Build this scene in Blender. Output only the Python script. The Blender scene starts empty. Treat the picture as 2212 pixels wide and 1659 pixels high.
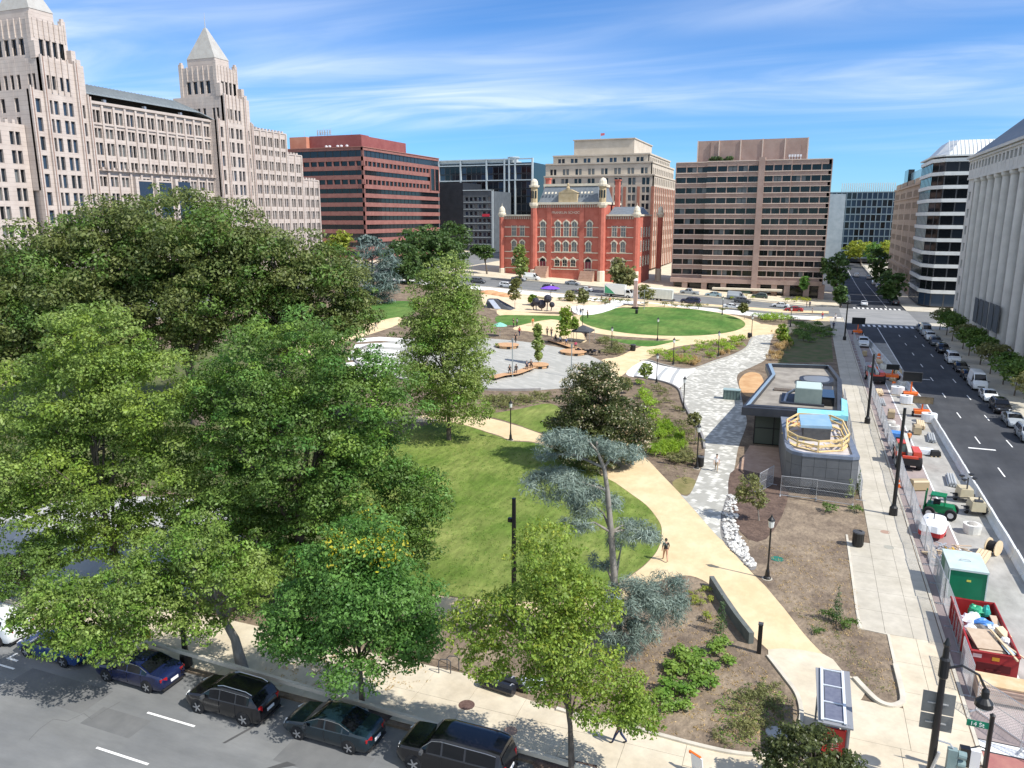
import bpy, bmesh, math, random
import numpy as np
from mathutils import Vector, Matrix
random.seed(7); RNG = np.random.default_rng(11)
SC = bpy.context.scene
COL = SC.collection
# ------------------------------------------------------------------ camera
F, CX, CY, HY, VX, CAMZ = 1650.0, 1106.0, 829.5, 470.0, 1752.0, 24.5     # calibrated on a 2212 x 1659 copy of the photograph
_p = math.atan((CY - HY) / F)
_up = np.array([0, math.cos(_p), math.sin(_p)])
_d = np.array([(VX - CX) / F, (CY - HY) / F, -1.0])
_y = _d - _up * _d.dot(_up); _y /= np.linalg.norm(_y)
_x = np.cross(_y, _up)
ROT = np.array([_x, _y, _up])
cam = bpy.data.cameras.new('camera'); camo = bpy.data.objects.new('camera', cam); COL.objects.link(camo)
cam.sensor_width = 36.0; cam.lens = 36.0 * F / 2212.0; cam.clip_start = 0.5; cam.clip_end = 6000
m = Matrix([list(r) + [0] for r in ROT] + [[0, 0, 0, 1]]); m.translation = Vector((0, 0, CAMZ)); camo.matrix_world = m
SC.camera = camo
# ------------------------------------------------------------------ sky, sun, exposure
SUN_TO = Vector((3.97, -0.69, 0)).normalized() * math.cos(math.radians(47.5)) + Vector((0, 0, math.sin(math.radians(47.5))))
w = bpy.data.worlds.new('World'); SC.world = w; w.use_nodes = True
nt = w.node_tree; nt.nodes.clear(); N = nt.nodes; L = nt.links
out = N.new('ShaderNodeOutputWorld'); bg = N.new('ShaderNodeBackground'); L.new(bg.outputs[0], out.inputs[0])
sky = N.new('ShaderNodeTexSky'); sky.sky_type = 'NISHITA'; sky.sun_disc = False
sky.sun_elevation = math.radians(47.5); sky.sun_rotation = math.atan2(SUN_TO.x, SUN_TO.y)
sky.air_density = 1.0; sky.dust_density = 0.0; sky.ozone_density = 4.0; sky.altitude = 30
hs = N.new('ShaderNodeMixRGB'); hs.blend_type = 'MULTIPLY'; hs.inputs[0].default_value = 1.0; hs.inputs[2].default_value = (.52, .90, 1.32, 1); L.new(sky.outputs[0], hs.inputs[1])
tc = N.new('ShaderNodeTexCoord'); sep = N.new('ShaderNodeSeparateXYZ'); L.new(tc.outputs['Generated'], sep.inputs[0])
def wm(op, a, b=None):
    n = N.new('ShaderNodeMath'); n.operation = op
    for i, v in enumerate((a, b)):
        if v is None: continue
        if isinstance(v, (int, float)): n.inputs[i].default_value = v
        else: L.new(v, n.inputs[i])
    return n.outputs[0]
zz = wm('MAXIMUM', wm('ADD', sep.outputs['Z'], 0.06), 0.02)
cmb = N.new('ShaderNodeCombineXYZ'); L.new(wm('DIVIDE', sep.outputs['X'], zz), cmb.inputs[0]); L.new(wm('DIVIDE', sep.outputs['Y'], zz), cmb.inputs[1])
def cloud(rot, sc, scale, detail, lo, hi, dist):
    mp = N.new('ShaderNodeMapping'); mp.inputs['Rotation'].default_value = (0, 0, rot); mp.inputs['Scale'].default_value = sc
    L.new(cmb.outputs[0], mp.inputs[0])
    n = N.new('ShaderNodeTexNoise'); n.inputs['Scale'].default_value = scale; n.inputs['Detail'].default_value = detail
    n.inputs['Roughness'].default_value = 0.52; n.inputs['Distortion'].default_value = dist; L.new(mp.outputs[0], n.inputs['Vector'])
    r = N.new('ShaderNodeMapRange'); r.inputs[1].default_value = lo; r.inputs[2].default_value = hi; r.interpolation_type = 'SMOOTHSTEP'
    L.new(n.outputs[0], r.inputs[0]); return r.outputs[0]
big = cloud(0.30, (0.22, 0.50, 1), 0.55, 3, 0.385, 0.61, 0.2)
fine = cloud(0.42, (0.42, 1.05, 1), 1.15, 8, 0.30, 0.74, 1.3)
wisp = cloud(0.15, (0.10, 0.9, 1), 2.2, 7, 0.50, 0.80, 0.4)
el = N.new('ShaderNodeMapRange'); el.inputs[1].default_value = 0.05; el.inputs[2].default_value = 0.19; L.new(sep.outputs['Z'], el.inputs[0])
cov = wm('MULTIPLY', wm('MINIMUM', wm('ADD', wm('MULTIPLY', big, wm('ADD', wm('MULTIPLY', fine, 1.05), 0.24)), wm('MULTIPLY', wisp, 0.14)), 0.85), el.outputs[0])
mix = N.new('ShaderNodeMixRGB'); L.new(cov, mix.inputs[0]); L.new(hs.outputs[0], mix.inputs[1]); mix.inputs[2].default_value = (9.4, 10.0, 10.6, 1)
L.new(mix.outputs[0], bg.inputs[0]); bg.inputs[1].default_value = 0.10
sun = bpy.data.lights.new('sun', 'SUN'); sun.energy = 4.9; sun.angle = math.radians(0.53); sun.color = (1.0, 0.955, 0.88)
suno = bpy.data.objects.new('sun', sun); COL.objects.link(suno); suno.rotation_euler = SUN_TO.to_track_quat('Z', 'Y').to_euler(); suno.location = (60, -20, 90)
SC.view_settings.view_transform = 'Standard'; SC.view_settings.look = 'None'; SC.view_settings.gamma = 1.0
SC.view_settings.exposure = 0.32
SC.render.engine = 'CYCLES'
# ------------------------------------------------------------------ terrain and pixel helpers
def T(x, y): return max(0.0, -0.055 * x + 0.012 * y - 2.772)          # the square rises gently towards its far left corner
def ray(u, v): return ROT @ np.array([(u - CX) / F, (CY - v) / F, -1.0])
def P(u, v, dz=0.0):
    r = ray(u, v); t = (dz - CAMZ) / r[2]; x, y = r[0] * t, r[1] * t
    if T(x, y) > 0:
        # plane z = -0.055x + 0.012y - 2.772 + dz
        t = (CAMZ + 2.772 - dz) / (-0.055 * r[0] + 0.012 * r[1] - r[2]); x, y = r[0] * t, r[1] * t
    return (x, y)
def P3(u, v, dz=0.0):
    x, y = P(u, v, dz); return Vector((x, y, T(x, y) + dz))
def PX(u, v, X): r = ray(u, v); t = X / r[0]; return r[1] * t, CAMZ + r[2] * t      # (y, z) on a wall x = X
def PY(u, v, Y): r = ray(u, v); t = Y / r[1]; return r[0] * t, CAMZ + r[2] * t      # (x, z) on a wall y = Y
# ------------------------------------------------------------------ materials
MATS = {}
def mat(name, c1, c2=None, scale=3.0, rough=0.8, bump=0.0, bscale=None, metal=0.0, spec=0.4, detail=5, island=0.0, coat=0.0, trans=0.0, coords='Object', stretch=None, emit=None, bdist=0.05, lo=0.35, hi=0.65):
    if name in MATS: return MATS[name]
    M = bpy.data.materials.new(name); M.use_nodes = True; nt = M.node_tree; N = nt.nodes; L = nt.links
    b = N['Principled BSDF']; b.inputs['Roughness'].default_value = rough; b.inputs['Metallic'].default_value = metal
    b.inputs['Specular IOR Level'].default_value = spec; b.inputs['Base Color'].default_value = (*c1, 1)
    if coat: b.inputs['Coat Weight'].default_value = coat; b.inputs['Coat Roughness'].default_value = 0.04
    if emit: b.inputs['Emission Color'].default_value = (*emit[:3], 1); b.inputs['Emission Strength'].default_value = emit[3]
    vec = None
    if c2 is not None or bump:
        if coords == 'World': g = N.new('ShaderNodeNewGeometry'); vec = g.outputs['Position']
        else: t = N.new('ShaderNodeTexCoord'); vec = t.outputs['Object']
        if stretch:
            mp = N.new('ShaderNodeMapping'); mp.inputs['Scale'].default_value = stretch; L.new(vec, mp.inputs[0]); vec = mp.outputs[0]
    col = None
    if c2 is not None:
        n = N.new('ShaderNodeTexNoise'); n.inputs['Scale'].default_value = scale; n.inputs['Detail'].default_value = detail; n.inputs['Roughness'].default_value = 0.6; L.new(vec, n.inputs['Vector'])
        r = N.new('ShaderNodeMapRange'); r.inputs[1].default_value = lo; r.inputs[2].default_value = hi; L.new(n.outputs[0], r.inputs[0])
        mx = N.new('ShaderNodeMixRGB'); mx.inputs[1].default_value = (*c1, 1); mx.inputs[2].default_value = (*c2, 1); L.new(r.outputs[0], mx.inputs[0]); col = mx.outputs[0]
        L.new(col, b.inputs['Base Color'])
    if island:
        g = N.new('ShaderNodeNewGeometry'); r = N.new('ShaderNodeMapRange'); r.inputs[3].default_value = 1 - island; r.inputs[4].default_value = 1 + island
        L.new(g.outputs['Random Per Island'], r.inputs[0]); h = N.new('ShaderNodeHueSaturation'); L.new(r.outputs[0], h.inputs['Value'])
        if col is None: h.inputs['Color'].default_value = (*c1, 1)
        else: L.new(col, h.inputs['Color'])
        L.new(h.outputs[0], b.inputs['Base Color']); col = h.outputs[0]
    if bump:
        n = N.new('ShaderNodeTexNoise'); n.inputs['Scale'].default_value = bscale or scale * 4; n.inputs['Detail'].default_value = 6; L.new(vec, n.inputs['Vector'])
        bp = N.new('ShaderNodeBump'); bp.inputs['Strength'].default_value = bump; bp.inputs['Distance'].default_value = bdist; L.new(n.outputs[0], bp.inputs['Height']); L.new(bp.outputs[0], b.inputs['Normal'])
    if trans:
        tr = N.new('ShaderNodeBsdfTranslucent'); ms = N.new('ShaderNodeMixShader'); ms.inputs[0].default_value = trans
        if col is not None:
            h = N.new('ShaderNodeHueSaturation'); h.inputs['Hue'].default_value = 0.485; h.inputs['Saturation'].default_value = 1.1; h.inputs['Value'].default_value = 1.3; L.new(col, h.inputs['Color']); L.new(h.outputs[0], tr.inputs[0])
        else: tr.inputs[0].default_value = (*c1, 1)
        L.new(b.outputs[0], ms.inputs[1]); L.new(tr.outputs[0], ms.inputs[2]); L.new(ms.outputs[0], N['Material Output'].inputs[0])
    MATS[name] = M; return M
def wmat(name, c1, c2, scale, **k): return mat(name, c1, c2, scale, coords='World', **k)
def leafmat(name, c1, c2, rough=0.5, trans=0.35, scale=0.45, island=0.35): return mat(name, c1, c2, scale, rough=rough, island=island, trans=trans, detail=3, spec=0.35, coords='World')
def paint(name, c, rough=0.2, coat=0.45): return mat(name, c, rough=rough, coat=coat, spec=0.5)
G = dict(
    asphalt=wmat('asphalt_old', (.150, .155, .158), (.195, .198, .195), .22, rough=.88, bump=.25, bscale=30, bdist=.01, detail=9),
    blacktop=wmat('asphalt_new', (.036, .039, .045), (.062, .065, .071), .16, rough=.82, bump=.25, bscale=26, bdist=.01, detail=9),
    city=wmat('city_ground', (.23, .23, .22), (.30, .29, .27), .08, rough=.9),
    mulch=wmat('mulch', (.125, .090, .063), (.245, .188, .128), .55, rough=.95, bump=.9, bscale=5, bdist=.10, detail=10, lo=.36, hi=.64),
    soil=wmat('dry_soil', (.145, .108, .078), (.285, .222, .155), .35, rough=.95, bump=.9, bscale=4, bdist=.10, detail=10),
    darksoil=wmat('dark_mulch', (.085, .055, .042), (.15, .10, .075), 1.2, rough=.95, bump=.8, bscale=6, bdist=.08),
    lawn=wmat('lawn_grass', (.105, .165, .028), (.225, .255, .072), .17, rough=.9, bump=.8, bscale=14, bdist=.04, detail=10, spec=.15, lo=.36, hi=.68),
    lawn2=wmat('far_lawn_grass', (.065, .150, .030), (.150, .215, .058), .10, rough=.9, bump=.8, bscale=10, bdist=.05, detail=9, spec=.15, lo=.4, hi=.68),
    tan=wmat('tan_aggregate', (.60, .46, .265), (.70, .555, .345), .35, rough=.9, bump=.15, bscale=20, bdist=.01, detail=8),
    cream=wmat('cream_concrete', (.53, .455, .335), (.63, .56, .43), .3, rough=.88, bump=.12, bscale=14, bdist=.01, detail=9),
    conc=wmat('grey_concrete', (.43, .395, .32), (.53, .49, .41), .25, rough=.88, bump=.12, bscale=14, bdist=.01, detail=9),
    white_conc=wmat('white_concrete', (.70, .69, .66), (.82, .81, .78), .4, rough=.8, detail=7),
    kerb=wmat('kerb_stone', (.50, .46, .38), (.62, .57, .47), .9, rough=.85, bump=.1, bscale=12),
    redlane=wmat('red_lane', (.275, .225, .215), (.345, .285, .27), .25, rough=.9, bump=.12, bscale=16, bdist=.01, detail=9),
    brick_walk=wmat('red_brick_paving', (.33, .13, .12), (.40, .18, .15), 1.6, rough=.9, bump=.2),
    greyslab=wmat('grey_lane', (.31, .30, .275), (.40, .39, .36), .2, rough=.9, bump=.12, bscale=16, bdist=.01, detail=9),
    paintw=wmat('road_paint', (.72, .72, .70), (.86, .86, .84), 1.5, rough=.7, detail=8),
    dark=mat('joint_dark', (.05, .048, .045), rough=.95),
    sand=wmat('play_sand', (.58, .45, .30), (.70, .57, .40), .4, rough=.95),
    orange_dirt=wmat('orange_dirt', (.46, .26, .12), (.58, .38, .20), .5, rough=.95, bump=.6, bdist=.06),
    wood=mat('warm_wood', (.42, .25, .13), (.52, .33, .19), 4, rough=.6, stretch=(1, 6, 6)),
    black=mat('black_metal', (.012, .012, .013), rough=.38, spec=.5),
    dgrey=mat('dark_grey_metal', (.06, .062, .068), (.085, .088, .092), 2, rough=.5),
    steel=mat('galvanised', (.46, .47, .48), (.56, .57, .58), 6, rough=.45, metal=.5),
    rubber=mat('rubber', (.018, .018, .019), rough=.85),
    alloy=mat('alloy', (.55, .56, .58), rough=.28, metal=.8),
    glass=mat('car_glass', (.006, .007, .009), rough=.05, spec=.5),
    bark=mat('bark', (.085, .068, .054), (.16, .13, .105), 7, rough=.95, bump=.9, bscale=12, stretch=(1, 1, .3)),
    palebark=mat('pale_bark', (.19, .17, .145), (.29, .265, .23), 5, rough=.95, bump=.6, bscale=12, stretch=(1, 1, .3)),
    plastic_white=mat('white_plastic', (.74, .75, .76), rough=.45),
    red_light=mat('tail_light', (.35, .012, .015), rough=.2, spec=.6), head=mat('head_light', (.7, .72, .74), rough=.15, spec=.7),
    plate=mat('licence_plate', (.75, .76, .78), rough=.5),
)
def streak(M, scale, stretch, amt, rot=.6):
    nt = M.node_tree; N = nt.nodes; L = nt.links; b = N['Principled BSDF']; src = b.inputs['Base Color'].links[0].from_socket
    g = N.new('ShaderNodeNewGeometry'); mp = N.new('ShaderNodeMapping'); mp.inputs['Scale'].default_value = stretch; mp.inputs['Rotation'].default_value = (0, 0, rot); L.new(g.outputs['Position'], mp.inputs[0])
    n = N.new('ShaderNodeTexNoise'); n.inputs['Scale'].default_value = scale; n.inputs['Detail'].default_value = 8; n.inputs['Roughness'].default_value = .7; L.new(mp.outputs[0], n.inputs['Vector'])
    r = N.new('ShaderNodeMapRange'); r.inputs[1].default_value = .3; r.inputs[2].default_value = .7; r.inputs[3].default_value = 1 - amt; r.inputs[4].default_value = 1 + amt; L.new(n.outputs[0], r.inputs[0])
    h = N.new('ShaderNodeHueSaturation'); L.new(src, h.inputs['Color']); L.new(r.outputs[0], h.inputs['Value']); L.new(h.outputs[0], b.inputs['Base Color'])
streak(G['lawn'], 1.6, (1, .25, 1), .38, 1.0); streak(G['lawn2'], .9, (1, .3, 1), .30, .2); streak(G['asphalt'], .9, (.25, 1, 1), .17, 0); streak(G['blacktop'], .8, (1, .15, 1), .2, 0); streak(G['greyslab'], 1.1, (1, .5, 1), .22); streak(G['redlane'], 1.1, (1, .3, 1), .18, 0)
streak(G['tan'], 1.3, (1, .6, 1), .10); streak(G['cream'], 1.2, (1, 1, 1), .13); streak(G['conc'], 1.2, (1, 1, 1), .12); streak(G['mulch'], 3.0, (1, 1, 1), .35); streak(G['soil'], 3.0, (1, .6, 1), .35); streak(G['darksoil'], 4.0, (1, 1, 1), .4)
# ------------------------------------------------------------------ mesh builder
OFF = {}
class MB:
    def __init__(s): s.v = []; s.f = []; s.mi = []
    def add(s, vs, fs, mi=0):
        o = len(s.v); s.v += [tuple(map(float, p)) for p in vs]; s.f += [tuple(i + o for i in f) for f in fs]; s.mi += [mi] * len(fs); return s
    def hexa(s, p, mi=0): return s.add(p, [(0, 3, 2, 1), (4, 5, 6, 7), (0, 1, 5, 4), (1, 2, 6, 5), (2, 3, 7, 6), (3, 0, 4, 7)], mi)
    def box(s, x0, x1, y0, y1, z0, z1, mi=0): return s.hexa([(x0, y0, z0), (x1, y0, z0), (x1, y1, z0), (x0, y1, z0), (x0, y0, z1), (x1, y0, z1), (x1, y1, z1), (x0, y1, z1)], mi)
    def rbox(s, c, size, rz=0, rx=0, ry=0, mi=0):
        R = Matrix.Rotation(rz, 3, 'Z') @ Matrix.Rotation(ry, 3, 'Y') @ Matrix.Rotation(rx, 3, 'X'); h = [q / 2 for q in size]; c = Vector(c)
        return s.hexa([c + R @ Vector((sx * h[0], sy * h[1], sz * h[2])) for sz in (-1, 1) for sx, sy in ((-1, -1), (1, -1), (1, 1), (-1, 1))], mi)
    def beam(s, a, b, wd, h=None, mi=0):
        a = Vector(a); b = Vector(b); h = h or wd; d = (b - a).normalized(); up = Vector((0, 0, 1)) if abs(d.z) < .95 else Vector((1, 0, 0))
        x = d.cross(up).normalized() * wd / 2; y = x.cross(d).normalized() * h / 2
        return s.hexa([a - x - y, a + x - y, a + x + y, a - x + y, b - x - y, b + x - y, b + x + y, b - x + y], mi)
    def tube(s, pts, rad, n=8, mi=0, cap=True):
        pts = [Vector(p) for p in pts]; rad = rad if isinstance(rad, (list, tuple)) else [rad] * len(pts); o = len(s.v); prev = None
        for i, p in enumerate(pts):
            d = (pts[min(i + 1, len(pts) - 1)] - pts[max(i - 1, 0)]).normalized()
            up = Vector((0, 0, 1)) if abs(d.z) < .9 else Vector((1, 0, 0))
            x = d.cross(up).normalized() if prev is None else (prev - d * prev.dot(d)).normalized()
            prev = x; y = d.cross(x)
            for k in range(n):
                a = 2 * math.pi * k / n; s.v.append(tuple(p + (x * math.cos(a) + y * math.sin(a)) * rad[i]))
        for i in range(len(pts) - 1):
            for k in range(n):
                s.f.append((o + i * n + k, o + i * n + (k + 1) % n, o + (i + 1) * n + (k + 1) % n, o + (i + 1) * n + k)); s.mi.append(mi)
        if cap:
            s.f.append(tuple(o + k for k in range(n))[::-1]); s.f.append(tuple(o + (len(pts) - 1) * n + k for k in range(n))); s.mi += [mi, mi]
        return s
    def lathe(s, c, prof, n=16, mi=0):
        o = len(s.v); cx, cy, cz = c
        for r, z in prof:
            for k in range(n): a = 2 * math.pi * k / n; s.v.append((cx + r * math.cos(a), cy + r * math.sin(a), cz + z))
        for i in range(len(prof) - 1):
            for k in range(n): s.f.append((o + i * n + k, o + i * n + (k + 1) % n, o + (i + 1) * n + (k + 1) % n, o + (i + 1) * n + k)); s.mi.append(mi)
        s.f.append(tuple(o + k for k in range(n))[::-1]); s.f.append(tuple(o + (len(prof) - 1) * n + k for k in range(n))); s.mi += [mi, mi]
        return s
    def prism(s, poly, z0, z1, mi=0, taper=None):
        n = len(poly); top = poly if taper is None else taper
        vs = [(x, y, z0) for x, y in poly] + [(x, y, z1) for x, y in top]
        return s.add(vs, [tuple(range(n))[::-1], tuple(range(n, 2 * n))] + [(i, (i + 1) % n, n + (i + 1) % n, n + i) for i in range(n)], mi)
    def sphere(s, c, r, n=10, m_=7, mi=0, sc=(1, 1, 1)):
        o = len(s.v)
        for i in range(m_ + 1):
            th = math.pi * i / m_
            for k in range(n): a = 2 * math.pi * k / n; s.v.append((c[0] + r * sc[0] * math.sin(th) * math.cos(a), c[1] + r * sc[1] * math.sin(th) * math.sin(a), c[2] - r * sc[2] * math.cos(th)))
        for i in range(m_):
            for k in range(n): s.f.append((o + i * n + k, o + i * n + (k + 1) % n, o + (i + 1) * n + (k + 1) % n, o + (i + 1) * n + k)); s.mi.append(mi)
        return s
    def fbox(s, fr, u0, u1, z0, z1, d0, d1, mi=0):
        (ox, oy), (ux, uy), (nx, ny) = fr
        pt = lambda u, d, z: (ox + ux * u + nx * d, oy + uy * u + ny * d, z)
        return s.hexa([pt(u0, d0, z0), pt(u1, d0, z0), pt(u1, d1, z0), pt(u0, d1, z0), pt(u0, d0, z1), pt(u1, d0, z1), pt(u1, d1, z1), pt(u0, d1, z1)], mi)
    def mesh(s, name, mats, off=(0, 0, 0), smooth=False):
        me = bpy.data.meshes.new(name); o = off
        me.from_pydata([(x - o[0], y - o[1], z - o[2]) for x, y, z in s.v], [], s.f)
        for mt in (mats if isinstance(mats, (list, tuple)) else [mats]): me.materials.append(mt)
        if any(s.mi): me.polygons.foreach_set('material_index', s.mi)
        bm = bmesh.new(); bm.from_mesh(me); bmesh.ops.recalc_face_normals(bm, faces=bm.faces); bm.to_mesh(me); bm.free()
        if smooth: me.shade_smooth()
        me.update(); return me
    def build(s, name, mats, parent=None, smooth=False, off=None, **props):
        if off is None: off = OFF.get(parent.name, (0, 0, 0)) if parent else (0, 0, 0)
        return link(name, s.mesh(name, mats, off, smooth), parent, **props)
def link(name, me, parent=None, loc=None, **props):
    o = bpy.data.objects.new(name, me); COL.objects.link(o)
    if parent: o.parent = parent; OFF[o.name] = OFF.get(parent.name, (0, 0, 0))
    if loc is not None: o.location = loc
    for k, v in props.items(): o['category' if k == 'cat' else k] = v
    return o
def thing(name, label, cat, loc=(0, 0, 0), rz=0.0, group=None, local=False, mtx=None):
    o = bpy.data.objects.new(name, None); COL.objects.link(o); o.empty_display_size = .3
    o.location = loc; o.rotation_euler = (0, 0, rz)
    if mtx is not None: o.matrix_world = mtx
    o['label'] = label; o['category'] = cat
    if group: o['group'] = group
    OFF[o.name] = (0, 0, 0) if local else tuple(loc)
    return o
def dup(root, loc, rz=0.0, label=None, group=None, mtx=None, sc=None):
    def rec(o, par):
        c = o.copy(); COL.objects.link(c); c.parent = par
        for ch in KIDS.get(o.name, []): rec(ch, c)
        return c
    r = rec(root, None); r.location = loc; r.rotation_euler = (0, 0, rz)
    if mtx is not None: r.matrix_world = mtx
    if sc: r.scale = (sc,) * 3
    if label: r['label'] = label
    if group: r['group'] = group
    return r
KIDS = {}
def index_kids(root):                                   # remember a prototype's children for dup()
    KIDS[root.name] = list(root.children)
    for c in root.children: index_kids(c)
ORD = ['first', 'second', 'third', 'fourth', 'fifth', 'sixth', 'seventh', 'eighth', 'ninth', 'tenth', 'eleventh', 'twelfth', 'thirteenth', 'fourteenth', 'fifteenth', 'sixteenth', 'seventeenth', 'eighteenth', 'nineteenth', 'twentieth'] + ['%s-%s' % (t, o) for t in ('twenty', 'thirty', 'forty') for o in ('first', 'second', 'third', 'fourth', 'fifth', 'sixth', 'seventh', 'eighth', 'ninth', 'tenth')]
def slope_mtx(x, y, rz, dz=0.0):
    if T(x, y) > 0: n = Vector((.055, -.012, 1)).normalized()
    else: n = Vector((0, 0, 1))
    f = Vector((math.cos(rz), math.sin(rz), 0)); f = (f - n * f.dot(n)).normalized(); s_ = n.cross(f)
    M = Matrix((f, s_, n)).transposed().to_4x4(); M.translation = Vector((x, y, T(x, y) + dz)); return M
def text_mesh(txt, size, name='lettering', depth=.01):
    cu = bpy.data.curves.new(name, 'FONT'); cu.body = txt; cu.size = size; cu.extrude = depth; cu.align_x = 'CENTER'; cu.align_y = 'CENTER'
    o = bpy.data.objects.new(name, cu); COL.objects.link(o); dg = bpy.context.evaluated_depsgraph_get(); dg.update()
    me = bpy.data.meshes.new_from_object(o.evaluated_get(dg)); bpy.data.objects.remove(o); return me
# ------------------------------------------------------------------ ground sheets
def sheet(name, pts, dz, material, kind='structure', thick=0.0, parent=None, drape=True, **props):
    bm = bmesh.new(); vs = [bm.verts.new((x, y, 0)) for x, y in pts]; f = bm.faces.new(vs)
    if f.normal.z < 0 or f.calc_area() and sum((pts[i][0] * pts[(i + 1) % len(pts)][1] - pts[(i + 1) % len(pts)][0] * pts[i][1]) for i in range(len(pts))) < 0: bmesh.ops.reverse_faces(bm, faces=[f])
    bmesh.ops.triangulate(bm, faces=bm.faces[:])
    if drape: bmesh.ops.bisect_plane(bm, geom=bm.verts[:] + bm.edges[:] + bm.faces[:], plane_co=(0, 231, 0), plane_no=Vector((-.055, .012, 0)).normalized())
    for v in bm.verts: v.co.z = T(v.co.x, v.co.y) + dz
    if thick:
        r = bmesh.ops.extrude_edge_only(bm, edges=[e for e in bm.edges if e.is_boundary])
        for g in r['geom']:
            if isinstance(g, bmesh.types.BMVert): g.co.z -= thick
        bmesh.ops.recalc_face_normals(bm, faces=bm.faces[:])
    me = bpy.data.meshes.new(name); bm.to_mesh(me); bm.free(); me.materials.append(material)
    o = link(name, me, parent, **props)
    if kind: o['kind'] = kind
    return o
def ppoly(*px): return [P(*q) for q in px]
def smoothpoly(pts, k=6, closed=True):
    n = len(pts); out = []
    for i in range(n if closed else n - 1):
        p0, p1, p2, p3 = (np.array(pts[(i + j) % n] if closed else pts[min(max(i + j, 0), n - 1)]) for j in (-1, 0, 1, 2))
        for t in np.arange(k) / k:
            out.append(tuple(.5 * ((2 * p1) + (-p0 + p2) * t + (2 * p0 - 5 * p1 + 4 * p2 - p3) * t * t + (-p0 + 3 * p1 - 3 * p2 + p3) * t ** 3)))
    if not closed: out.append(tuple(pts[-1]))
    return out
def kerb(pts, wd, h, name='kerb', material=None, dz=0.0, z0=-.2, closed=False, **props):
    mb = MB(); pts = [Vector((p[0], p[1])) for p in pts]; n = len(pts); rows = []
    for i, p in enumerate(pts):
        a = pts[(i - 1) % n] if closed or i > 0 else p; b = pts[(i + 1) % n] if closed or i < n - 1 else p
        d = (b - a).normalized(); nn = Vector((-d.y, d.x)) * wd / 2; z = T(p.x, p.y) + dz
        rows.append([(*(p + nn), z + z0), (*(p + nn), z + h), (*(p - nn), z + h), (*(p - nn), z + z0)])
    vs = [q for r in rows for q in r]; fs = []
    for i in range(n if closed else n - 1):
        j = (i + 1) % n
        for k in range(3): fs.append((i * 4 + k, i * 4 + k + 1, j * 4 + k + 1, j * 4 + k))
    if not closed: fs += [(0, 1, 2, 3), tuple((n - 1) * 4 + k for k in (3, 2, 1, 0))]
    mb.add(vs, fs); props.setdefault('kind', 'structure'); return mb.build(name, material or G['kerb'], **props)
# ================================================================== ground, streets, park
sheet('ground', [(-2500, -600), (2500, -600), (2500, 4000), (-2500, 4000)], -.30, G['city'])
sheet('road', [(-400, -30), (400, -30), (400, 29.0), (-400, 29.0)], -.13, G['asphalt'])                     # street in front of the square
sheet('road', [(9.3, 29.0), (26.0, 29.0), (26.0, 700), (9.3, 700)], -.13, G['blacktop'])                      # street on the right
sheet('road', [(-400, 208), (9.3, 208), (9.3, 233), (-400, 233)], -.13, G['asphalt'])                        # street behind the square
sheet('road', [(26.0, 204), (300, 204), (300, 229), (26.0, 229)], -.126, G['asphalt'])
sheet('road', [(-147, 29.0), (-118, 29.0), (-118, 208), (-147, 208)], -.13, G['asphalt'])
sheet('road', [(-147, 233), (-118, 233), (-118, 600), (-147, 600)], -.126, G['asphalt'])
sheet('junction_surface', [(9.2, 197), (26.0, 197), (26.0, 231), (9.2, 231)], -.124, wmat('worn_asphalt', (.22, .225, .225), (.29, .29, .285), .2, rough=.9, detail=9))
sheet('park_ground', [(-118, 29.0), (9.3, 29.0), (9.3, 208), (-118, 208)], 0.0, G['mulch'], thick=.5)
sheet('sidewalk', [(26.0, 29.0), (200, 29.0), (200, 204), (26.0, 204)], 0.0, G['conc'], thick=.5)
sheet('sidewalk', [(26.0, 229), (200, 229), (200, 700), (26.0, 700)], 0.0, G['conc'], thick=.5)
sheet('sidewalk', [(-118, 233), (9.3, 233), (9.3, 700), (-118, 700)], 0.0, G['cream'], thick=.5)
sheet('sidewalk', [(-400, 233), (-147, 233), (-147, 600), (-400, 600)], 0.0, G['cream'], thick=.5)
sheet('sidewalk', [(-400, 29), (-147, 29), (-147, 208), (-400, 208)], 0.0, G['cream'], thick=.5)
# closed lanes of the right-hand street
sheet('closed_lane', [(9.45, 38.4), (12.4, 38.4), (12.4, 186), (9.45, 186)], -.122, G['redlane'])
sheet('closed_lane', [(12.5, 30), (16.2, 30), (16.2, 168), (12.5, 168)], -.122, G['greyslab'])
sheet('brick_paving', [(9.45, 30.0), (12.45, 30.0), (12.45, 37.4), (9.45, 37.4)], -.122, G['brick_walk'])
def stripe(x0, x1, y0, y1, dz=-.116):
    sheet('lane_marking', [(x0, y0), (x1, y0), (x1, y1), (x0, y1)], dz, G['paintw'])
stripe(12.42, 12.56, 38, 186); stripe(16.02, 16.16, 140, 192)
for k in range(8):
    y = 96.5 + 11.95 * k
    stripe(19.45, 19.58, y - 1.5, y + 1.5); stripe(22.5, 22.63, y - 1.8, y + 1.2)
for k in range(-4, 0):
    y = 96.5 + 11.95 * k
    stripe(19.45, 19.58, y - 1.5, y + 1.5); stripe(22.5, 22.63, y - 1.8, y + 1.2)
for k in range(11): stripe(13.1 + 1.13 * k, 13.65 + 1.13 * k, 193.2, 196.6)
for k in range(11): stripe(12.9 + 1.13 * k, 13.45 + 1.13 * k, 231.2, 234.2)
stripe(12.6, 25.6, 252.2, 252.9); stripe(17.6, 17.73, 256, 420); stripe(21.6, 21.73, 236, 330)
stripe(9.45, 16.0, 37.5, 38.3)
stripe(14.6, 19.2, 131.5, 131.8); stripe(18.0, 20.6, 92.6, 93.0)
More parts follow.
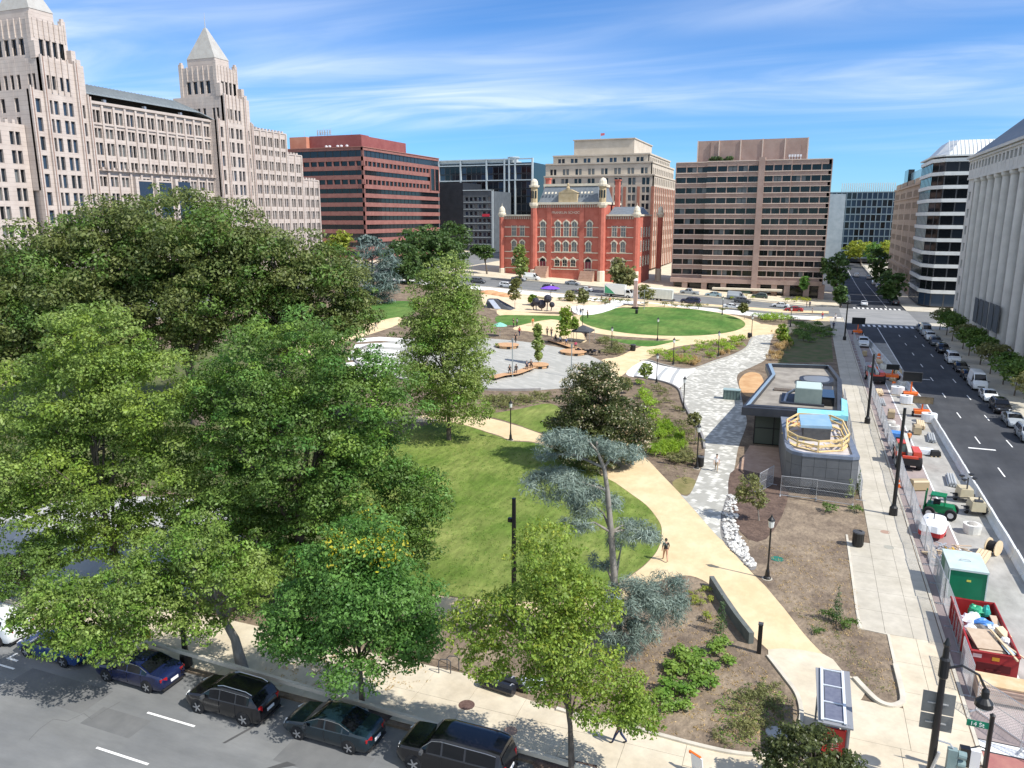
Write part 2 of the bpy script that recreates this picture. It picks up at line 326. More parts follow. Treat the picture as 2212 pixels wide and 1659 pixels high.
# lane dashes of the near street
for (a, b) in (((209, 1615), (320, 1652)), ((319, 1539), (420, 1570)), ((-40, 1424), (30, 1446))):
    p, q = P(*a, -.13), P(*b, -.13); yy = (p[1] + q[1]) / 2; stripe(p[0], q[0], yy - .065, yy + .065)
p = P(30, 1425, -.13); stripe(p[0] - .5, p[0] - .35, p[1] - .1, p[1] + .55); stripe(p[0] - .5, p[0] + .35, p[1] - .1, p[1] + .05, -.114)
# asphalt repairs and tar lines
rt_ = random.Random(3)
for k in range(4):                                            # sealed cracks wandering over the near street
    x_, y_ = rt_.uniform(-40, -12), rt_.uniform(17, 26); pts_ = [(x_, y_)]
    for _ in range(7): a_ = rt_.choice((0.05, 1.5)) + rt_.uniform(-.5, .5); pts_.append((pts_[-1][0] + math.cos(a_) * .8, pts_[-1][1] + math.sin(a_) * .8))
    kerb(pts_, .022, .0, 'tar_line', wmat('tar', (.07, .07, .072), (.09, .09, .09), 1, rough=.7), dz=-.1265 + .0004 * k, z0=-.002)
for k, (u, v, a, b) in enumerate(((700, 1640, 2.2, .9), (250, 1560, 1.6, .7), (120, 1490, 3.0, 1.0))): x_, y_ = P(u, v, -.13); sheet('road_patch', [(x_ - a, y_ - b), (x_ + a, y_ - b), (x_ + a, y_ + b), (x_ - a, y_ + b)], -.1275, wmat('patch_asphalt', (.125, .128, .13), (.16, .162, .162), .8, rough=.9, detail=9))
for (pts) in ([(620, 1640), (640, 1648), (575, 1659), (560, 1659)], [(480, 1600), (486, 1601), (560, 1560), (555, 1558)]):
    sheet('tar_line', ppoly(*pts), -.117, wmat('tar', (.07, .07, .072), (.09, .09, .09), 1, rough=.7))
# ---- kerbs
kerb([(-118, 29.0), (6.5, 29.0), (8.2, 29.35), (9.0, 30.2), (9.3, 31.6), (9.3, 208)], .18, .012)
kerb([(26.0, 204), (26.0, 29)], .18, .012); kerb([(26.0, 229), (26.0, 600)], .18, .012); kerb([(9.3, 600), (9.3, 233), (-118, 233)], .18, .012); kerb([(9.3, 208), (-118, 208)], .18, .012)
# ---- pavement slabs (each slab its own piece, joints recessed)
def slabs(name, x0, x1, y0, y1, nx, ny, material, dz=.03, gap=.018, label=None):
    base = sheet(name, [(x0, y0), (x1, y0), (x1, y1), (x0, y1)], .006, G['dark'])
    sx, sy = (x1 - x0) / nx, (y1 - y0) / ny; mb = MB(); h = .024
    mb.box(-sx / 2 + gap / 2, sx / 2 - gap / 2, -sy / 2 + gap / 2, sy / 2 - gap / 2, 0, h); me = mb.mesh('slab', material)
    for i in range(nx):
        for j in range(ny):
            cx, cy = x0 + sx * (i + .5), y0 + sy * (j + .5)
            o = link('slab', me, base, loc=(cx, cy, T(cx, cy) + .008 + random.uniform(0, .004)))
    return base
slabs('sidewalk', 6.15, 9.15, 61.0, 206.0, 2, 46, G['conc'])
slabs('sidewalk', 4.55, 9.15, 47.0, 61.0, 3, 5, G['conc'])
slabs('sidewalk', 6.3, 9.15, 41.0, 47.0, 2, 2, G['cream'])
slabs('sidewalk', -3.6, 9.0, 31.2, 36.0, 4, 2, G['cream']); slabs('sidewalk', .4, 6.3, 36.0, 39.4, 2, 1, G['cream']); slabs('sidewalk', 6.3, 9.15, 36.0, 41.0, 1, 2, G['cream'])
slabs('sidewalk', -48.0, -3.6, 29.3, 34.2, 16, 2, G['cream'])
sheet('sidewalk', [(-118, 29.2), (-48, 29.2), (-48, 35), (-118, 35)], .01, G['cream'])
sheet('sidewalk', [(-118, 200.5), (9.0, 200.5), (9.0, 207.8), (-118, 207.8)], .008, G['white_conc'])
sheet('sidewalk', [(-3.6, 29.2), (8.4, 29.2), (9.1, 31.2), (-3.6, 31.2)], .012, G['cream'])
# ---- paths
MAIN_R = [(1403, 997), (1436, 1032), (1467, 1064), (1501, 1103), (1532, 1139), (1560, 1167), (1602, 1212), (1627, 1240), (1654, 1267), (1696, 1317), (1739, 1372), (1779, 1414)]
MAIN_L = [(1659, 1404), (1615, 1362), (1580, 1318), (1540, 1268), (1492, 1244), (1440, 1250), (1395, 1268), (1330, 1300), (1250, 1325), (1190, 1338), (1124, 1346), (1059, 1354), (1000, 1348), (950, 1338), (860, 1330)]
LAWN_EDGE = [(860, 1270), (955, 1288), (1072, 1298), (1188, 1302), (1270, 1290), (1330, 1265), (1382, 1230), (1403, 1211), (1419, 1191), (1428, 1168), (1429, 1139), (1417, 1116), (1396, 1091), (1365, 1068), (1330, 1043), (1290, 1015), (1235, 985)]
sheet('path', smoothpoly(ppoly(*MAIN_R), 4, False) + smoothpoly(ppoly(*MAIN_L), 4, False) + smoothpoly(ppoly(*LAWN_EDGE), 4, False) + ppoly((1240, 930), (1330, 940)), .010, G['tan'])
sheet('path', smoothpoly(ppoly((1659, 1404), (1779, 1414), (1821, 1452), (1846, 1467), (1871, 1494), (1820, 1545), (1733, 1545), (1721, 1502), (1696, 1467)), 3), .034, G['cream'])
sheet('path', smoothpoly(ppoly((820, 905), (905, 898), (978, 899), (1043, 901), (1108, 917), (1170, 938), (1240, 962), (1345, 1010), (1330, 1043), (1235, 985), (1160, 956), (1103, 951), (1069, 938), (978, 912), (900, 912)), 3), .014, G['tan'])
sheet('lawn', smoothpoly(ppoly((860, 1270), (955, 1286), (1072, 1296), (1188, 1300), (1270, 1288), (1330, 1263), (1382, 1228), (1403, 1209), (1418, 1191), (1427, 1168), (1428, 1139), (1416, 1116), (1395, 1091), (1364, 1068), (1329, 1043), (1290, 1015), (1235, 987), (1160, 958), (1103, 953), (1069, 940), (978, 914), (880, 930), (780, 1000), (700, 1100), (730, 1210)), 5), .012, G['lawn'])
sheet('lawn', smoothpoly(ppoly((1030, 893), (1060, 893), (1120, 884), (1190, 872), (1230, 900), (1240, 940), (1170, 935), (1108, 914), (1053, 899)), 4), .012, G['lawn'])
# grey paver plaza by the pavilion
PAV_L = [(1673, 722), (1626, 727), (1610, 753), (1580, 770), (1543, 782), (1504, 797), (1483, 815), (1470, 842), (1478, 870), (1498, 909), (1517, 941), (1522, 967), (1521, 990), (1511, 1022), (1490, 1068), (1470, 1069)]
PAV_R = [(1501, 1103), (1532, 1139), (1560, 1167), (1557, 1140), (1558, 1110), (1573, 1065), (1587, 1010), (1595, 967), (1613, 915), (1608, 888), (1600, 849), (1593, 810), (1630, 790), (1655, 774), (1665, 737)]
def pavermat(name, cols, sx, sy, rough=.8):
    M = bpy.data.materials.new(name); M.use_nodes = True; nt = M.node_tree; N = nt.nodes; L = nt.links; b = N['Principled BSDF']; b.inputs['Roughness'].default_value = rough
    g = N.new('ShaderNodeNewGeometry'); mp = N.new('ShaderNodeMapping'); mp.inputs['Rotation'].default_value = (0, 0, .5); L.new(g.outputs['Position'], mp.inputs[0])
    br = N.new('ShaderNodeTexBrick'); br.inputs['Scale'].default_value = 1.0; br.inputs['Brick Width'].default_value = sx; br.inputs['Row Height'].default_value = sy; br.inputs['Mortar Size'].default_value = .012
    br.inputs['Color1'].default_value = (0, 0, 0, 1); br.inputs['Color2'].default_value = (1, 1, 1, 1); br.inputs['Mortar'].default_value = (0, 0, 0, 1); L.new(mp.outputs[0], br.inputs[0])
    r = N.new('ShaderNodeValToRGB'); r.color_ramp.interpolation = 'LINEAR'
    while len(r.color_ramp.elements) < len(cols): r.color_ramp.elements.new(.5)
    for e, (p, c) in zip(r.color_ramp.elements, cols): e.position = p; e.color = (*c, 1)
    n = N.new('ShaderNodeTexNoise'); n.inputs['Scale'].default_value = .22; n.inputs['Detail'].default_value = 6; L.new(g.outputs['Position'], n.inputs['Vector'])
    md = N.new('ShaderNodeMath'); md.operation = 'MULTIPLY_ADD'; md.inputs[1].default_value = .62; L.new(br.outputs['Color'], md.inputs[0])
    m2 = N.new('ShaderNodeMath'); m2.operation = 'MULTIPLY'; m2.inputs[1].default_value = .62; L.new(n.outputs[0], m2.inputs[0]); L.new(m2.outputs[0], md.inputs[2])
    L.new(md.outputs[0], r.inputs[0]); L.new(r.outputs[0], b.inputs['Base Color'])
    bp = N.new('ShaderNodeBump'); bp.inputs['Strength'].default_value = .3; bp.inputs['Distance'].default_value = .01; bp.invert = True; L.new(br.outputs['Fac'], bp.inputs['Height']); L.new(bp.outputs[0], b.inputs['Normal'])
    MATS[name] = M; return M
G['pav'] = pavermat('glint_mixed_pavers', [(0, (.315, .305, .265)), (.52, (.37, .36, .315)), (.66, (.42, .41, .365)), (.82, (.62, .605, .54))], .5, .5)  # palest tone paints in sunlight reflected off the glass across the street
G['pav2'] = pavermat('grey_pavers', [(0, (.32, .315, .285)), (.6, (.37, .365, .33)), (1, (.44, .43, .39))], 1.2, .6)
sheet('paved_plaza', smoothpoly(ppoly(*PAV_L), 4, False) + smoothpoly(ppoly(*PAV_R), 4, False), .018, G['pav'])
sheet('lawn', smoothpoly(ppoly((1470, 1066), (1490, 1066), (1503, 1040), (1480, 1030), (1452, 1042)), 3), .016, wmat('patchy_turf', (.16, .15, .05), (.27, .22, .10), .8, rough=.95, bump=.6))
# round central plaza with its pale bands
pc = np.array(P(1040, 778)); rad = np.linalg.norm(np.array(P(1303, 778)) - pc) * .98
ring = [(pc[0] + rad * math.cos(a) * 1.02, pc[1] + rad * math.sin(a) * .93) for a in np.arange(72) / 72 * 2 * math.pi]
sheet('paved_plaza', ring, .020, G['pav2'])
kerb(ring[36:64], .35, .30, 'plaza_edge_wall', mat('plaza_wall', (.22, .21, .21), (.28, .27, .26), 2, rough=.8), closed=False)
wid = mat('pale_band', (.70, .70, .68), (.80, .80, .78), 1.5, rough=.75)
for k in range(7):                                            # pale stepped bands on the left of the plaza
    pts = []
    y0 = 728 + 13 * k; c0, c1 = 770 - 6 * k, 872 - 2 * k
    sheet('pale_band', ppoly((c0, y0 + 4), (c0 + 50, y0), (c1, y0 + 3), (c1, y0 + 10), (c0 + 50, y0 + 8), (c0, y0 + 12)), .026 + .001 * k, G['white_conc'])
sheet('path', smoothpoly(ppoly((640, 740), (700, 715), (790, 700), (860, 685), (862, 700), (800, 722), (720, 745), (650, 775)), 3), .012, G['tan'])
sheet('lawn', smoothpoly(ppoly((760, 690), (800, 660), (860, 650), (900, 655), (890, 680), (800, 700)), 3), .008, G['lawn2'])
# white curved bands next to the paver plaza
ST = [(1352, 808), (1390, 780), (1430, 790), (1470, 797), (1504, 797), (1483, 815), (1468, 838), (1440, 826), (1400, 818)]
sheet('pale_band', smoothpoly(ppoly(*ST), 4), .024, G['white_conc'])
for a, b, c in (((1399, 782), (1384, 795), (1372, 812)), ((1441, 795), (1428, 808), (1420, 822)), ((1467, 797), (1456, 812), (1449, 829))):
    q = smoothpoly(ppoly(a, b, c), 6, False); kerb(q, .55, .05, 'grey_step', mat('step_stone', (.36, .37, .37), (.42, .43, .43), 2, rough=.8))
kerb(smoothpoly(ppoly((1383, 780), (1400, 779), (1430, 788), (1470, 797), (1504, 795), (1543, 781), (1580, 769), (1612, 752), (1626, 729)), 4, False), .3, .16, 'kerb', G['pav2'])
kerb(smoothpoly(ppoly((1370, 815), (1400, 819), (1440, 828), (1466, 842), (1476, 870), (1496, 909), (1516, 941), (1522, 970)), 4, False), .25, .22, 'plaza_edge_wall', mat('plaza_wall', (.22, .21, .21), (.28, .27, .26), 2, rough=.8))
# tan paths of the far half
sheet('path', smoothpoly(ppoly((1290, 792), (1303, 776), (1334, 771), (1373, 753), (1412, 740), (1454, 732), (1500, 730), (1560, 722), (1626, 717), (1673, 715), (1673, 727), (1626, 730), (1560, 738), (1480, 746), (1440, 756), (1400, 775), (1352, 805), (1320, 830), (1285, 830)), 3), .016, G['tan'])
out_ = [(1235, 706), (1262, 679), (1330, 663), (1400, 655), (1470, 664), (1560, 676), (1620, 690), (1650, 704), (1632, 720), (1560, 731), (1470, 733), (1380, 729), (1300, 722)]
sheet('path', smoothpoly(ppoly(*out_), 4), .013, G['tan'])
ov = [(1431 + 179 * math.cos(a) + 6 * math.sin(a), 694.5 + 31 * math.sin(a) + 5 * math.cos(a)) for a in np.arange(60) / 60 * 2 * math.pi]
sheet('lawn', [P(*q) for q in ov], .022, G['lawn2'])
sheet('path', smoothpoly(ppoly((1640, 700), (1680, 703), (1740, 694), (1796, 684), (1796, 700), (1740, 712), (1673, 728), (1626, 728)), 3), .015, G['tan'])
sheet('lawn', smoothpoly(ppoly((1290, 728), (1340, 733), (1420, 736), (1470, 734), (1440, 742), (1400, 749), (1350, 742)), 3), .021, G['lawn2'])
sheet('path', smoothpoly(ppoly((1080, 668), (1150, 676), (1240, 680), (1290, 676), (1330, 660), (1330, 667), (1290, 690), (1200, 695), (1140, 690), (1080, 682)), 3), .009, G['tan'])
sheet('lawn', smoothpoly(ppoly((1075, 682), (1140, 681), (1230, 684), (1215, 697), (1150, 703), (1080, 700)), 3), .011, G['lawn2'])
sheet('path', smoothpoly(ppoly((1190, 690), (1225, 700), (1260, 722), (1262, 740), (1200, 728), (1140, 716), (1110, 712), (1120, 704)), 3), .019, G['tan'])
sheet('playground_surface', smoothpoly(ppoly((1040, 636), (1090, 630), (1190, 634), (1270, 640), (1300, 648), (1300, 660), (1240, 672), (1150, 674), (1060, 668)), 3), .007, G['sand'])
sheet('playground_paving', smoothpoly(ppoly((1235, 662), (1290, 660), (1330, 652), (1350, 656), (1300, 676), (1250, 680)), 3), .023, G['white_conc'])
sheet('path', ppoly((1050, 622), (1790, 672), (1790, 677), (1050, 628)), .006, G['tan'])
# beds in the foreground
FB = [(1202, 1534), (1249, 1547), (1312, 1559), (1412, 1587), (1512, 1614), (1590, 1630), (1659, 1634), (1690, 1620), (1714, 1597), (1727, 1572), (1731, 1539), (1721, 1502), (1696, 1467), (1659, 1419)]
kerb(smoothpoly(ppoly(*FB), 4, False), .22, .14, 'planter_kerb')
sheet('planting_bed', smoothpoly(ppoly(*FB), 4, False) + ppoly((1600, 1340), (1540, 1268), (1492, 1246), (1400, 1290), (1190, 1345), (1124, 1352), (1059, 1360), (950, 1345), (800, 1400), (870, 1420), (945, 1425), (1040, 1470), (1120, 1505)), .036, G['soil'])
RB = [(1839, 1229), (1851, 1319), (1859, 1359), (1919, 1372), (1934, 1439), (1950, 1509), (1941, 1524), (1921, 1527), (1896, 1517), (1871, 1494), (1846, 1467)]
sheet('planting_bed', ppoly((1602, 1205), (1640, 1120), (1660, 1075), (1700, 1080), (1860, 1085), (1863, 1123), (1829, 1156)) + ppoly(*RB) + ppoly((1821, 1452), (1779, 1414), (1739, 1372), (1696, 1317), (1654, 1267), (1627, 1240)), .016, G['soil'])
kerb(ppoly((1829, 1156), *RB[:5]), .16, .06, 'planter_kerb'); kerb(smoothpoly(ppoly(*RB[4:]), 5, False), .28, .16, 'planter_kerb')
sheet('planting_bed', smoothpoly(ppoly((1573, 1065), (1590, 1012), (1690, 1030), (1700, 1085), (1655, 1165), (1600, 1150)), 3), .028, G['darksoil'])
sheet('brick_paving', ppoly((1590, 1012), (1620, 962), (1690, 968), (1700, 1036)), .031, wmat('brown_deck_pavers', (.36, .24, .17), (.44, .31, .23), 1.2, rough=.85))
sheet('orange_soil', smoothpoly(ppoly((1596, 830), (1604, 812), (1622, 804), (1645, 812), (1650, 850), (1612, 856)), 4), .030, G['orange_dirt'])
sheet('lawn', ppoly((1690, 735), (1700, 705), (1793, 700), (1800, 782), (1680, 784)), .012, wmat('dark_turf', (.07, .11, .03), (.16, .13, .07), .5, rough=.95, bump=.6))
# pale paved court seen under the trees on the left
sheet('paved_plaza', ppoly((-250, 1200), (20, 1100), (250, 1070), (480, 1080), (530, 1170), (500, 1230), (380, 1310), (150, 1325), (-150, 1330)), .02, wmat('pale_court', (.36, .36, .345), (.48, .48, .455), .3, rough=.8, detail=8))
# manhole covers, flush lids
def disc_sheet(name, u, v, r, material, dz=.04, label=None, cat=None, group=None, n=20):
    x, y = P(u, v); mb = MB(); z = T(x, y); mb.lathe((x, y, z), [(r, dz - .03), (r, dz), (r * .9, dz), (r * .88, dz - .006), (.001, dz - .006)], n)
    o = mb.build(name, material, off=(x, y, z), label=label, cat=cat); o.location = (x, y, z); return o
rust = mat('rusty_iron', (.12, .07, .055), (.19, .12, .10), 8, rough=.8, metal=.3)
disc_sheet('manhole_cover', 1008, 1524, .42, rust, label='dark rusty manhole cover in the shaded pavement near the bike racks', cat='manhole cover')
disc_sheet('manhole_cover', 1103, 1580, .34, mat('tan_iron', (.36, .24, .18), rough=.8), label='tan round lid in the pavement right of the big black car', cat='manhole cover')
disc_sheet('manhole_cover', 1912, 1150, .36, mat('tan_iron', (.36, .24, .18), rough=.8), label='brown round lid in the right walkway, the far one of two', cat='manhole cover')
disc_sheet('manhole_cover', 1920, 1183, .36, mat('greyish_lid', (.34, .33, .28), rough=.8), label='grey round lid in the right walkway, the near one of two', cat='manhole cover')
disc_sheet('drain_lid', 1679, 1208, .45, mat('green_lid', (.02, .16, .12), rough=.6), label='flat green plastic lid in the dry bed beside the lamp post', cat='drain lid')
x, y = P(1685, 1588); mb = MB(); mb.prism(smoothpoly([(x - .55, y - .35), (x + .55, y - .35), (x + .55, y + .35), (x - .55, y + .35)], 3), .03, .14)
mb.build('access_lid', mat('lid_grey', (.42, .43, .42), rough=.7), off=(x, y, 0), label='grey square utility lid lying in the bed by the kiosk', cat='utility lid').location = (x, y, 0)
# ================================================================== buildings
def glassm(name, c, rough=.09, spec=.5): return mat(name, c, rough=rough, spec=spec)
GL = [glassm('window_glass_dark', (.018, .024, .032)), glassm('window_glass_blue', (.030, .052, .085)), glassm('window_glass_blind', (.16, .17, .17), .2), glassm('window_glass_black', (.008, .010, .012))]
_WM = {}
def winmesh(kind, frame):
    """unit window: u 0..1, depth -y outward, z 0..1; glass pane with a raised frame and a mullion"""
    key = (kind, frame.name)
    if key in _WM: return _WM[key]
    mb = MB(); g, f = .05, .04
    mb.add([(0, 0, 0), (1, 0, 0), (1, 0, 1), (0, 0, 1)], [(0, 1, 2, 3)], 0)
    for a in ((0, g, 0, 1), (1 - g, 1, 0, 1), (g, 1 - g, 0, g * .8), (g, 1 - g, 1 - g * .8, 1)): mb.box(a[0], a[1], -.06, 0, a[2], a[3], 1)
    me = mb.mesh('window', [GL[kind], frame]); _WM[key] = me; return me
class Bld:
    def __init__(s, name, label, loc, group=None): s.root = thing(name, label, 'building', loc, group=group); s.loc = Vector(loc); s.w = []
    def part(s, name, mb, m_, parent=None, smooth=False, **p): return mb.build(name, m_, parent or s.root, smooth=smooth, **p)
    def win(s, fr, u0, u1, z0, z1, d=-.35, kind=0, frame=None): s.w.append((fr, u0, u1, z0, z1, d, kind, frame or G['dgrey']))
    def grid(s, mb, fr, U0, U1, Z0, Z1, us, zs, depth=.45, kinds=(0,), frame=None, seed=1, mi=0):
        """a wall with recessed window openings: piers and spandrels stand proud, panes sit behind"""
        rnd = random.Random(seed); us = sorted(us); zs = sorted(zs); last = U0
        for (a, b) in us:
            mb.fbox(fr, last, a, Z0, Z1, -depth, 0, mi)
            zl = Z0
            for (c, d) in zs: mb.fbox(fr, a, b, zl, c, -depth, -.02, mi); zl = d
            mb.fbox(fr, a, b, zl, Z1, -depth, -.02, mi); last = b
            for (c, d) in zs: s.win(fr, a, b, c, d, -depth + .08, rnd.choice(kinds), frame)
        mb.fbox(fr, last, U1, Z0, Z1, -depth, 0, mi)
    def done(s, limit=300):
        ws = s.w
        if len(ws) > limit:
            def dist(w_): (ox, oy), (ux, uy), n = w_[0]; return (ox + ux * w_[1]) ** 2 + (oy + uy * w_[1]) ** 2 - 40 * (w_[2] - w_[1]) * (w_[4] - w_[3]) - 90 * w_[3]
            ws = sorted(ws, key=dist)
        rest = MB(); rm = []
        for i, (fr, u0, u1, z0, z1, d, k, frm) in enumerate(ws):
            (ox, oy), (ux, uy), (nx, ny) = fr
            o_ = Vector((ox + ux * u0 + nx * d, oy + uy * u0 + ny * d, z0)) - s.loc
            if i < limit:
                M = Matrix(((ux * (u1 - u0), -nx, 0, o_.x), (uy * (u1 - u0), -ny, 0, o_.y), (0, 0, z1 - z0, o_.z), (0, 0, 0, 1)))
                o = link('window', winmesh(k, frm), s.root); o.matrix_local = M
            else:
                pt = lambda u, z: (ox + ux * u + nx * d, oy + uy * u + ny * d, z)
                if GL[k] not in rm: rm.append(GL[k])
                rest.add([pt(u0, z0), pt(u1, z0), pt(u1, z1), pt(u0, z1)], [(0, 1, 2, 3)], rm.index(GL[k]))
        if rest.v: s.part('window', rest, rm, kind='stuff')
def even(u0, u1, n, frac): s = (u1 - u0) / n; return [(u0 + s * (i + .5 - frac / 2), u0 + s * (i + .5 + frac / 2)) for i in range(n)]
def pairs(u0, u1, n, wd, gap):
    s = (u1 - u0) / n; r = []
    for i in range(n): c = u0 + s * (i + .5); r += [(c - gap / 2 - wd, c - gap / 2), (c + gap / 2, c + gap / 2 + wd)]
    return r
SOUTH = lambda X: ((X, 0), (0, 1), (1, 0))          # wall on x = X looking to +x; u is world y
WEST = lambda Y: ((0, Y), (1, 0), (0, -1))          # wall on y = Y looking to -y (towards the camera); u is world x
NORTH = lambda X: ((X, 0), (0, 1), (-1, 0))         # wall on x = X looking to -x
def stone(name, c1, c2, course=.9):
    M = mat(name, c1, c2, .35, rough=.85, coords='World', detail=6); nt = M.node_tree; N = nt.nodes; L = nt.links
    g = N.new('ShaderNodeNewGeometry'); sp = N.new('ShaderNodeSeparateXYZ'); L.new(g.outputs['Position'], sp.inputs[0])
    mm = N.new('ShaderNodeMath'); mm.operation = 'PINGPONG'; mm.inputs[1].default_value = course / 2; L.new(sp.outputs['Z'], mm.inputs[0])
    r = N.new('ShaderNodeMapRange'); r.inputs[1].default_value = 0; r.inputs[2].default_value = .06; r.inputs[3].default_value = .72; r.inputs[4].default_value = 1; L.new(mm.outputs[0], r.inputs[0])
    b = N['Principled BSDF']; src = b.inputs['Base Color'].links[0].from_socket; h = N.new('ShaderNodeHueSaturation'); L.new(src, h.inputs['Color']); L.new(r.outputs[0], h.inputs['Value']); L.new(h.outputs[0], b.inputs['Base Color']); return M
# ---------------------------------------------------------------- pale stone block with two towers
LIME = stone('pale_limestone', (.46, .39, .345), (.54, .47, .42)); ZINC = mat('zinc_roof', (.26, .29, .30), (.33, .36, .365), .8, rough=.5, metal=.3, coords='World')
PINK = mat('pink_stone_line', (.42, .26, .20), rough=.8)
def stone_block():
    B = Bld('office_building', 'long pale stone office block with twin pointed towers and grey sloping roof', (-150, 160, T(-150, 160) - 2))
    w = MB(); fl = lambda top, n: [(top - 3.72 * i - 2.55, top - 3.72 * i) for i in range(n)]
    # mid section
    m0, m1 = 132.2, 171.5; fr = SOUTH(-151.5); zt = []
    for i, (a, b) in enumerate([(45.4, 48.1), (42.1, 44.2), (38.4, 41.1), (35.3, 37.2), (31.5, 33.7), (27.8, 30), (24.1, 26.3), (20.4, 22.6), (16.7, 18.9)]): zt.append((a, b))
    B.grid(w, fr, m0, m1, 5, 49.8, pairs(133.4, 170.8, 12, .98, .22), zt, kinds=(0, 1, 2, 2, 3), seed=3, depth=.6)
    w.box(-166, -152.2, m0, m1, 5, 49.3)
    for k in range(13):                                               # slender piers between bays
        y = 133.4 + k * 37.4 / 12; w.fbox(fr, y - .28, y + .28, 5, 49.9, .0, .35)
    for z in (34.6, 44.9): w.fbox(fr, m0, m1, z, z + .35, .0, .22)
    w.fbox(fr, m0, m1, 34.95, 35.0, .0, .8)
    for k in range(26): y = 133 + k * 1.5; w.fbox(fr, y, y + .5, 34.9, 35.7, .1, .7)
    w.fbox(fr, m0, m1, 49.3, 49.9, 0, .5)
    # right stepped wing
    for (a, b, top, nb) in ((184.5, 203.1, 49.2, 6), (203.1, 210.3, 43.4, 2), (210.3, 218.8, 36.2, 3)):
        rows = [(z0, z1) for z0, z1 in [(45.0, 47.6), (42.4, 44.0), (38.2, 40.8), (35.3, 37.1), (31.4, 33.9), (27.7, 30.2), (24.0, 26.5), (20.3, 22.8), (16.6, 19.1), (12.9, 15.4)] if z1 < top - .6]
        B.grid(w, fr, a, b, 5, top, pairs(a + .3, b - .3, nb, .95, .25), rows, kinds=(0, 1, 3, 2, 2), seed=4, depth=.6); w.box(-166, -152.2, a, b, 5, top - .3)
        for k in range(nb + 1): y = a + .3 + k * (b - a - .6) / nb; w.fbox(fr, y - .25, y + .25, 5, top + .05, 0, .3)
        for k in range(int((b - a) / 1.5)): w.fbox(fr, a + k * 1.5 + .3, a + k * 1.5 + .9, top, top + .8, -.6, -.1)
        w.fbox(fr, a, b, top - .05, top + .25, -.6, .15)
    # left wing (steps down towards the camera)
    for (a, b, top) in ((108.5, 117.3, 43.0), (80, 108.5, 36.6)):
        rows = [(z0, z0 + 2.6) for z0 in (38.9, 35.2, 31.5, 27.8, 24.1, 20.4, 16.7, 13) if z0 + 3 < top]
        B.grid(w, fr, a, b, 5, top, pairs(a + .3, b - .3, max(2, int((b - a) / 3.2)), 1.0, .3), rows, kinds=(0, 3, 2), seed=5, depth=.6); w.box(-166, -152.2, a, b, 5, top - .3)
        for k in range(int((b - a) / 1.5)): w.fbox(fr, a + k * 1.5 + .3, a + k * 1.5 + .9, top, top + .8, -.6, -.1)
    B.part('wall', w, LIME)
    # roof of the mid section, raised eave with dark gap
    r = MB(); r.hexa([(-150.6, m0 - 1.5, 51.1), (-150.6, 166, 51.1), (-158.5, 166, 54.2), (-158.5, m0 - 1.5, 54.2), (-150.6, m0 - 1.5, 51.4), (-150.6, 166, 51.4), (-158.5, 166, 54.5), (-158.5, m0 - 1.5, 54.5)])
    r.hexa([(-150.6, 166, 51.2), (-150.6, 171.6, 49.9), (-158.5, 171.6, 50.2), (-158.5, 166, 54.3), (-150.6, 166, 51.4), (-150.6, 171.6, 50.1), (-158.5, 171.6, 50.4), (-158.5, 166, 54.5)])
    rf = B.part('roof', r, ZINC)
    s = MB()
    for k in range(34): y = 131 + k * 1.05; s.hexa([(-150.58, y, 51.38), (-150.58, y + .08, 51.38), (-158.4, y + .08, 54.48), (-158.4, y, 54.48), (-150.58, y, 51.5), (-150.58, y + .08, 51.5), (-158.4, y + .08, 54.6), (-158.4, y, 54.6)])
    B.part('roof_seam', s, ZINC, rf)
    d = MB(); d.box(-158.2, -154.6, m0, 170, 49.8, 52.55); B.part('eave_shadow_wall', d, mat('dark_eave_shade', (.05, .045, .042), rough=.8))  # near-black wall colour paints the shadow under the raised eave
    for k in range(3): q = MB(); y = 137.5 + k * 11.5; q.box(-152.3, -151.6, y, y + .7, 49.9, 50.6); B.part('roof_lamp', q, G['plastic_white'])
    r = MB(); r.hexa([(-152, 184, 49.2), (-152, 194, 49.2), (-159, 192, 52.6), (-159, 184, 54.0), (-152, 184, 49.4), (-152, 194, 49.4), (-159, 192, 52.8), (-159, 184, 54.2)]); B.part('roof', r, ZINC)
    # entrance recess with tall glass
    for k in range(3):
        y = 144 + k * 6.2; B.win(SOUTH(-151.1), y, y + 4.9, 24, 33.4, .06, 1, LIME)
        e = MB(); e.fbox(SOUTH(-151.1), y - 1.0, y - .15, 18, 34, 0, .9); B.part('entrance_pier', e, LIME)
    # towers
    for (y0, ti) in ((117.4, 0), (170.6, 1)):
        y1 = y0 + 14.0; t = MB(); f1 = SOUTH(-149.2); wf = WEST(y0)
        us = [(y0 + a, y0 + b) for a, b in ((1.1, 2.4), (4.0, 5.05), (5.45, 6.5), (7.5, 8.55), (8.95, 10.0), (11.6, 12.9))]
        B.grid(t, f1, y0, y1, 5, 49.9, us, [(z - 2.75, z) for z in (48.3, 44.6, 40.85, 37.1, 33.4, 29.7, 26.0, 22.3)], kinds=(1, 1, 0) if ti == 0 else (0, 0, 1), seed=8, depth=.55)
        B.grid(t, f1, y0 + 3.0, y1 - .4, 49.9, 56.4, us[1:5], [(50.5, 53.2)], kinds=(1, 0), seed=9, depth=.55)
        B.grid(t, wf, -167, -149.2, 30, 49.9, [(-164.5, -163.2), (-160.5, -159.3), (-157.6, -156.4), (-153.6, -152.4)], [(z - 2.75, z) for z in (48.3, 44.6, 40.85, 37.1)], kinds=(0, 3), seed=10, depth=.5)
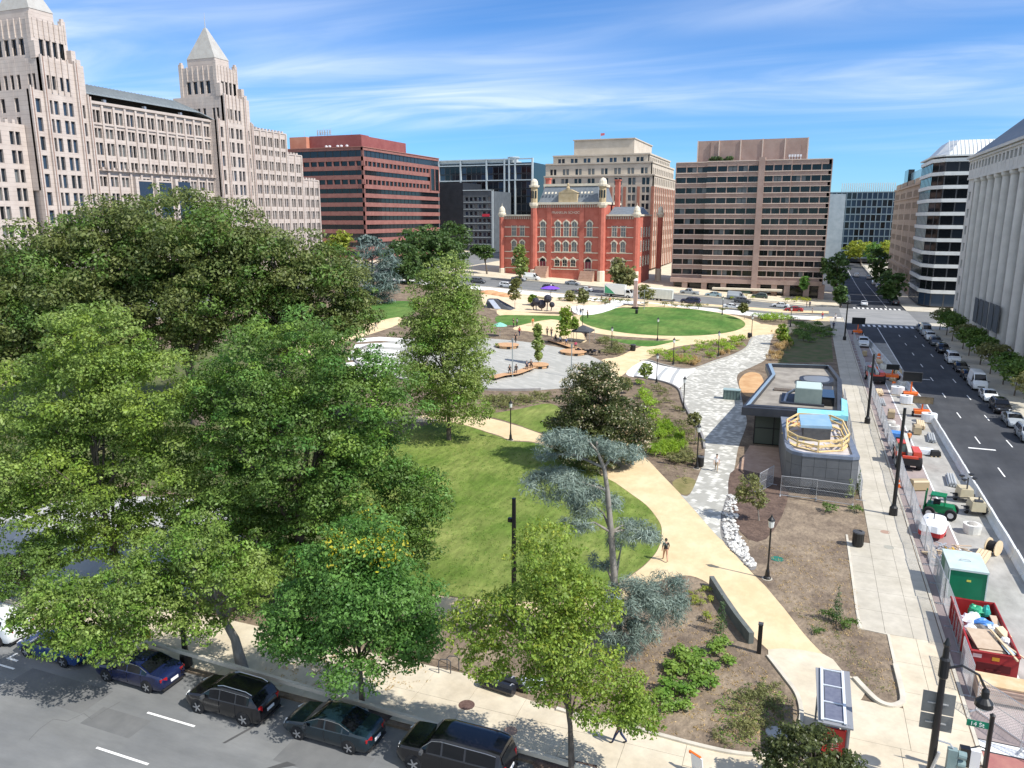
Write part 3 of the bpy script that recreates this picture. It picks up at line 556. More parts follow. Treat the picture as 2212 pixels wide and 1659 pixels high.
        B.grid(t, WEST(y0 + 3.0), -166, -149.2, 49.9, 56.4, [(-163.8, -162.8), (-161.9, -160.9), (-159.8, -158.8), (-157.9, -156.9), (-156, -155), (-152.8, -151.9), (-151.5, -150.6)], [(50.3, 53.4)], kinds=(3, 0), seed=11, depth=.5)
        t.box(-167, -149.9, y0 + .6, y1 - .02, 5, 49.8); t.box(-166, -149.9, y0 + 3.6, y1 - .45, 49.8, 56.3)
        for yy, z1 in ((y0, 50.6), (y0 + 3.2, 57.0), (y1 - 3.0, 57.0), (y1 - .55, 50.6)):       # fluted corner piers
            for q in (0, .55): t.fbox(f1, yy + q, yy + q + .3, 5, z1 - q * .6, 0, .5)
        for k in range(4): t.fbox(f1, y0 + 5.2 + k * 1.45, y0 + 5.4 + k * 1.45, 49.9, 57.0, 0, .28)
        # belfry tier
        b0, b1 = y0 + 3.6, y0 + 11.6; f2 = SOUTH(-151.0)
        B.grid(t, f2, b0, b1, 56.4, 64.0, [(b0 + 1.5 + k * 1.55, b0 + 2.55 + k * 1.55) for k in range(4)], [(57.2, 60.4)], kinds=(3,), seed=12, depth=.5)
        B.grid(t, WEST(b0), -163.5, -151.0, 56.4, 64.0, [(-161.4 + k * 2.2, -160.0 + k * 2.2) for k in range(4)], [(57.2, 60.4)], kinds=(3,), seed=13, depth=.5)
        t.box(-163.5, -151.6, b0 + .55, b1 - .02, 56.4, 63.9)
        for k in range(7): t.fbox(f2, b0 + .4 + k * 1.2, b0 + .6 + k * 1.2, 60.6, 64.3, 0, .22); t.fbox(WEST(b0), -162.8 + k * 1.8, -162.6 + k * 1.8, 60.6, 64.3, 0, .22)
        for (cx, cy) in ((-151.4, b0 + .3), (-151.4, b1 - .3), (-163.1, b0 + .3), (-163.1, b1 - .3)):
            for q in (0, 1): t.box(cx - .55 + q * .25, cx + .45 - q * .1, cy - .5 + q * .2, cy + .5 - q * .2, 56.4, 65.0 + q * .5)
        t.box(-161.8, -152.4, b0 + 1.3, b1 - 1.3, 64, 66.4)
        for (cx, cy, z1) in ((-150.2, y0 + 3.4, 59.6), (-150.2, y1 - 2.2, 59.2), (-150.2, y1 - 1.2, 57.6)): t.box(cx - .9, cx + .6, cy - .55, cy + .55, 56.3, z1)
        B.part('tower', t, LIME)
        pk = MB()
        for yy in (y0 + .43, y1 - .12): pk.fbox(f1, yy, yy + .1, 5, 50.2, 0, .46)
        for yy in (y0 + 3.62, y1 - 2.56): pk.fbox(f1, yy, yy + .1, 5, 56.6, 0, .46)
        B.part('pink_band', pk, PINK)
        p = MB(); cx, cy = -157.1, (b0 + b1) / 2; p.prism([(-161.9, b0 + 1.2), (-152.3, b0 + 1.2), (-152.3, b1 - 1.2), (-161.9, b1 - 1.2)], 66.4, 74.6, taper=[(cx - .3, cy - .3), (cx + .3, cy - .3), (cx + .3, cy + .3), (cx - .3, cy + .3)])
        pr = B.part('spire', p, mat('spire_copper', (.36, .34, .31), (.42, .41, .38), .8, rough=.6))
        fn = MB(); fn.tube([(cx, cy, 74.5), (cx, cy, 78.5)], [.16, .04], 6); fn.tube([(cx, cy - .5, 77), (cx, cy + .5, 77)], .04, 5); B.part('finial', fn, G['steel'], pr)
    B.done()
stone_block()
# ---------------------------------------------------------------- red-brown banded block
def banded_block():
    X, Y = -153.5, 250.0; BR = mat('brown_brick', (.235, .098, .083), (.295, .135, .112), .5, rough=.85, coords='World')
    B = Bld('office_building', 'red-brown brick office block with dark ribbon windows at the street corner', (X, Y, T(X, Y)))
    w = MB(); wf, sf = WEST(Y), SOUTH(X)
    # (z0,z1) ribbons
    rib = [(46.2, 48.5)]; z = 44.7
    for i in range(11): rib.append((z - 1.72, z)); z -= 3.25
    core = MB(); core.box(-193, X - .9, Y + .9, 312, 5, 49.0); B.part('core', core, BR)
    for fr, a, b, n in ((wf, -193, X, 12), (sf, Y, 312, 20)):
        edges = sorted(set([5, 49.5] + [q for r in rib for q in r]))
        for z0, z1 in zip(edges[::2], edges[1::2]): w.fbox(fr, a + .0, b, z0, z1, -.9, 0 if fr is wf else -.001)
        s = (b - a) / n
        for j, (z0, z1) in enumerate(rib):
            for i in range(n): B.win(fr, a + s * i, a + s * (i + 1), z0, z1, -.45, 3 if j else 0, G['black'])
            if j in (1, 3):
                for i in range(n + 1): w.fbox(fr, a + s * i - .3, a + s * i + .3, z0 - .02, z1 + .02, -.8, -.05)
    for z0, z1 in rib: w.box(X - .9, X - .1, Y + .1, Y + .9, z0 - .02, z1 + .02)
    w.box(X - 1.4, X + .05, Y - .05, Y + 1.4, 5, 13.5)
    B.part('wall', w, BR)
    sl = MB(); sl.fbox(sf, 303, 311.2, 36.0, 44.9, .02, .12); B.part('stair_glazing', sl, GL[3])
    for k in range(3): q = MB(); q.fbox(sf, 303 + k * 4, 303.5 + k * 4, 36, 44.9, .1, .3); B.part('pier', q, BR)
    p = MB(); p.box(-188, -180.5, 254, 266, 49, 54.3); B.part('penthouse', p, mat('orange_brick', (.46, .19, .12), (.52, .24, .16), .4, rough=.85))
    p = MB(); p.box(-180.4, -158, 256, 262, 49, 54.6); p.box(-158, -157.6, 256, 290, 49, 54.2); p.box(-180, -158.2, 262, 290, 49, 54.0); B.part('penthouse', p, mat('dark_red_metal', (.23, .065, .06), (.28, .09, .08), .4, rough=.7))
    p = MB()
    for x_, h in ((-178, 57.5), (-176.5, 57), (-175, 57.8), (-173.5, 57.2), (-172, 57.5), (-184, 57), (-163, 56)): p.tube([(x_, 258, 54.4), (x_, 258, h)], .07, 5)
    for z_ in (55.2, 56.0, 56.9): p.beam((-178.2, 258, z_), (-171.8, 258, z_), .1)
    for k in range(6): p.box(-178 + k * 1.1, -177.6 + k * 1.1, 257.6, 257.9, 55.3, 56.7)
    B.part('antenna', p, G['steel'])
    p = MB()
    for x_ in (-172, -170.5, -167, -165.4, -163): p.lathe((x_, 254.5, 50.2), [(.1, -1.2), (.1, 0), (.5, .1), (.55, .6), (.05, .75)], 8)
    B.part('satellite_dish', p, G['plastic_white'])
    p = MB(); p.fbox(wf, -193, X + .1, 49.5, 49.75, -.9, .25); p.fbox(sf, Y - .1, 312, 49.5, 49.75, -.9, .25); B.part('parapet', p, mat('brown_coping', (.33, .15, .12), rough=.8))
    B.done()
banded_block()
# ---------------------------------------------------------------- glass blocks behind
def glass_blocks():
    B = Bld('glass_building', 'pale framed glass office tower behind the dark hotel block', (-150, 360, 3))
    w = MB(); fr = WEST(360); x0, x1 = PY(948, 345, 360)[0], PY(1150, 360, 360)[0]; top = PY(1000, 345, 360)[1]
    c = MB(); c.box(x0, x1, 360.6, 385, 3, top - 2); B.part('core', c, GL[3])
    cols = [x0, x0 + 12, x0 + 26, PY(1090, 400, 360)[0], PY(1100, 400, 360)[0], PY(1113, 400, 360)[0], x1]
    for a in cols: w.fbox(fr, a - .35, a + .35, 3, top, -.6, .5)
    for z in (top - 3.2, top - .6, top - 10.5): w.fbox(fr, x0, x1, z, z + .5, -.6, .45)
    B.part('frame', w, mat('pale_frame', (.44, .50, .52), (.50, .56, .58), .5, rough=.5))
    for a, b in zip(cols, cols[1:]):
        n = max(1, int((b - a) / 2.6)); z = 6
        while z < top - 3.6:
            for i in range(n): B.win(fr, a + .35 + (b - a - .7) * i / n, a + .35 + (b - a - .7) * (i + 1) / n, z, z + 3.3, -.3, random.Random(int(z * 7 + i)).choice((0, 1, 3, 3, 0)), G['dgrey'])
            z += 3.6
    p = MB(); p.box(x0, cols[3], 360.8, 384, top - 2.2, top); p.lathe((PY(1103, 400, 360)[0], 364, top - 3), [(2.4, 0), (2.4, 3.4), (3.0, 3.4), (3.0, 3.9), (.1, 4)], 14); B.part('penthouse', p, mat('pale_frame', (.44, .50, .52)))
    B.done(220)
    B = Bld('hotel_building', 'dark charcoal hotel block with a grey window grid and small red sign', (-140, 330, 4))
    fr = WEST(330); x0, x1 = PY(948, 400, 330)[0], PY(1066, 400, 330)[0]; xm = PY(1000, 400, 330)[0]; tl, tr = PY(970, 395, 330)[1], PY(1030, 412, 330)[1]
    c = MB(); c.box(x0, xm, 330.5, 352, 4, tl); c.fbox(fr, x0, xm, 4, tl, -.5, 0); B.part('wall', c, mat('charcoal_panel', (.018, .022, .028), (.028, .032, .04), .4, rough=.5))
    w = MB(); us = even(xm + .6, x1 - 1.4, 6, .72); nf = 9; zs = [(6.5 + i * (tr - 8) / nf, 6.5 + i * (tr - 8) / nf + 1.9) for i in range(nf)]
    B.grid(w, fr, xm, x1, 4, tr, us, zs, depth=.5, kinds=(0, 0, 2, 1), frame=mat('pale_frame', (.44, .50, .52)), seed=21); w.box(xm, x1, 330.6, 352, 4, tr - .3)
    B.part('wall', w, mat('slate_panel', (.075, .088, .10), (.10, .115, .13), .5, rough=.55))
    e = MB(); e.fbox(fr, x1 - .9, x1, 4, tr + .5, .02, .3); e.fbox(fr, xm, x1, tr, tr + .4, -.4, .3); B.part('pale_edge', e, mat('pale_frame', (.44, .50, .52)))
    for i, (z0, z1) in enumerate(zs): e = MB(); e.fbox(fr, xm + .2, x1 - 1, z0 - .55, z0 - .35, .02, .15); B.part('floor_band', e, mat('pale_frame', (.44, .50, .52)))
    z_ = PY(1048, 465, 330)[1]; s = MB(); xx = PY(1042, 465, 330)[0]; s.fbox(fr, xx, xx + 3.6, z_ - .6, z_ + .6, .1, .3); B.part('red_sign', s, mat('red_sign', (.55, .04, .07), rough=.4)); 
    B.done()
glass_blocks()
# ---------------------------------------------------------------- red brick school
def school():
    Y = 250.0; S = lambda cx, cy: PY(1071.4 + cx * .16665, 368.6 + cy * .16665, Y)
    SX = lambda cx, cy=800: S(cx, cy)[0]; SZ = lambda cy, cx=900: S(cx, cy)[1]
    BRK = mat('red_brick', (.41, .11, .076), (.49, .155, .112), .5, rough=.85, coords='World', bump=.2, bscale=9, detail=8); CRM = mat('cream_trim', (.60, .54, .42), (.70, .64, .52), 1, rough=.75, coords='World'); SLT = mat('slate_roof', (.13, .155, .18), (.18, .205, .23), 1.2, rough=.55, coords='World')
    B = Bld('brick_school_building', 'red brick landmark building with cream arches, turrets and slate mansard roof', (SX(900), Y, T(SX(900), Y)))
    w = MB(); fr = WEST(Y); zb = 1.0
    xl, xm0, xm1, xr = SX(70), SX(470), SX(1420), SX(1850); zw, zc = SZ(590), SZ(440)
    depth = 20
    w.box(xl, xm0, Y, Y + depth, zb, zw); w.box(xm1, xr, Y, Y + depth, zb, zw); w.box(xm0, xm1, Y - 1.2, Y + depth, zb, zc)
    wall = B.part('wall', w, BRK)
    br = MB()                                                       # corbel course: each small bracket
    for (a, b, yy, zt) in ((xl, xm0, Y, zw), (xm1, xr, Y, zw), (xm0, xm1, Y - 1.2, zc)):
        n = int((b - a) / .75)
        for i in range(n): x_ = a + (b - a) * (i + .5) / n; br.box(x_ - .18, x_ + .18, yy - .45, yy, zt - 1.0, zt - .1)
    B.part('corbel', br, mat('corbel_stone', (.42, .36, .29), rough=.8))
    cn = MB()
    cn.box(xl - .3, xm0 - .35, Y - .7, Y + depth, zw, zw + .55); cn.box(xm1 + .35, xr + .4, Y - .7, Y + depth, zw, zw + .55); cn.box(xm0 - .3, xm1 + .3, Y - 1.9, Y + depth + .3, zc, zc + .75)
    for z_, d in ((SZ(860), .12), (SZ(1060), .12), (SZ(1275), .15), (SZ(1150), .05), (SZ(735), .05)):
        for (a, b, yy) in ((xl + 1, xm0 - 1, Y), (xm1 + .5, xr - 1.2, Y), (xm0 + 1.6, xm1 - 1.6, Y - 1.2)): cn.box(a, b, yy - d - .05, yy + .02, z_ - .12, z_ + .15)
    B.part('cornice', cn, CRM)
    # turrets
    for cx_, yy, ztop, r, big in ((80, Y, SZ(570), 1.0, 0), (1820, Y, SZ(575), 1.0, 0), (2000, Y + depth - 3, SZ(575), .9, 0), (510, Y - 1.3, SZ(460), 1.15, 1), (1385, Y - 1.3, SZ(460), 1.15, 1)):
        x_ = SX(cx_); t = MB(); t.lathe((x_, yy, 0), [(r, zb), (r, ztop)], 8); tr = B.part('turret', t, BRK)
        c = MB(); c.lathe((x_, yy, 0), [(r * 1.15, zb), (r * 1.15, SZ(1290)), (r, SZ(1290) + .2)], 8); B.part('turret_base', c, CRM, tr); c = MB()
        if big:
            c.lathe((x_, yy, ztop), [(r, -.6), (r * 1.45, .2), (r * 1.5, .9), (r * 1.1, .95), (r * 1.1, 1.2)], 8); B.part('turret_collar', c, CRM, tr); c = MB()
            zt2 = SZ(205); c.lathe((x_, yy, 0), [(r * 1.45, zt2 - .2), (r * 1.6, zt2 + .4), (r * 1.15, zt2 + .5), (r * 1.05, zt2 + 1.6), (r * .7, zt2 + 2.3), (.05, zt2 + 2.6)], 10)
            B.part('turret_cap', c, CRM, tr); bl = MB(); bl.lathe((x_, yy, 0), [(r * 1.02, ztop + 1.2), (r * 1.02, zt2)], 8); B.part('belfry', bl, mat('buff_stone', (.40, .31, .18), (.48, .39, .25), 1, rough=.8), tr)
            op = MB()
            for a in (-.5, 0, .5): op.rbox((x_ + math.sin(a * 1.57) * r * 1.0, yy - math.cos(a * 1.57) * r * 1.0, (ztop + zt2) / 2 + .6), (.5, .2, 2.4), rz=a * 1.57)
            B.part('belfry_opening', op, GL[3], tr)
        else:
            zt2 = ztop; c.lathe((x_, yy, zt2), [(r, -.8), (r * 1.35, 0), (r * 1.4, .5), (r * 1.1, .7), (r * 1.12, 1.4), (r * .85, 2.2), (r * .3, 2.8), (.06, 3.0), (.05, 3.8)], 12); B.part('turret_cap', c, CRM, tr)
    # mansard
    r = MB(); a, b = SX(560), SX(1330); zt = SZ(195)
    r.prism([(a, Y - .6), (b, Y - .6), (b, Y + depth - .5), (a, Y + depth - .5)], zc + .7, zt, taper=[(a + 1.3, Y + 2.2), (b - 1.3, Y + 2.2), (b - 1.3, Y + depth - 3), (a + 1.3, Y + depth - 3)]); rf = B.part('mansard_roof', r, SLT)
    c = MB(); c.box(a + .8, b - .8, Y + 1.8, Y + depth - 2.6, zt - .1, zt + .7); B.part('roof_crest', c, CRM, rf)
    g = MB(); ga, gb = SX(820), SX(1055); g.box(ga, gb, Y - 1.25, Y + 2, zc + .7, SZ(290)); g.prism([(ga - .3, Y - 1.3), (gb + .3, Y - 1.3), (gb + .3, Y + 2), (ga - .3, Y + 2)], SZ(290), SZ(245), taper=[((ga + gb) / 2 - .9, Y - 1.3), ((ga + gb) / 2 + .9, Y - 1.3), ((ga + gb) / 2 + .9, Y + 2), ((ga + gb) / 2 - .9, Y + 2)])
    g.lathe(((ga + gb) / 2, Y - .9, SZ(250)), [(.5, 0), (.65, .6), (.3, 1.3), (.5, 1.7), (.05, 2.2)], 8); B.part('roof_pediment', g, mat('buff_stone', (.40, .31, .18)))
    s = MB()
    for side in ((615, 790), (1080, 1255)):
        for k in range(4):
            x_ = SX(side[0] + (side[1] - side[0]) * (k + .5) / 4); s.rbox((x_, Y + .22, SZ(287)), (.55, .12, .75), rx=-.6)
    B.part('roof_medallion', s, CRM, rf)
    wr = MB(); wr.prism([(SX(1440), Y + 1), (xr - .5, Y + 1), (xr - .5, Y + depth), (SX(1440), Y + depth)], zw + .5, SZ(470), taper=[(SX(1470), Y + 6), (SX(1770), Y + 6), (SX(1770), Y + depth - 4), (SX(1470), Y + depth - 4)]); B.part('wing_roof', wr, SLT)
    ch = MB()
    for cx_ in (590, 1500): x_ = SX(cx_); ch.box(x_ - .7, x_ + .7, Y + 6, Y + 8, zw, SZ(130 if cx_ > 700 else 95)); ch.box(x_ - .95, x_ + .95, Y + 5.8, Y + 8.2, SZ(130 if cx_ > 700 else 95), SZ(130 if cx_ > 700 else 95) + .4)
    B.part('chimney', ch, BRK)
    # arched windows
    def aw(cx_, ctop, cbot, wd, yy, door=False, kind=2, arch=True):
        x_ = SX(cx_); z1, z0 = SZ(ctop), SZ(cbot); h = wd / 2; n = 8; zs = z1 - (h if arch else 0)
        poly = [(x_ - h, z0), (x_ + h, z0)] + ([(x_ + h * math.cos(math.pi * i / n), zs + h * math.sin(math.pi * i / n)) for i in range(n + 1)] if arch else [(x_ + h, z1), (x_ - h, z1)])
        p = MB(); p.add([(q[0], yy - .06, q[1]) for q in poly], [tuple(range(len(poly)))]); o = p.build('door' if door else 'window', mat('maroon_door', (.16, .025, .04), rough=.5) if door else GL[kind], B.root)
        t = MB(); rr = [(h + .06, 0), (h + .42, 0)]
        if arch:
            for i in range(n):
                a0, a1 = math.pi * i / n, math.pi * (i + 1) / n; q = []
                for dd in (-.3, 0):
                    q += [(x_ + (h + .02) * math.cos(a0), yy + dd, zs + (h + .02) * math.sin(a0)), (x_ + (h + .42) * math.cos(a0), yy + dd, zs + (h + .42) * math.sin(a0)), (x_ + (h + .42) * math.cos(a1), yy + dd, zs + (h + .42) * math.sin(a1)), (x_ + (h + .02) * math.cos(a1), yy + dd, zs + (h + .02) * math.sin(a1))]
                t.hexa([q[0], q[1], q[2], q[3], q[4], q[5], q[6], q[7]])
            t.box(x_ - .22, x_ + .22, yy - .4, yy, z1 + .1, z1 + .62)
        for sx in (-1, 1): t.box(x_ + sx * (h + .14) - .14, x_ + sx * (h + .14) + .14, yy - .2, yy, zs - .25, zs); t.box(x_ + sx * (h + .06) - .07, x_ + sx * (h + .06) + .07, yy - .16, yy, z0, zs)
        t.box(x_ - h - .4, x_ + h + .4, yy - .28, yy, z0 - .25, z0)
        t.build('window_surround', CRM, o)
        b_ = MB(); b_.box(x_ - .04, x_ + .04, yy - .1, yy - .05, z0, z1 - .05); b_.box(x_ - h, x_ + h, yy - .1, yy - .05, (z0 + zs) / 2 - .04, (z0 + zs) / 2 + .04); b_.build('glazing_bar', CRM, o)
        if door:
            f = MB(); f.add([(x_ + h * math.cos(math.pi * i / n), yy - .1, zs + h * math.sin(math.pi * i / n)) for i in range(n + 1)], [tuple(range(n + 1))]); f.build('fanlight', GL[0], o)
    yc = Y - 1.2
    for cx_ in (625, 815, 925, 1030, 1225): aw(cx_, 660, 850, 1.7, yc)
    for cx_ in (615, 815, 922, 1030, 1215): aw(cx_, 920, 1045, 1.7, yc)
    for cx_ in (812, 912, 1020): aw(cx_, 1140, 1235, 1.5, yc, kind=0)
    for cx_ in (625, 1215): aw(cx_, 1135, 1345, 2.1, yc, door=True)
    for cx_, c2 in ((235, 0), (342, 0), (1535, 0), (1650, 0)): aw(cx_, 715, 850, 1.5, Y, arch=False); aw(cx_, 915, 1045, 1.5, Y); aw(cx_, 1140, 1235, 1.5, Y, kind=0)
    sd = MB()                                                       # side face windows
    for k in range(4):
        for zt, zb_ in ((SZ(730), SZ(860)), (SZ(900), SZ(1045)), (SZ(1100), SZ(1235))): B.win(SOUTH(xr), Y + 3 + k * 4.4, Y + 4.7 + k * 4.4, zb_, zt, .05, 2, CRM)
    st = MB(); s2 = MB()
    for k in range(6): st.box(SX(1215) - 2.4, SX(1215) + 2.4, Y - 2.0 - k * .45 - .45, Y - 2.0 - k * .45 if k else Y - 1.2, T(-70, Y) - .5, T(-70, Y) + 3.0 - k * .5); s2.box(SX(625) - 2.2, SX(625) + 2.2, Y - 2.0 - k * .45 - .45, Y - 2.0 - k * .45 if k else Y - 1.2, T(-90, Y) - .5, T(-90, Y) + 3.2 - k * .5)
    B.part('entrance_steps', st, mat('brownstone', (.40, .26, .19), (.48, .33, .25), 1, rough=.8)); B.part('entrance_steps', s2, mat('brownstone', (.40, .26, .19)))
    pl = MB()                                                       # brick pilasters
    for cx_ in (705, 1125): pl.box(SX(cx_) - .8, SX(cx_) + .8, yc - .3, yc, zb, zc)
    B.part('pilaster', pl, BRK)
    for txt, cx_, size in (('FRANKLIN SCHOOL', 925, 1.15),):
        me = text_mesh(txt, size); me.materials.append(CRM); o = link('lettering', me, B.root); o.rotation_euler = (math.pi / 2, 0, 0); o.location = Vector((SX(cx_), yc - .03, SZ(545))) - B.loc
    B.done()
school()
# ---------------------------------------------------------------- tall beige block behind the school
def beige_block():
    Y = 300.0; X1 = PY(1412, 400, Y)[0]; X0 = PY(1175, 400, Y)[0]; B = Bld('office_building', 'tall beige stepped office block rising behind the brick school', (X0 + 15, Y, 5))
    BG = mat('beige_stone', (.47, .41, .33), (.55, .485, .40), .3, rough=.85, coords='World'); BK = mat('salmon_brick', (.34, .14, .095), (.40, .19, .13), .5, rough=.85, coords='World')
    z = lambda v, u=1300: PY(u, v, Y)[1]; w = MB(); fr = WEST(Y); sf = SOUTH(X1); YE = 352
    tiers = [(z(372), z(440), 0), (z(345), z(372), 1.0), (z(330), z(345), 3.0)]
    body = MB()
    B.grid(w, fr, X0, X1, 5, z(380), pairs(X0 + .6, X1 - .4, 8, 1.25, .35), [(z(v2), z(v1)) for v1, v2 in ((385, 400), (405, 417), (422, 434), (440, 452), (458, 470), (478, 490), (498, 510))], depth=.5, kinds=(0, 0, 2), seed=31)
    B.grid(w, sf, Y, YE, 5, z(380), pairs(Y + .6, YE - .4, 12, 1.1, .4), [(z(v2), z(v1)) for v1, v2 in ((385, 400), (405, 417), (422, 434), (440, 452), (458, 470), (478, 490), (498, 510), (520, 532), (540, 552))], depth=.5, kinds=(0, 3), seed=32)
    w.box(X0, X1 - .6, Y + .6, YE, 5, z(380) - .3)
    B.grid(w, WEST(Y + 2), X0, X1 - 1.2, z(380), z(352), pairs(X0 + .6, X1 - 1.6, 8, 1.1, .4), [(z(376), z(363))], depth=.4, kinds=(0, 2), seed=33)
    B.grid(w, SOUTH(X1 - 1.2), Y + 2, YE, z(380), z(352), pairs(Y + 2.6, YE - .4, 12, 1.1, .4), [(z(376), z(363))], depth=.4, kinds=(0, 2), seed=34)
    w.box(X0, X1 - 1.7, Y + 2.5, YE, z(380) - .4, z(352) - .2)
    B.grid(w, WEST(Y + 5), X0 + 2.2, X1 - 3, z(352), z(333), pairs(X0 + 3, X1 - 4, 7, 1.2, .4), [(z(350), z(339))], depth=.4, kinds=(0, 1), seed=35)
    B.grid(w, SOUTH(X1 - 3), Y + 5, YE, z(352), z(333), pairs(Y + 6, YE - 1, 11, 1.2, .4), [(z(350), z(339))], depth=.4, kinds=(2, 1), seed=36)
    w.box(X0 + 2.2, X1 - 3.5, Y + 5.5, YE, z(352) - .3, z(333) - .2)
    for q, y_, zz_ in ((0, Y, z(380)), (1.2, Y + 2, z(352)), (3, Y + 5, z(333))): w.box(X0 + (2 if q == 3 else 0), X1 - q + .35, y_ - .4, YE, zz_ - .2, zz_ + .35)
    w.box(PY(1240, 320, Y + 10)[0], PY(1370, 320, Y + 10)[0], Y + 10, YE - 6, z(335), PY(1300, 302, Y + 10)[1])
    w.box(PY(1238, 320, Y + 10)[0], PY(1372, 320, Y + 10)[0], Y + 9.5, YE - 5.5, PY(1300, 302, Y + 10)[1], PY(1300, 300, Y + 10)[1])
    B.part('wall', w, BG)
    for k in range(9):
        a = X0 + .6 + k * (X1 - X0 - 1) / 8 - .55; q = MB(); q.fbox(fr, a, a + 1.1, 5, z(404), .02, .25); B.part('brick_pier', q, BK)
    for k in range(13):
        a = Y + .6 + k * (YE - Y - 1) / 12 - .6; q = MB(); q.fbox(sf, a, a + 1.2, 5, z(404), .02, .25); B.part('brick_pier', q, BK)
    q = MB(); q.tube([(PY(1297, 310, Y + 14)[0], Y + 14, z(335)), (PY(1297, 310, Y + 14)[0], Y + 14, PY(1297, 287, Y + 14)[1])], .1, 5); fp = B.part('flagpole', q, G['steel'])
    q = MB(); x_ = PY(1297, 288, Y + 14)[0]; z_ = PY(1297, 288, Y + 14)[1]; q.hexa([(x_ + .1, Y + 14, z_ - 1), (x_ + 1.7, Y + 14.2, z_ - .8), (x_ + 1.7, Y + 14.24, z_ - .8), (x_ + .1, Y + 14.04, z_ - 1), (x_ + .1, Y + 14, z_), (x_ + 1.7, Y + 14.2, z_ + .1), (x_ + 1.7, Y + 14.24, z_ + .1), (x_ + .1, Y + 14.04, z_)]); B.part('flag', q, mat('flag_red', (.45, .12, .14), rough=.8), fp)
    B.done()
beige_block()
# ---------------------------------------------------------------- pinkish concrete block with ribbon windows
def pink_block():
    Y = 252.0; B = Bld('office_building', 'pinkish concrete office block with stacked ribbon windows and ground arcade', (-20, Y, 1.0))
    PK = mat('pink_concrete', (.325, .225, .188), (.395, .285, .242), .35, rough=.85, coords='World', detail=7); SL = mat('pale_sill', (.62, .50, .42), rough=.8)
    x = lambda u, v=500, yy=Y: PY(u, v, yy)[0]; z = lambda v, u=1600: PY(u, v, Y)[1]
    XL, XP0, XP1, XR = x(1452), x(1630), x(1643), x(1790, 450); top = z(348)
    w = MB(); s = MB(); n = 11; fl = (z(355) - z(604)) / n
    rows = [(z(355) - fl * i - fl * .64, z(355) - fl * i - fl * .12) for i in range(n)]
    core = MB(); core.box(XL + .5, XR - .5, Y + 3.2, Y + 32, 0, top - .4); core.box(XL + 4, XR - 4, Y + 4, Y + 30, top - .5, top); B.part('core', core, PK)
    segs = [(XL, x(1520), Y + 2.6, 3), (x(1520), XP0, Y + .6, 5), (XP1, x(1700), Y + .4, 3), (x(1700), XR, Y + .9, 4)]
    for (a, b, yy, nb) in segs:
        fr = WEST(yy); zl = z(612)
        for (z0, z1) in reversed(rows): w.fbox(fr, a, b, zl, z0, -.9, 0); s.fbox(fr, a, b, z0 - .28, z0 - .02, .02, .22); s.fbox(fr, a, b, zl + .02, zl + .16, .02, .16); zl = z1
        w.fbox(fr, a, b, zl, top, -.9, 0); s.fbox(fr, a, b, top, top + .25, -.9, .15)
        for j, (z0, z1) in enumerate(rows):
            for i in range(nb * 2): B.win(fr, a + (b - a) * i / nb / 2, a + (b - a) * (i + 1) / nb / 2, z0, z1, -.55, random.Random(j * 31 + i + int(a)).choice((3, 3, 3, 0, 3, 2)), G['black'])
        for i in range(nb + 1):
            if yy > Y + .8 or i: w.fbox(fr, a + (b - a) * i / nb - .14, a + (b - a) * i / nb + .14, z(612), top, -.95, .06)
        w.box(a, b, yy + .8, Y + 3.3, z(612), top - .1)
    for fr, (a, b) in ((SOUTH(XR), (Y + .9, Y + 32)),):
        zl = z(612)
        for (z0, z1) in reversed(rows): w.fbox(fr, a, b, zl, z0, -.9, 0); zl = z1
        w.fbox(fr, a, b, zl, top, -.9, 0)
        for (z0, z1) in rows: B.win(fr, a, b, z0, z1, -.5, 3, G['black'])
    for (a, b) in ((XP0, XP1), (x(1478), x(1492))): w.box(a, b, Y - .3, Y + 3.4, 0, top + (1 if a == XP0 else -45))
    # upper storeys set back
    xa, xb = PY(1508, 320, Y + 6)[0], PY(1745, 320, Y + 6)[0]; zt = PY(1600, 302, Y + 6)[1]
    w.box(xa, xb, Y + 6, Y + 26, top - .2, zt); w.box(xa + 4, xb - 2, Y + 5.6, Y + 6, top, zt - .4); B.part('wall', w, PK)
    sp = MB()
    for k in range(6): q = xa + (xb - xa) * k / 5; sp.box(q - .15, q + .15, Y + 5.35, Y + 5.62, top, zt + .1)
    B.part('pale_rib', sp, SL); B.part('sill_band', s, SL)
    t = MB()
    for k in range(5): q = xb - 5 + k * .8; t.tube([(q, Y + 5, top), (q, Y + 5, top + 1.6)], .12, 5); t.box(q - .3, q + .3, Y + 4.8, Y + 5.2, top + 1.2, top + 1.9)
    B.part('antenna', t, G['plastic_white'])
    g = MB()
    for k in range(60): q = x(1520) + random.random() * 7; g.sphere((q, Y + 4 + random.random(), top + random.random() * 1.6), random.uniform(.3, .6), 5, 4)
    B.part('roof_planting', g, leafmat('roof_shrub', (.035, .07, .02), (.07, .11, .03)))
    # ground arcade
    a = MB()
    for u in (1478, 1520, 1562, 1636, 1672, 1700, 1742, 1775): q = x(u, 620); a.box(q - .85, q + .85, Y + .2, Y + 2.2, 0, z(610))
    B.part('column', a, PK)
    st = MB(); st.box(XL + 1, XR - 1, Y + 3.0, Y + 3.4, 0, z(608)); B.part('shopfront', st, GL[3])
    bd = MB(); bd.box(XL, XR, Y - .1, Y + 3.4, z(613), z(604)); B.part('fascia_band', bd, PK)
    aw = MB(); aw.box(x(1540, 620), x(1690, 620), Y - 2.0, Y + .1, z(626), z(622)); B.part('canopy', aw, mat('cream_trim', (.60, .54, .42)))
    sh = MB(); sh.box(x(1560, 635), x(1625, 635), Y - .3, Y + .3, z(640), z(629)); B.part('shop_window', sh, mat('teal_shop', (.16, .30, .27), rough=.2))
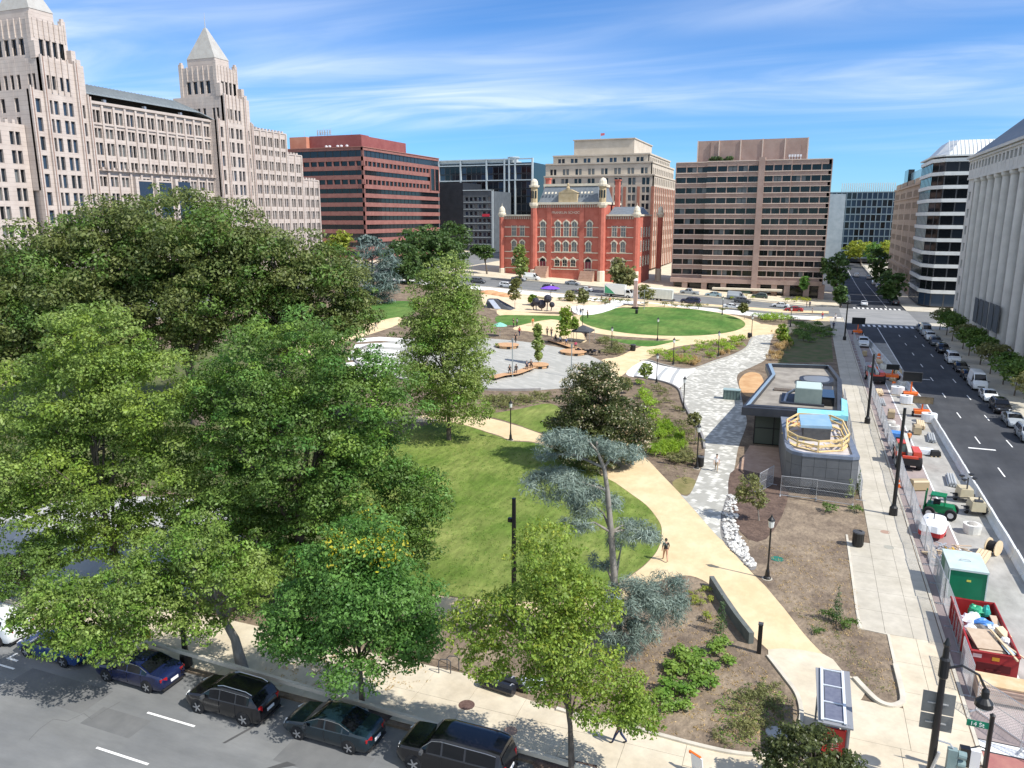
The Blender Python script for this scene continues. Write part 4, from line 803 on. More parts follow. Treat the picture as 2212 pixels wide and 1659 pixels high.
    for q in range(5): l = MB(); xx = x(1655 + q * 7, 635); l.box(xx, xx + .8, Y + 2.9, Y + 3.0, z(632), z(629)); B.part('sign_letter_panel', l, G['plastic_white'])
    B.done()
pink_block()
# ---------------------------------------------------------------- far end of the right-hand street
def right_side():
    # glass block closing the street
    Y = 440.0; x0, x1 = PY(1786, 420, Y)[0], PY(1942, 420, Y)[0]; top = PY(1850, 415, Y)[1]
    B = Bld('glass_building', 'blue-grey glass office block closing the far end of the street', (20, Y, 2)); fr = WEST(Y)
    fm = mat('blue_frame', (.20, .26, .30), rough=.5); c = MB(); c.box(x0, x1, Y + .5, Y + 30, 2, top); B.part('core', c, GL[0]); w = MB(); nx, nz = 14, 9
    for i in range(nx + 1): q = x0 + (x1 - x0) * i / nx; w.fbox(fr, q - .12, q + .12, 4, top, -.3, .25)
    for j in range(nz + 1): q = 4 + (top - 4) * j / nz; w.fbox(fr, x0, x1, q - .18, q + .18, -.3, .2)
    for i in range(nx):
        for j in range(nz): B.win(fr, x0 + (x1 - x0) * i / nx + .12, x0 + (x1 - x0) * (i + 1) / nx - .12, 4 + (top - 4) * j / nz + .18, 4 + (top - 4) * (j + 1) / nz - .18, -.25, random.Random(i * 13 + j).choice((1, 1, 0, 1, 3)), fm)
    B.part('curtain_wall_frame', w, fm); p = MB(); p.box(x0 - 2, x0 + 9, Y - 6, Y + 4, 2, top - 1)
    B.part('side_block', p, mat('pale_glass_block', (.30, .36, .40), (.38, .44, .48), .4, rough=.35))
    s = MB(); zt = PY(1850, 395, Y)[1]
    for k in range(26): q = x0 + 7 + (x1 - x0 - 8) * k / 26; s.box(q, q + .35, Y + 3, Y + 4, top, zt)
    B.part('roof_screen', s, mat('white_fins', (.62, .65, .68), rough=.5)); B.done()
    # tan stone block
    X = 31.0; TS = stone('tan_stone', (.36, .275, .205), (.43, .34, .265), 3.4); B = Bld('office_building', 'tan stone office block behind the white banded block on the right', (X, 320, .8)); fr = NORTH(X); w = MB()
    ztop = PX(1970, 402, X)[1]; ya, yb = 272.0, 352.0; rows = [(4 + 3.75 * k + 1.0, 4 + 3.75 * k + 2.9) for k in range(9)]
    B.grid(w, fr, ya, yb, 0, ztop, [q for k in range(4) for q in even(ya + 2 + k * 20, ya + 18 + k * 20, 6, .62)], rows, depth=.45, kinds=(0, 3, 3), seed=41); w.box(X + .5, X + 28, ya, yb, 0, ztop - .4)
    w.fbox(fr, ya, yb, ztop - .3, ztop + .3, -.5, .5); w.fbox(fr, ya, yb, 7.8, 8.3, 0, .4); w.fbox(fr, ya, yb, ztop - 4.2, ztop - 3.9, 0, .35); B.part('wall', w, TS)
    p = MB(); p.box(X + 2, X + 14, 290, 330, ztop, ztop + 5.5); B.part('penthouse', p, glassm('pale_blue_glass', (.25, .36, .42), .15)); p = MB(); p.box(X + 1, X + 3, 322, 334, ztop + 1, ztop + 6.8); B.part('dark_screen', p, GL[3]); B.done()
    # white banded glass block with faceted corner
    Y = 240.0; X = 30.0; B = Bld('glass_building', 'white banded glass office block with a faceted corner across the junction', (X + 6, Y, 0)); WH = mat('white_band', (.66, .67, .65), (.74, .75, .73), .5, rough=.6, coords='World')
    prof = [(X, 268), (X, Y + 5.0), (X + 2.6, Y), (X + 16, Y)]; ztop = PY(2050, 345, Y)[1]; nf = 10; fh = (ztop - 4.4) / nf; w = MB(); gm = MB(); core = MB()
    core.prism([(X + .8, 268), (X + .8, Y + 5.3), (X + 3.1, Y + .8), (X + 16, Y + .8), (X + 16, 268)], 0, ztop); B.part('core', core, GL[3])
    for i in range(len(prof) - 1):
        (ax, ay), (bx, by) = prof[i], prof[i + 1]; L_ = math.hypot(bx - ax, by - ay); ux, uy = (bx - ax) / L_, (by - ay) / L_; nx, ny = (uy, -ux)
        if nx > 0 and i == 0: nx, ny = -nx, -ny
        if i and (nx * -1 + ny * -1) < 0: nx, ny = -nx, -ny
        f_ = ((ax, ay), (ux, uy), (nx, ny)); n_ = max(2, int(L_ / 2.8))
        for k in range(nf + 1): w.fbox(f_, -.05, L_ + .05, 3.9 + k * fh, 3.9 + k * fh + .95, -.7, .12 + .02 * i)
        for k in range(nf):
            for j in range(n_): B.win(f_, L_ * j / n_, L_ * (j + 1) / n_, 4.85 + k * fh, 3.9 + (k + 1) * fh, -.3, random.Random(k * 17 + j + i).choice((3, 3, 0, 0)), G['dgrey'])
        for j in range(n_): B.win(f_, L_ * j / n_, L_ * (j + 1) / n_, .3, 3.9, -.3, 1, G['dgrey'])
    B.part('floor_band', w, WH)
    r = MB(); r.prism([(X - .4, 268), (X - .4, Y + 4.8), (X + 2.4, Y - .4), (X + 16, Y - .4), (X + 16, 268)], ztop + .9, ztop + 1.3); B.part('roof_slab', r, WH)
    r = MB(); r.prism([(X + .6, 266), (X + .6, Y + 5.6), (X + 3.2, Y + .6), (X + 16, Y + .6), (X + 16, 266)], ztop + 1.3, ztop + 5.4, taper=[(X + 4, 262), (X + 4, Y + 8), (X + 6, Y + 5), (X + 16, Y + 5), (X + 16, 262)]); rr = B.part('roof_screen', r, mat('pale_roof_panel', (.60, .62, .62), (.68, .70, .70), 1, rough=.5))
    s = MB()
    for k in range(14): q = X + 3.4 + k * .95; s.hexa([(q, Y + .55, ztop + 1.4), (q + .08, Y + .55, ztop + 1.4), (q + .08 + (5 - .6) * 0, Y + 5, ztop + 5.4), (q, Y + 5, ztop + 5.4), (q, Y + .45, ztop + 1.45), (q + .08, Y + .45, ztop + 1.45), (q + .08, Y + 4.9, ztop + 5.48), (q, Y + 4.9, ztop + 5.48)])
    B.part('roof_rib', s, WH, rr); B.done()
    # big grey building with round columns
    X = 31.0; GR = mat('grey_granite', (.52, .505, .475), (.61, .595, .56), .5, rough=.8, coords='World', detail=8); GD = mat('shade_dark_bronze_recess', (.055, .056, .058), (.08, .08, .08), .4, rough=.85, coords='World')
    ya, yb = 118.0, 193.0; zt = PX(2098, 345, X)[1]; zcol = PX(2098, 383, X)[1]; B = Bld('colonnade_building', 'grey stone building with a row of giant round columns and attic windows', (X + 4, 156, 0)); fr = NORTH(X)
    w = MB(); w.box(X + 3.0, X + 40, ya, yb, 0, zt - .2); pl_ = MB(); pl_.fbox(fr, ya, yb, 0, 2.4, -3, .4); B.part('plinth', pl_, GR)
    B.part('recessed_wall', w, GD)  # bronze tone darkened further to paint the deep shade between the columns
    e = MB(); att = even(ya + .5, yb - .5, 25, .62); zz0, zz1 = zcol + 1.5, zt - .9
    B.grid(e, NORTH(X - .2), ya, yb, zcol, zt, att, [(zz0, zz1)], depth=.6, kinds=(0, 2), seed=51, frame=mat('bronze_frame', (.22, .18, .14))); e.box(X + .4, X + 3.0, ya, yb, zcol, zt - .05)
    e.fbox(fr, ya - .3, yb + .3, zt, zt + .5, -3, .9); e.fbox(fr, ya, yb, zcol - .5, zcol, -3, .35); e.fbox(fr, ya, yb, zt - .5, zt - .1, .2, .5)
    B.part('entablature', e, GR)
    pe = MB(); rows = [(3.2 + k * 3.55, 5.0 + k * 3.55) for k in range(8)]; B.grid(pe, fr, 187.3, yb, 2.4, zcol - .5, [(189.2, 191.2)], rows, depth=.7, kinds=(0, 2), seed=52); pe.box(X + .7, X + 3, 187.3, yb, 2.4, zcol - .5)
    B.grid(pe, WEST(ya), X + 1, X + 12, 0, zcol, [(X + 3, X + 5)], [(5, 8)], depth=.3, seed=53)
    B.part('end_pavilion', pe, GR)
    k = 0; y_ = 184.6
    while y_ > ya + 2:
        c = MB(); c.lathe((X + .75, y_, 0), [(1.3, 2.4), (1.3, 2.9), (1.0, 3.1), (1.02, 10), (1.0, 22), (.92, zcol - 1.3), (1.15, zcol - 1.0), (1.2, zcol - .5)], 24); c.build('column', GR, B.root, smooth=False)
        for j in range(9): B.win(NORTH(X + 2.9), y_ - 4.6, y_ - 1.5, 3.0 + j * 3.3, 5.6 + j * 3.3, .06, 3, G['black'])
        y_ -= 6.1; k += 1
    r = MB(); r.hexa([(X - .3, ya, zt + .5), (X - .3, yb, zt + .5), (X + 30, yb, zt + .5), (X + 30, ya, zt + .5), (X + 9, ya, zt + 9), (X + 9, yb - 10, zt + 9), (X + 30, yb - 10, zt + 9), (X + 30, ya, zt + 9)]); rf = B.part('mansard_roof', r, mat('dark_slate', (.105, .115, .125), (.15, .16, .17), 1, rough=.5, coords='World'))
    r = MB()
    for q in range(30): r.box(X + 8.8, X + 9.2, ya + q * 2.1, ya + q * 2.1 + .9, zt + 9, zt + 9.9)
    B.part('roof_crest', r, mat('green_crest', (.20, .26, .22), rough=.6), rf)
    B.done()
    # dark banners hung between the columns
    for i, y_ in enumerate((165.5, 161.2, 157.0, 152.7, 148.5)):
        b = MB(); b.box(X - .72, X - .6, y_ - 1.6, y_ + 1.6, 5.2 + i * .1, 9.6 + i * .1); b.beam((X - .66, y_ - 1.8, 9.7 + i * .1), (X - .66, y_ + 1.8, 9.7 + i * .1), .08)
        o = b.build('banner', mat('slate_cloth', (.085, .10, .115), rough=.85), off=(X - .66, y_, 5), label='dark slate banner hung on the columns, %s from the junction' % ORD[i], cat='banner', group='dark banners on the columns'); o.location = (X - .66, y_, 5)
right_side()
# ================================================================== trees and plants
FW = np.array([ROT[0] @ np.array([0, 0, -1.0]), ROT[1] @ np.array([0, 0, -1.0])]); FW /= np.linalg.norm(FW)
def at_depth(u, v, base):                       # the point on a view ray that stands as far out as the trunk's foot
    r = ray(u, v); d = (base[0] * FW[0] + base[1] * FW[1]); t = d / (r[0] * FW[0] + r[1] * FW[1]); return np.array([r[0] * t, r[1] * t, CAMZ + r[2] * t])
def mpp(base): return (base[0] * FW[0] + base[1] * FW[1]) / F
def leaves(name, blobs, leaf, aspect, n_per, mats, up=.45, inner=.45, droop=0.0, rng=None, mat_pick=None, lower=-.75, radial=0.0):
    """many small leaf faces spread through blobs (cx,cy,cz,rx,ry,rz); returns a mesh"""
    rng = rng or RNG; cs, ns, mi, ra = [], [], [], []
    for bi, b in enumerate(blobs):
        n = max(6, int(n_per * (b[3] * b[4] + b[3] * b[5] + b[4] * b[5]) / 3)); d = rng.normal(size=(n, 3)); d /= np.linalg.norm(d, axis=1, keepdims=True)
        d[:, 2] = np.where(d[:, 2] < lower, -d[:, 2], d[:, 2]); rr = inner + (1.06 - inner) * rng.random(n) ** .55
        cs.append(np.array(b[:3]) + d * np.array(b[3:6]) * rr[:, None]); ns.append(d + rng.normal(size=(n, 3)) * .55 + np.array([0, 0, up]))
        mi.append(np.zeros(n, dtype=np.int32) if mat_pick is None else mat_pick(b, rng, n).astype(np.int32)); ra.append(d)
    c = np.concatenate(cs); nn = np.concatenate(ns); nn /= np.linalg.norm(nn, axis=1, keepdims=True); mi = np.concatenate(mi); n = len(c)
    a = rng.normal(size=(n, 3)) + (np.concatenate(ra) * radial * 3 if radial else 0); a[:, 2] -= droop * 2; a -= nn * (a * nn).sum(1, keepdims=True); a /= np.linalg.norm(a, axis=1, keepdims=True); b2 = np.cross(nn, a)
    L_ = (leaf * (.45 + 1.0 * rng.random(n)))[:, None]; W_ = L_ * aspect
    v = np.empty((n, 4, 3)); v[:, 0] = c - a * L_ * .5; v[:, 1] = c + b2 * W_ * .5 - nn * L_ * .06; v[:, 2] = c + a * L_ * .5 - nn * L_ * .1; v[:, 3] = c - b2 * W_ * .5 - nn * L_ * .06
    me = bpy.data.meshes.new(name); me.vertices.add(4 * n); me.vertices.foreach_set('co', v.reshape(-1)); me.loops.add(4 * n); me.loops.foreach_set('vertex_index', np.arange(4 * n, dtype=np.int32))
    me.polygons.add(n); me.polygons.foreach_set('loop_start', np.arange(0, 4 * n, 4, dtype=np.int32)); me.polygons.foreach_set('loop_total', np.full(n, 4, dtype=np.int32))
    for m_ in (mats if isinstance(mats, list) else [mats]): me.materials.append(m_)
    me.polygons.foreach_set('material_index', mi); me.update(calc_edges=True); return me
def crown_blobs(ells, bf=.34, rng=None, fill=1.0, flat=.8):
    rng = rng or RNG; out_ = []
    for (cx, cy, cz, rx, ry, rz) in ells:
        nb = int(fill * 84 * max(1, (rx * ry * rz) ** (1 / 3) / min(rx, rz) ** 1)); m_ = min(rx, ry, rz)
        for _ in range(nb):
            d = rng.normal(size=3); d /= np.linalg.norm(d); r = (.35 + .62 * rng.random() ** .6); s = bf * m_ * (.5 + .95 * rng.random() ** 1.5)
            if rng.random() < .16: r = .95 + .22 * rng.random(); s *= .6; d[2] *= .6
            out_.append((cx + d[0] * rx * r, cy + d[1] * ry * r, cz + d[2] * rz * r, s * 1.2, s * 1.2, s * flat))
    return out_
def tree(name, label, base, ells, leafm, barkm=None, leaf=.2, aspect=.55, cover=1.9, trunk=None, tr=.25, group=None, cat='tree', bf=.29, fill=1.0, droop=0.0, limbs=16, fwd=0.0, seed=1, mat_pick=None, flat=.62, world=False, up=.45, ring=None, lower=-.75):
    rng = np.random.default_rng(seed); bx, by = P(*base) if not world else base; bz = T(bx, by); loc = (bx, by, bz)
    if not world:
        k = mpp((bx, by)); b2 = (bx - FW[0] * fwd, by - FW[1] * fwd); k = mpp(b2); E_ = [(*at_depth(u, v, b2), hw * k, hw * k * .95, hh * k * 1.02) for (u, v, hw, hh) in ells]
    else: E_ = ells
    root = thing(name, label, cat, loc, group=group); blobs = crown_blobs(E_, bf, rng, fill, flat)
    la = leaf * leaf * aspect * .5; me = leaves('crown', [(b[0] - bx, b[1] - by, b[2] - bz, b[3], b[4], b[5]) for b in blobs], leaf, aspect, cover * 2.4 / la, leafm, rng=rng, droop=droop, mat_pick=mat_pick, up=up, lower=lower)
    link('crown', me, root)
    ctr = np.mean([e[:3] for e in E_], axis=0); topz = max(e[2] for e in E_); mb = MB()
    pts = trunk or [(bx, by, bz - .2), (bx + (ctr[0] - bx) * .15, by + (ctr[1] - by) * .15, bz + (ctr[2] - bz) * .35), (bx + (ctr[0] - bx) * .6, by + (ctr[1] - by) * .6, bz + (ctr[2] - bz) * .75), (*ctr[:2], (ctr[2] + topz) / 2 + .5)]
    pts = [Vector(p) for p in pts]; n = len(pts)
    mb.tube([pts[0] - Vector((0, 0, .05)), pts[0] + (pts[1] - pts[0]) * .06] + pts[1:], [tr * 1.55, tr * 1.1] + [tr * (1 - .8 * i / (n - 1)) for i in range(1, n)], 9)
    mb.build('trunk', barkm or G['bark'], root, smooth=True)
    lb = MB(); big = sorted(blobs, key=lambda b: -b[3])[:limbs * 3]; pick = [big[i] for i in rng.permutation(len(big))[:limbs]]
    for b in pick:
        t = .35 + .5 * rng.random(); i = min(int(t * (n - 1)), n - 2); s = pts[i].lerp(pts[i + 1], t * (n - 1) - i); e = Vector(b[:3])
        if (e - s).length < .2: continue
        mid = s.lerp(e, .5) + Vector((rng.normal() * .06, rng.normal() * .06, .12)) * (e - s).length
        lb.tube([s, mid, e], [tr * .42, tr * .26, tr * .08], 5, cap=False)
    if lb.v: lb.build('limb', barkm or G['bark'], root, smooth=True, kind='stuff')
    return root
LM = dict(
    oak=leafmat('oak_leaf', (0.088, 0.128, 0.034), (0.195, 0.225, 0.072)), locust=leafmat('locust_leaf', (0.135, 0.225, 0.043), (0.262, 0.352, 0.088)), dark=leafmat('dark_leaf', (0.070, 0.145, 0.026), (0.165, 0.255, 0.060)),
    bright=leafmat('bright_leaf', (0.072, 0.180, 0.034), (0.167, 0.307, 0.071)), elm=leafmat('elm_leaf', (0.140, 0.235, 0.032), (0.265, 0.355, 0.062)), yellow=leafmat('yellow_leaf', (0.40, 0.38, 0.03), (0.52, 0.47, 0.05)),
    yelgreen=leafmat('yellow_green_leaf', (0.215, 0.290, 0.036), (0.340, 0.370, 0.060)), syc=leafmat('sycamore_leaf', (0.150, 0.225, 0.045), (0.310, 0.380, 0.120)), mag=leafmat('magnolia_leaf', (0.060, 0.087, 0.028), (0.114, 0.132, 0.046), rough=.35), magpale=leafmat('magnolia_pale', (0.541, 0.405, 0.257), (0.600, 0.570, 0.385)),
    cedar=leafmat('cedar_needle', (0.135, 0.185, 0.152), (0.275, 0.340, 0.285), trans=.15), far=leafmat('far_leaf', (0.048, 0.102, 0.028), (0.095, 0.158, 0.043)), fcedar=leafmat('far_cedar', (0.080, 0.130, 0.115), (0.180, 0.235, 0.210), trans=.15), conifer=leafmat('conifer', (0.040, 0.090, 0.028), (0.095, 0.150, 0.050), trans=.15),
    grass=leafmat('tall_grass', (0.191, 0.330, 0.028), (0.318, 0.450, 0.057)), dry=leafmat('dry_grass', (0.413, 0.300, 0.128), (0.572, 0.435, 0.214)), hydr=leafmat('hydrangea_leaf', (0.103, 0.225, 0.031), (0.231, 0.338, 0.064)), olive=leafmat('olive_shrub', (0.143, 0.165, 0.057), (0.254, 0.255, 0.100)))
two = lambda p: (lambda b, r, n: np.full(n, 1 if r.random() < p else 0)); ly = lambda p: (lambda b, r, n: r.random(n) < p * (2.2 if r.random() < .4 else .3))
OAKG = 'great oaks on the left'
tree('oak_tree', 'huge dark olive oak at the far left edge, in front of the pale stone block', (190, 930), [(120, 590, 165, 115), (50, 700, 140, 140), (190, 690, 140, 110), (-60, 640, 130, 140), (120, 770, 150, 70)], [LM['oak'], LM['dark']], mat_pick=two(.30), leaf=.36, cover=1.5, tr=.65, seed=2, group=OAKG)
tree('oak_tree', 'tallest dark olive oak, below the stone block entrance, limbs showing', (430, 915), [(330, 505, 165, 112), (245, 560, 140, 110), (440, 555, 150, 118), (390, 655, 180, 85), (330, 730, 160, 60)], [LM['oak'], LM['dark']], mat_pick=two(.30), leaf=.36, cover=1.35, tr=.7, seed=3, group=OAKG)
tree('oak_tree', 'wide dark olive oak left of the blue-green cedar', (610, 900), [(590, 575, 140, 110), (690, 625, 115, 98), (540, 665, 130, 80), (765, 670, 55, 58), (640, 720, 120, 50)], [LM['oak'], LM['dark']], mat_pick=two(.30), leaf=.36, cover=1.5, tr=.6, seed=4, group=OAKG)
tree('locust_tree', 'light green feathery locust filling the left side of the view', (265, 1290), [(210, 745, 115, 95), (110, 870, 125, 120), (330, 860, 125, 120), (50, 1010, 140, 105), (220, 990, 150, 115), (390, 1020, 100, 95), (150, 1090, 130, 60), (20, 1100, 100, 55), (240, 1160, 80, 55), (130, 1180, 80, 50), (330, 1130, 80, 60)], [LM['locust'], LM['elm']], mat_pick=two(.25), leaf=.20, cover=1.5, tr=.28, seed=5, droop=.25, bf=.27)
tree('street_tree', 'low drooping light green street tree hanging over the parked blue cars', (300, 1426), [(215, 1325, 115, 80), (290, 1270, 90, 70), (140, 1375, 75, 50), (250, 1385, 85, 45), (120, 1290, 80, 55), (60, 1340, 50, 40)], [LM['locust'], LM['hydr']], mat_pick=two(.25), leaf=.17, cover=1.3, tr=.14, seed=6, droop=.6, fwd=3.2)
tree('street_tree', 'mid green tree low at the left edge behind the white utility car', (70, 1330), [(40, 1230, 90, 55), (110, 1200, 60, 45), (-10, 1260, 70, 45)], LM['dark'], leaf=.18, cover=1.2, tr=.16, seed=60, droop=.3)
tree('street_tree', 'leaning street tree with bare grey trunk behind the black crossover', (525, 1448), [(430, 1170, 75, 90), (490, 1230, 70, 70), (400, 1260, 60, 70), (440, 1335, 60, 60), (540, 1260, 65, 75), (330, 1230, 70, 80), (360, 1330, 60, 50)], [LM['locust'], LM['hydr']], mat_pick=two(.25), leaf=.17, cover=1.1, tr=.32, seed=7, droop=.4, barkm=G['palebark'], fwd=1.0)
tree('oak_tree', 'big dense dark green tree in the middle left, beside the lawn', (640, 1290), [(640, 765, 165, 95), (530, 860, 140, 115), (770, 865, 150, 125), (650, 960, 200, 115), (540, 1060, 140, 100), (780, 1060, 160, 115), (890, 1080, 85, 105), (680, 1160, 170, 90), (580, 1200, 140, 85), (870, 1180, 85, 65), (480, 1130, 100, 90)], [LM['dark'], LM['hydr'], LM['bright']], mat_pick=lambda b, r, n: np.full(n, r.choice(3, p=(.70, .12, .18))), leaf=.20, cover=1.6, tr=.45, seed=8, bf=.26)
tree('street_tree', 'bright green maple-like street tree above the dark teal sedan', (783, 1535), [(770, 1260, 145, 125), (680, 1330, 120, 95), (860, 1320, 105, 100), (770, 1405, 150, 70), (790, 1170, 100, 75), (630, 1370, 75, 55), (900, 1390, 60, 50)], [LM['bright'], LM['yellow']], leaf=.17, cover=1.6, tr=.15, fwd=1.0, seed=9, mat_pick=lambda b, r, n: r.random(n) < (.30 if (b[2] > 9.0 and b[0] > .0 and r.random() < .45) else .0))
tree('street_tree', 'young yellow-green street elm at the bottom centre of the pavement', (1236, 1668), [(1180, 1190, 80, 95), (1130, 1340, 110, 95), (1020, 1350, 70, 80), (1230, 1390, 110, 95), (1310, 1500, 110, 85), (1280, 1310, 70, 60), (1380, 1540, 65, 55), (1180, 1470, 75, 55), (1060, 1430, 65, 55), (1210, 1270, 80, 60)], [LM['elm'], LM['yelgreen']], leaf=.15, cover=1.15, tr=.15, seed=10, droop=.5, bf=.27, fwd=.6, mat_pick=ly(.14))
tree('magnolia_tree', 'dark glossy magnolia with bronze patches beside the tan path', (1292, 1008), [(1285, 855, 75, 72), (1300, 915, 100, 68), (1240, 935, 68, 60), (1350, 945, 66, 56), (1290, 970, 90, 44), (1285, 812, 42, 36)], [LM['mag'], LM['magpale']], leaf=.24, cover=2.0, tr=.22, seed=11, mat_pick=ly(.16), up=.2, ring=None)
tree('sycamore_tree', 'tall pale green pear-shaped sycamore standing alone on the lawn', (970, 950), [(965, 598, 48, 60), (962, 640, 72, 66), (960, 685, 94, 72), (964, 735, 108, 74), (967, 785, 116, 68), (972, 835, 110, 60), (978, 878, 90, 44)], [LM['syc'], LM['hydr']], mat_pick=two(.15), leaf=.26, cover=1.15, tr=.26, seed=12, bf=.27)
tree('bottom_tree', 'small dark glossy tree at the bottom edge in front of the kiosk', (1.9, 30.6), [(1.6, 30.8, 2.6, 1.5, 1.4, 1.0), (2.9, 30.7, 2.0, 1.2, 1.2, .8), (.6, 30.8, 1.9, 1.1, 1.1, .7)], LM['mag'], leaf=.16, cover=2.0, tr=.09, seed=13, world=True)
# weeping blue cedar in the foreground, tiered pads on a bare crooked trunk
def cedar(name, label, base, trunk_px, pads, leafm, leaf, cover, tr, seed, barkm, n_limb=2):
    rng = np.random.default_rng(seed); bx, by = P(*base); bz = T(bx, by); root = thing(name, label, 'tree', (bx, by, bz)); k = mpp((bx, by)); tp = [Vector((bx, by, bz - .2))] + [Vector(at_depth(u, v, (bx, by))) for u, v in trunk_px]
    mb = MB(); n = len(tp); mb.tube(tp, [tr * (1 - .82 * i / (n - 1)) for i in range(n)], 9); mb.build('trunk', barkm, root, smooth=True); blobs = []; lb = MB()
    for (u, v, hw, hh, dep) in pads:
        c = at_depth(u, v, (bx, by)) + np.array([FW[0], FW[1], 0]) * dep; m_ = max(3, int(hw / 9)); best = min(tp, key=lambda q: (q - Vector(c)).length + max(0, q.z - c[2]) * 2)
        lb.tube([best, best.lerp(Vector(c), .5) + Vector((0, 0, .35)), Vector(c)], [tr * .35, tr * .22, tr * .08], 5, cap=False)
        for _ in range(m_ * 3):
            d = rng.normal(size=3); d /= np.linalg.norm(d); blobs.append((c[0] + d[0] * hw * k * .75, c[1] + d[1] * hw * k * .6, c[2] + d[2] * hh * k * .75, hw * k * .42, hw * k * .42, hh * k * .55))
    lb.build('limb', barkm, root, smooth=True, kind='stuff'); la = leaf * leaf * .16 * .5
    me = leaves('crown', [(b[0] - bx, b[1] - by, b[2] - bz, *b[3:]) for b in blobs], leaf, .11, cover / la, leafm, rng=rng, droop=.3, up=.25, inner=.0, radial=.6); link('crown', me, root); return root
cedar('cedar_tree', 'weeping blue-grey cedar with tiered pads and crooked bare trunk in the foreground', (1340, 1420), [(1333, 1330), (1328, 1270), (1320, 1150), (1312, 1060), (1305, 1010), (1290, 975), (1268, 948)],
      [(1225, 958, 66, 28, 0), (1290, 968, 50, 18, .5), (1345, 985, 58, 20, .5), (1180, 1000, 36, 14, 1.5), (1205, 1050, 84, 34, 0), (1260, 1060, 50, 26, .4), (1290, 1105, 66, 34, .8), (1245, 1125, 45, 20, -.5), (1370, 1150, 60, 22, .3), (1405, 1165, 40, 12, .3), (1350, 1185, 40, 22, 1), (1425, 1275, 74, 40, -.3), (1360, 1280, 66, 44, -.6), (1340, 1350, 56, 56, -1.0), (1450, 1320, 46, 46, .2), (1395, 1335, 50, 40, -.8), (1300, 1230, 40, 22, 1.2), (1310, 1300, 40, 40, -.8)], LM["cedar"], .30, 4.2, .26, 14, G['palebark'])
cedar('cedar_tree', 'far blue-green cedar with tiered branches left of the brick school', (806, 655), [(806, 620), (804, 570), (803, 530)], [(805, 540, 40, 14, 0), (775, 560, 36, 14, 0), (832, 565, 36, 14, 0), (800, 585, 60, 16, -2), (845, 600, 28, 14, 0), (765, 590, 30, 16, 0), (800, 612, 62, 16, -2), (838, 628, 34, 14, 0), (780, 635, 44, 14, -1), (815, 648, 40, 10, 0)], LM["fcedar"], 1.5, 3.6, .5, 15, G['bark'])
# far trees
FT = [('dense_tree', 'dense dark green street tree left of the hotel, nearest the cedar', (880, 612), [(868, 560, 42, 40), (880, 590, 40, 25)], 'far', 21), ('dense_tree', 'broad dark green tree at the base of the red-brown block', (935, 600), [(915, 515, 60, 28), (950, 545, 50, 40), (900, 560, 40, 40)], 'far', 22), ('dense_tree', 'dark green tree in front of the charcoal hotel', (985, 594), [(980, 512, 36, 30), (975, 550, 36, 30)], 'far', 23),
      ('street_tree', 'small dark tree at the hotel corner, left of the school', (1052, 592), [(1050, 545, 20, 16), (1030, 540, 14, 12)], 'far', 24), ('garden_tree', 'small yellow-green tree peeking over the oak by the red-brown block', (735, 600), [(735, 520, 24, 22), (715, 535, 16, 18)], 'yelgreen', 25), ('garden_tree', 'grey-green low tree under the corner of the red-brown block', (790, 600), [(795, 518, 26, 10)], 'fcedar', 26),
      ('street_tree', 'slim green tree before the left wing of the brick school', (1124, 608), [(1122, 545, 13, 18), (1126, 575, 17, 22)], 'syc', 27), ('street_tree', 'round tree turning yellow before the right wing of the brick school', (1342, 634), [(1340, 585, 26, 26), (1350, 600, 24, 18)], 'olive', 28),
      ('street_tree', 'dark tree by the near left kerb of the far right street', (1806, 650), [(1805, 575, 26, 28), (1808, 600, 22, 20)], 'far', 29), ('street_tree', 'low dark tree at the left kerb beside the waiting van', (1816, 662), [(1814, 630, 14, 14), (1816, 645, 12, 10)], 'far', 30), ('street_tree', 'tall dark tree at the right kerb of the far right street', (1902, 628), [(1898, 560, 18, 26), (1902, 590, 18, 22)], 'far', 31), ('street_tree', 'bushy dark tree at the right kerb by the tan stone block', (1928, 656), [(1928, 610, 28, 26), (1922, 632, 24, 16)], 'far', 32),
      ('street_tree', 'yellow-green trees massed at the far end of the right street', (1860, 575), [(1858, 535, 30, 16), (1845, 548, 20, 10)], 'yelgreen', 33), ('street_tree', 'green tree below the glass block at the street end', (1885, 580), [(1885, 545, 16, 22)], 'bright', 34), ('street_tree', 'bright yellow tree beside the tan stone block at the street end', (1915, 575), [(1913, 535, 16, 16)], 'yelgreen', 35)]
for nm, lb_, b_, e_, m_, sd in FT: tree(nm, lb_, b_, e_, LM[m_], leaf=1.0, cover=1.8, tr=.3, seed=sd, limbs=6)
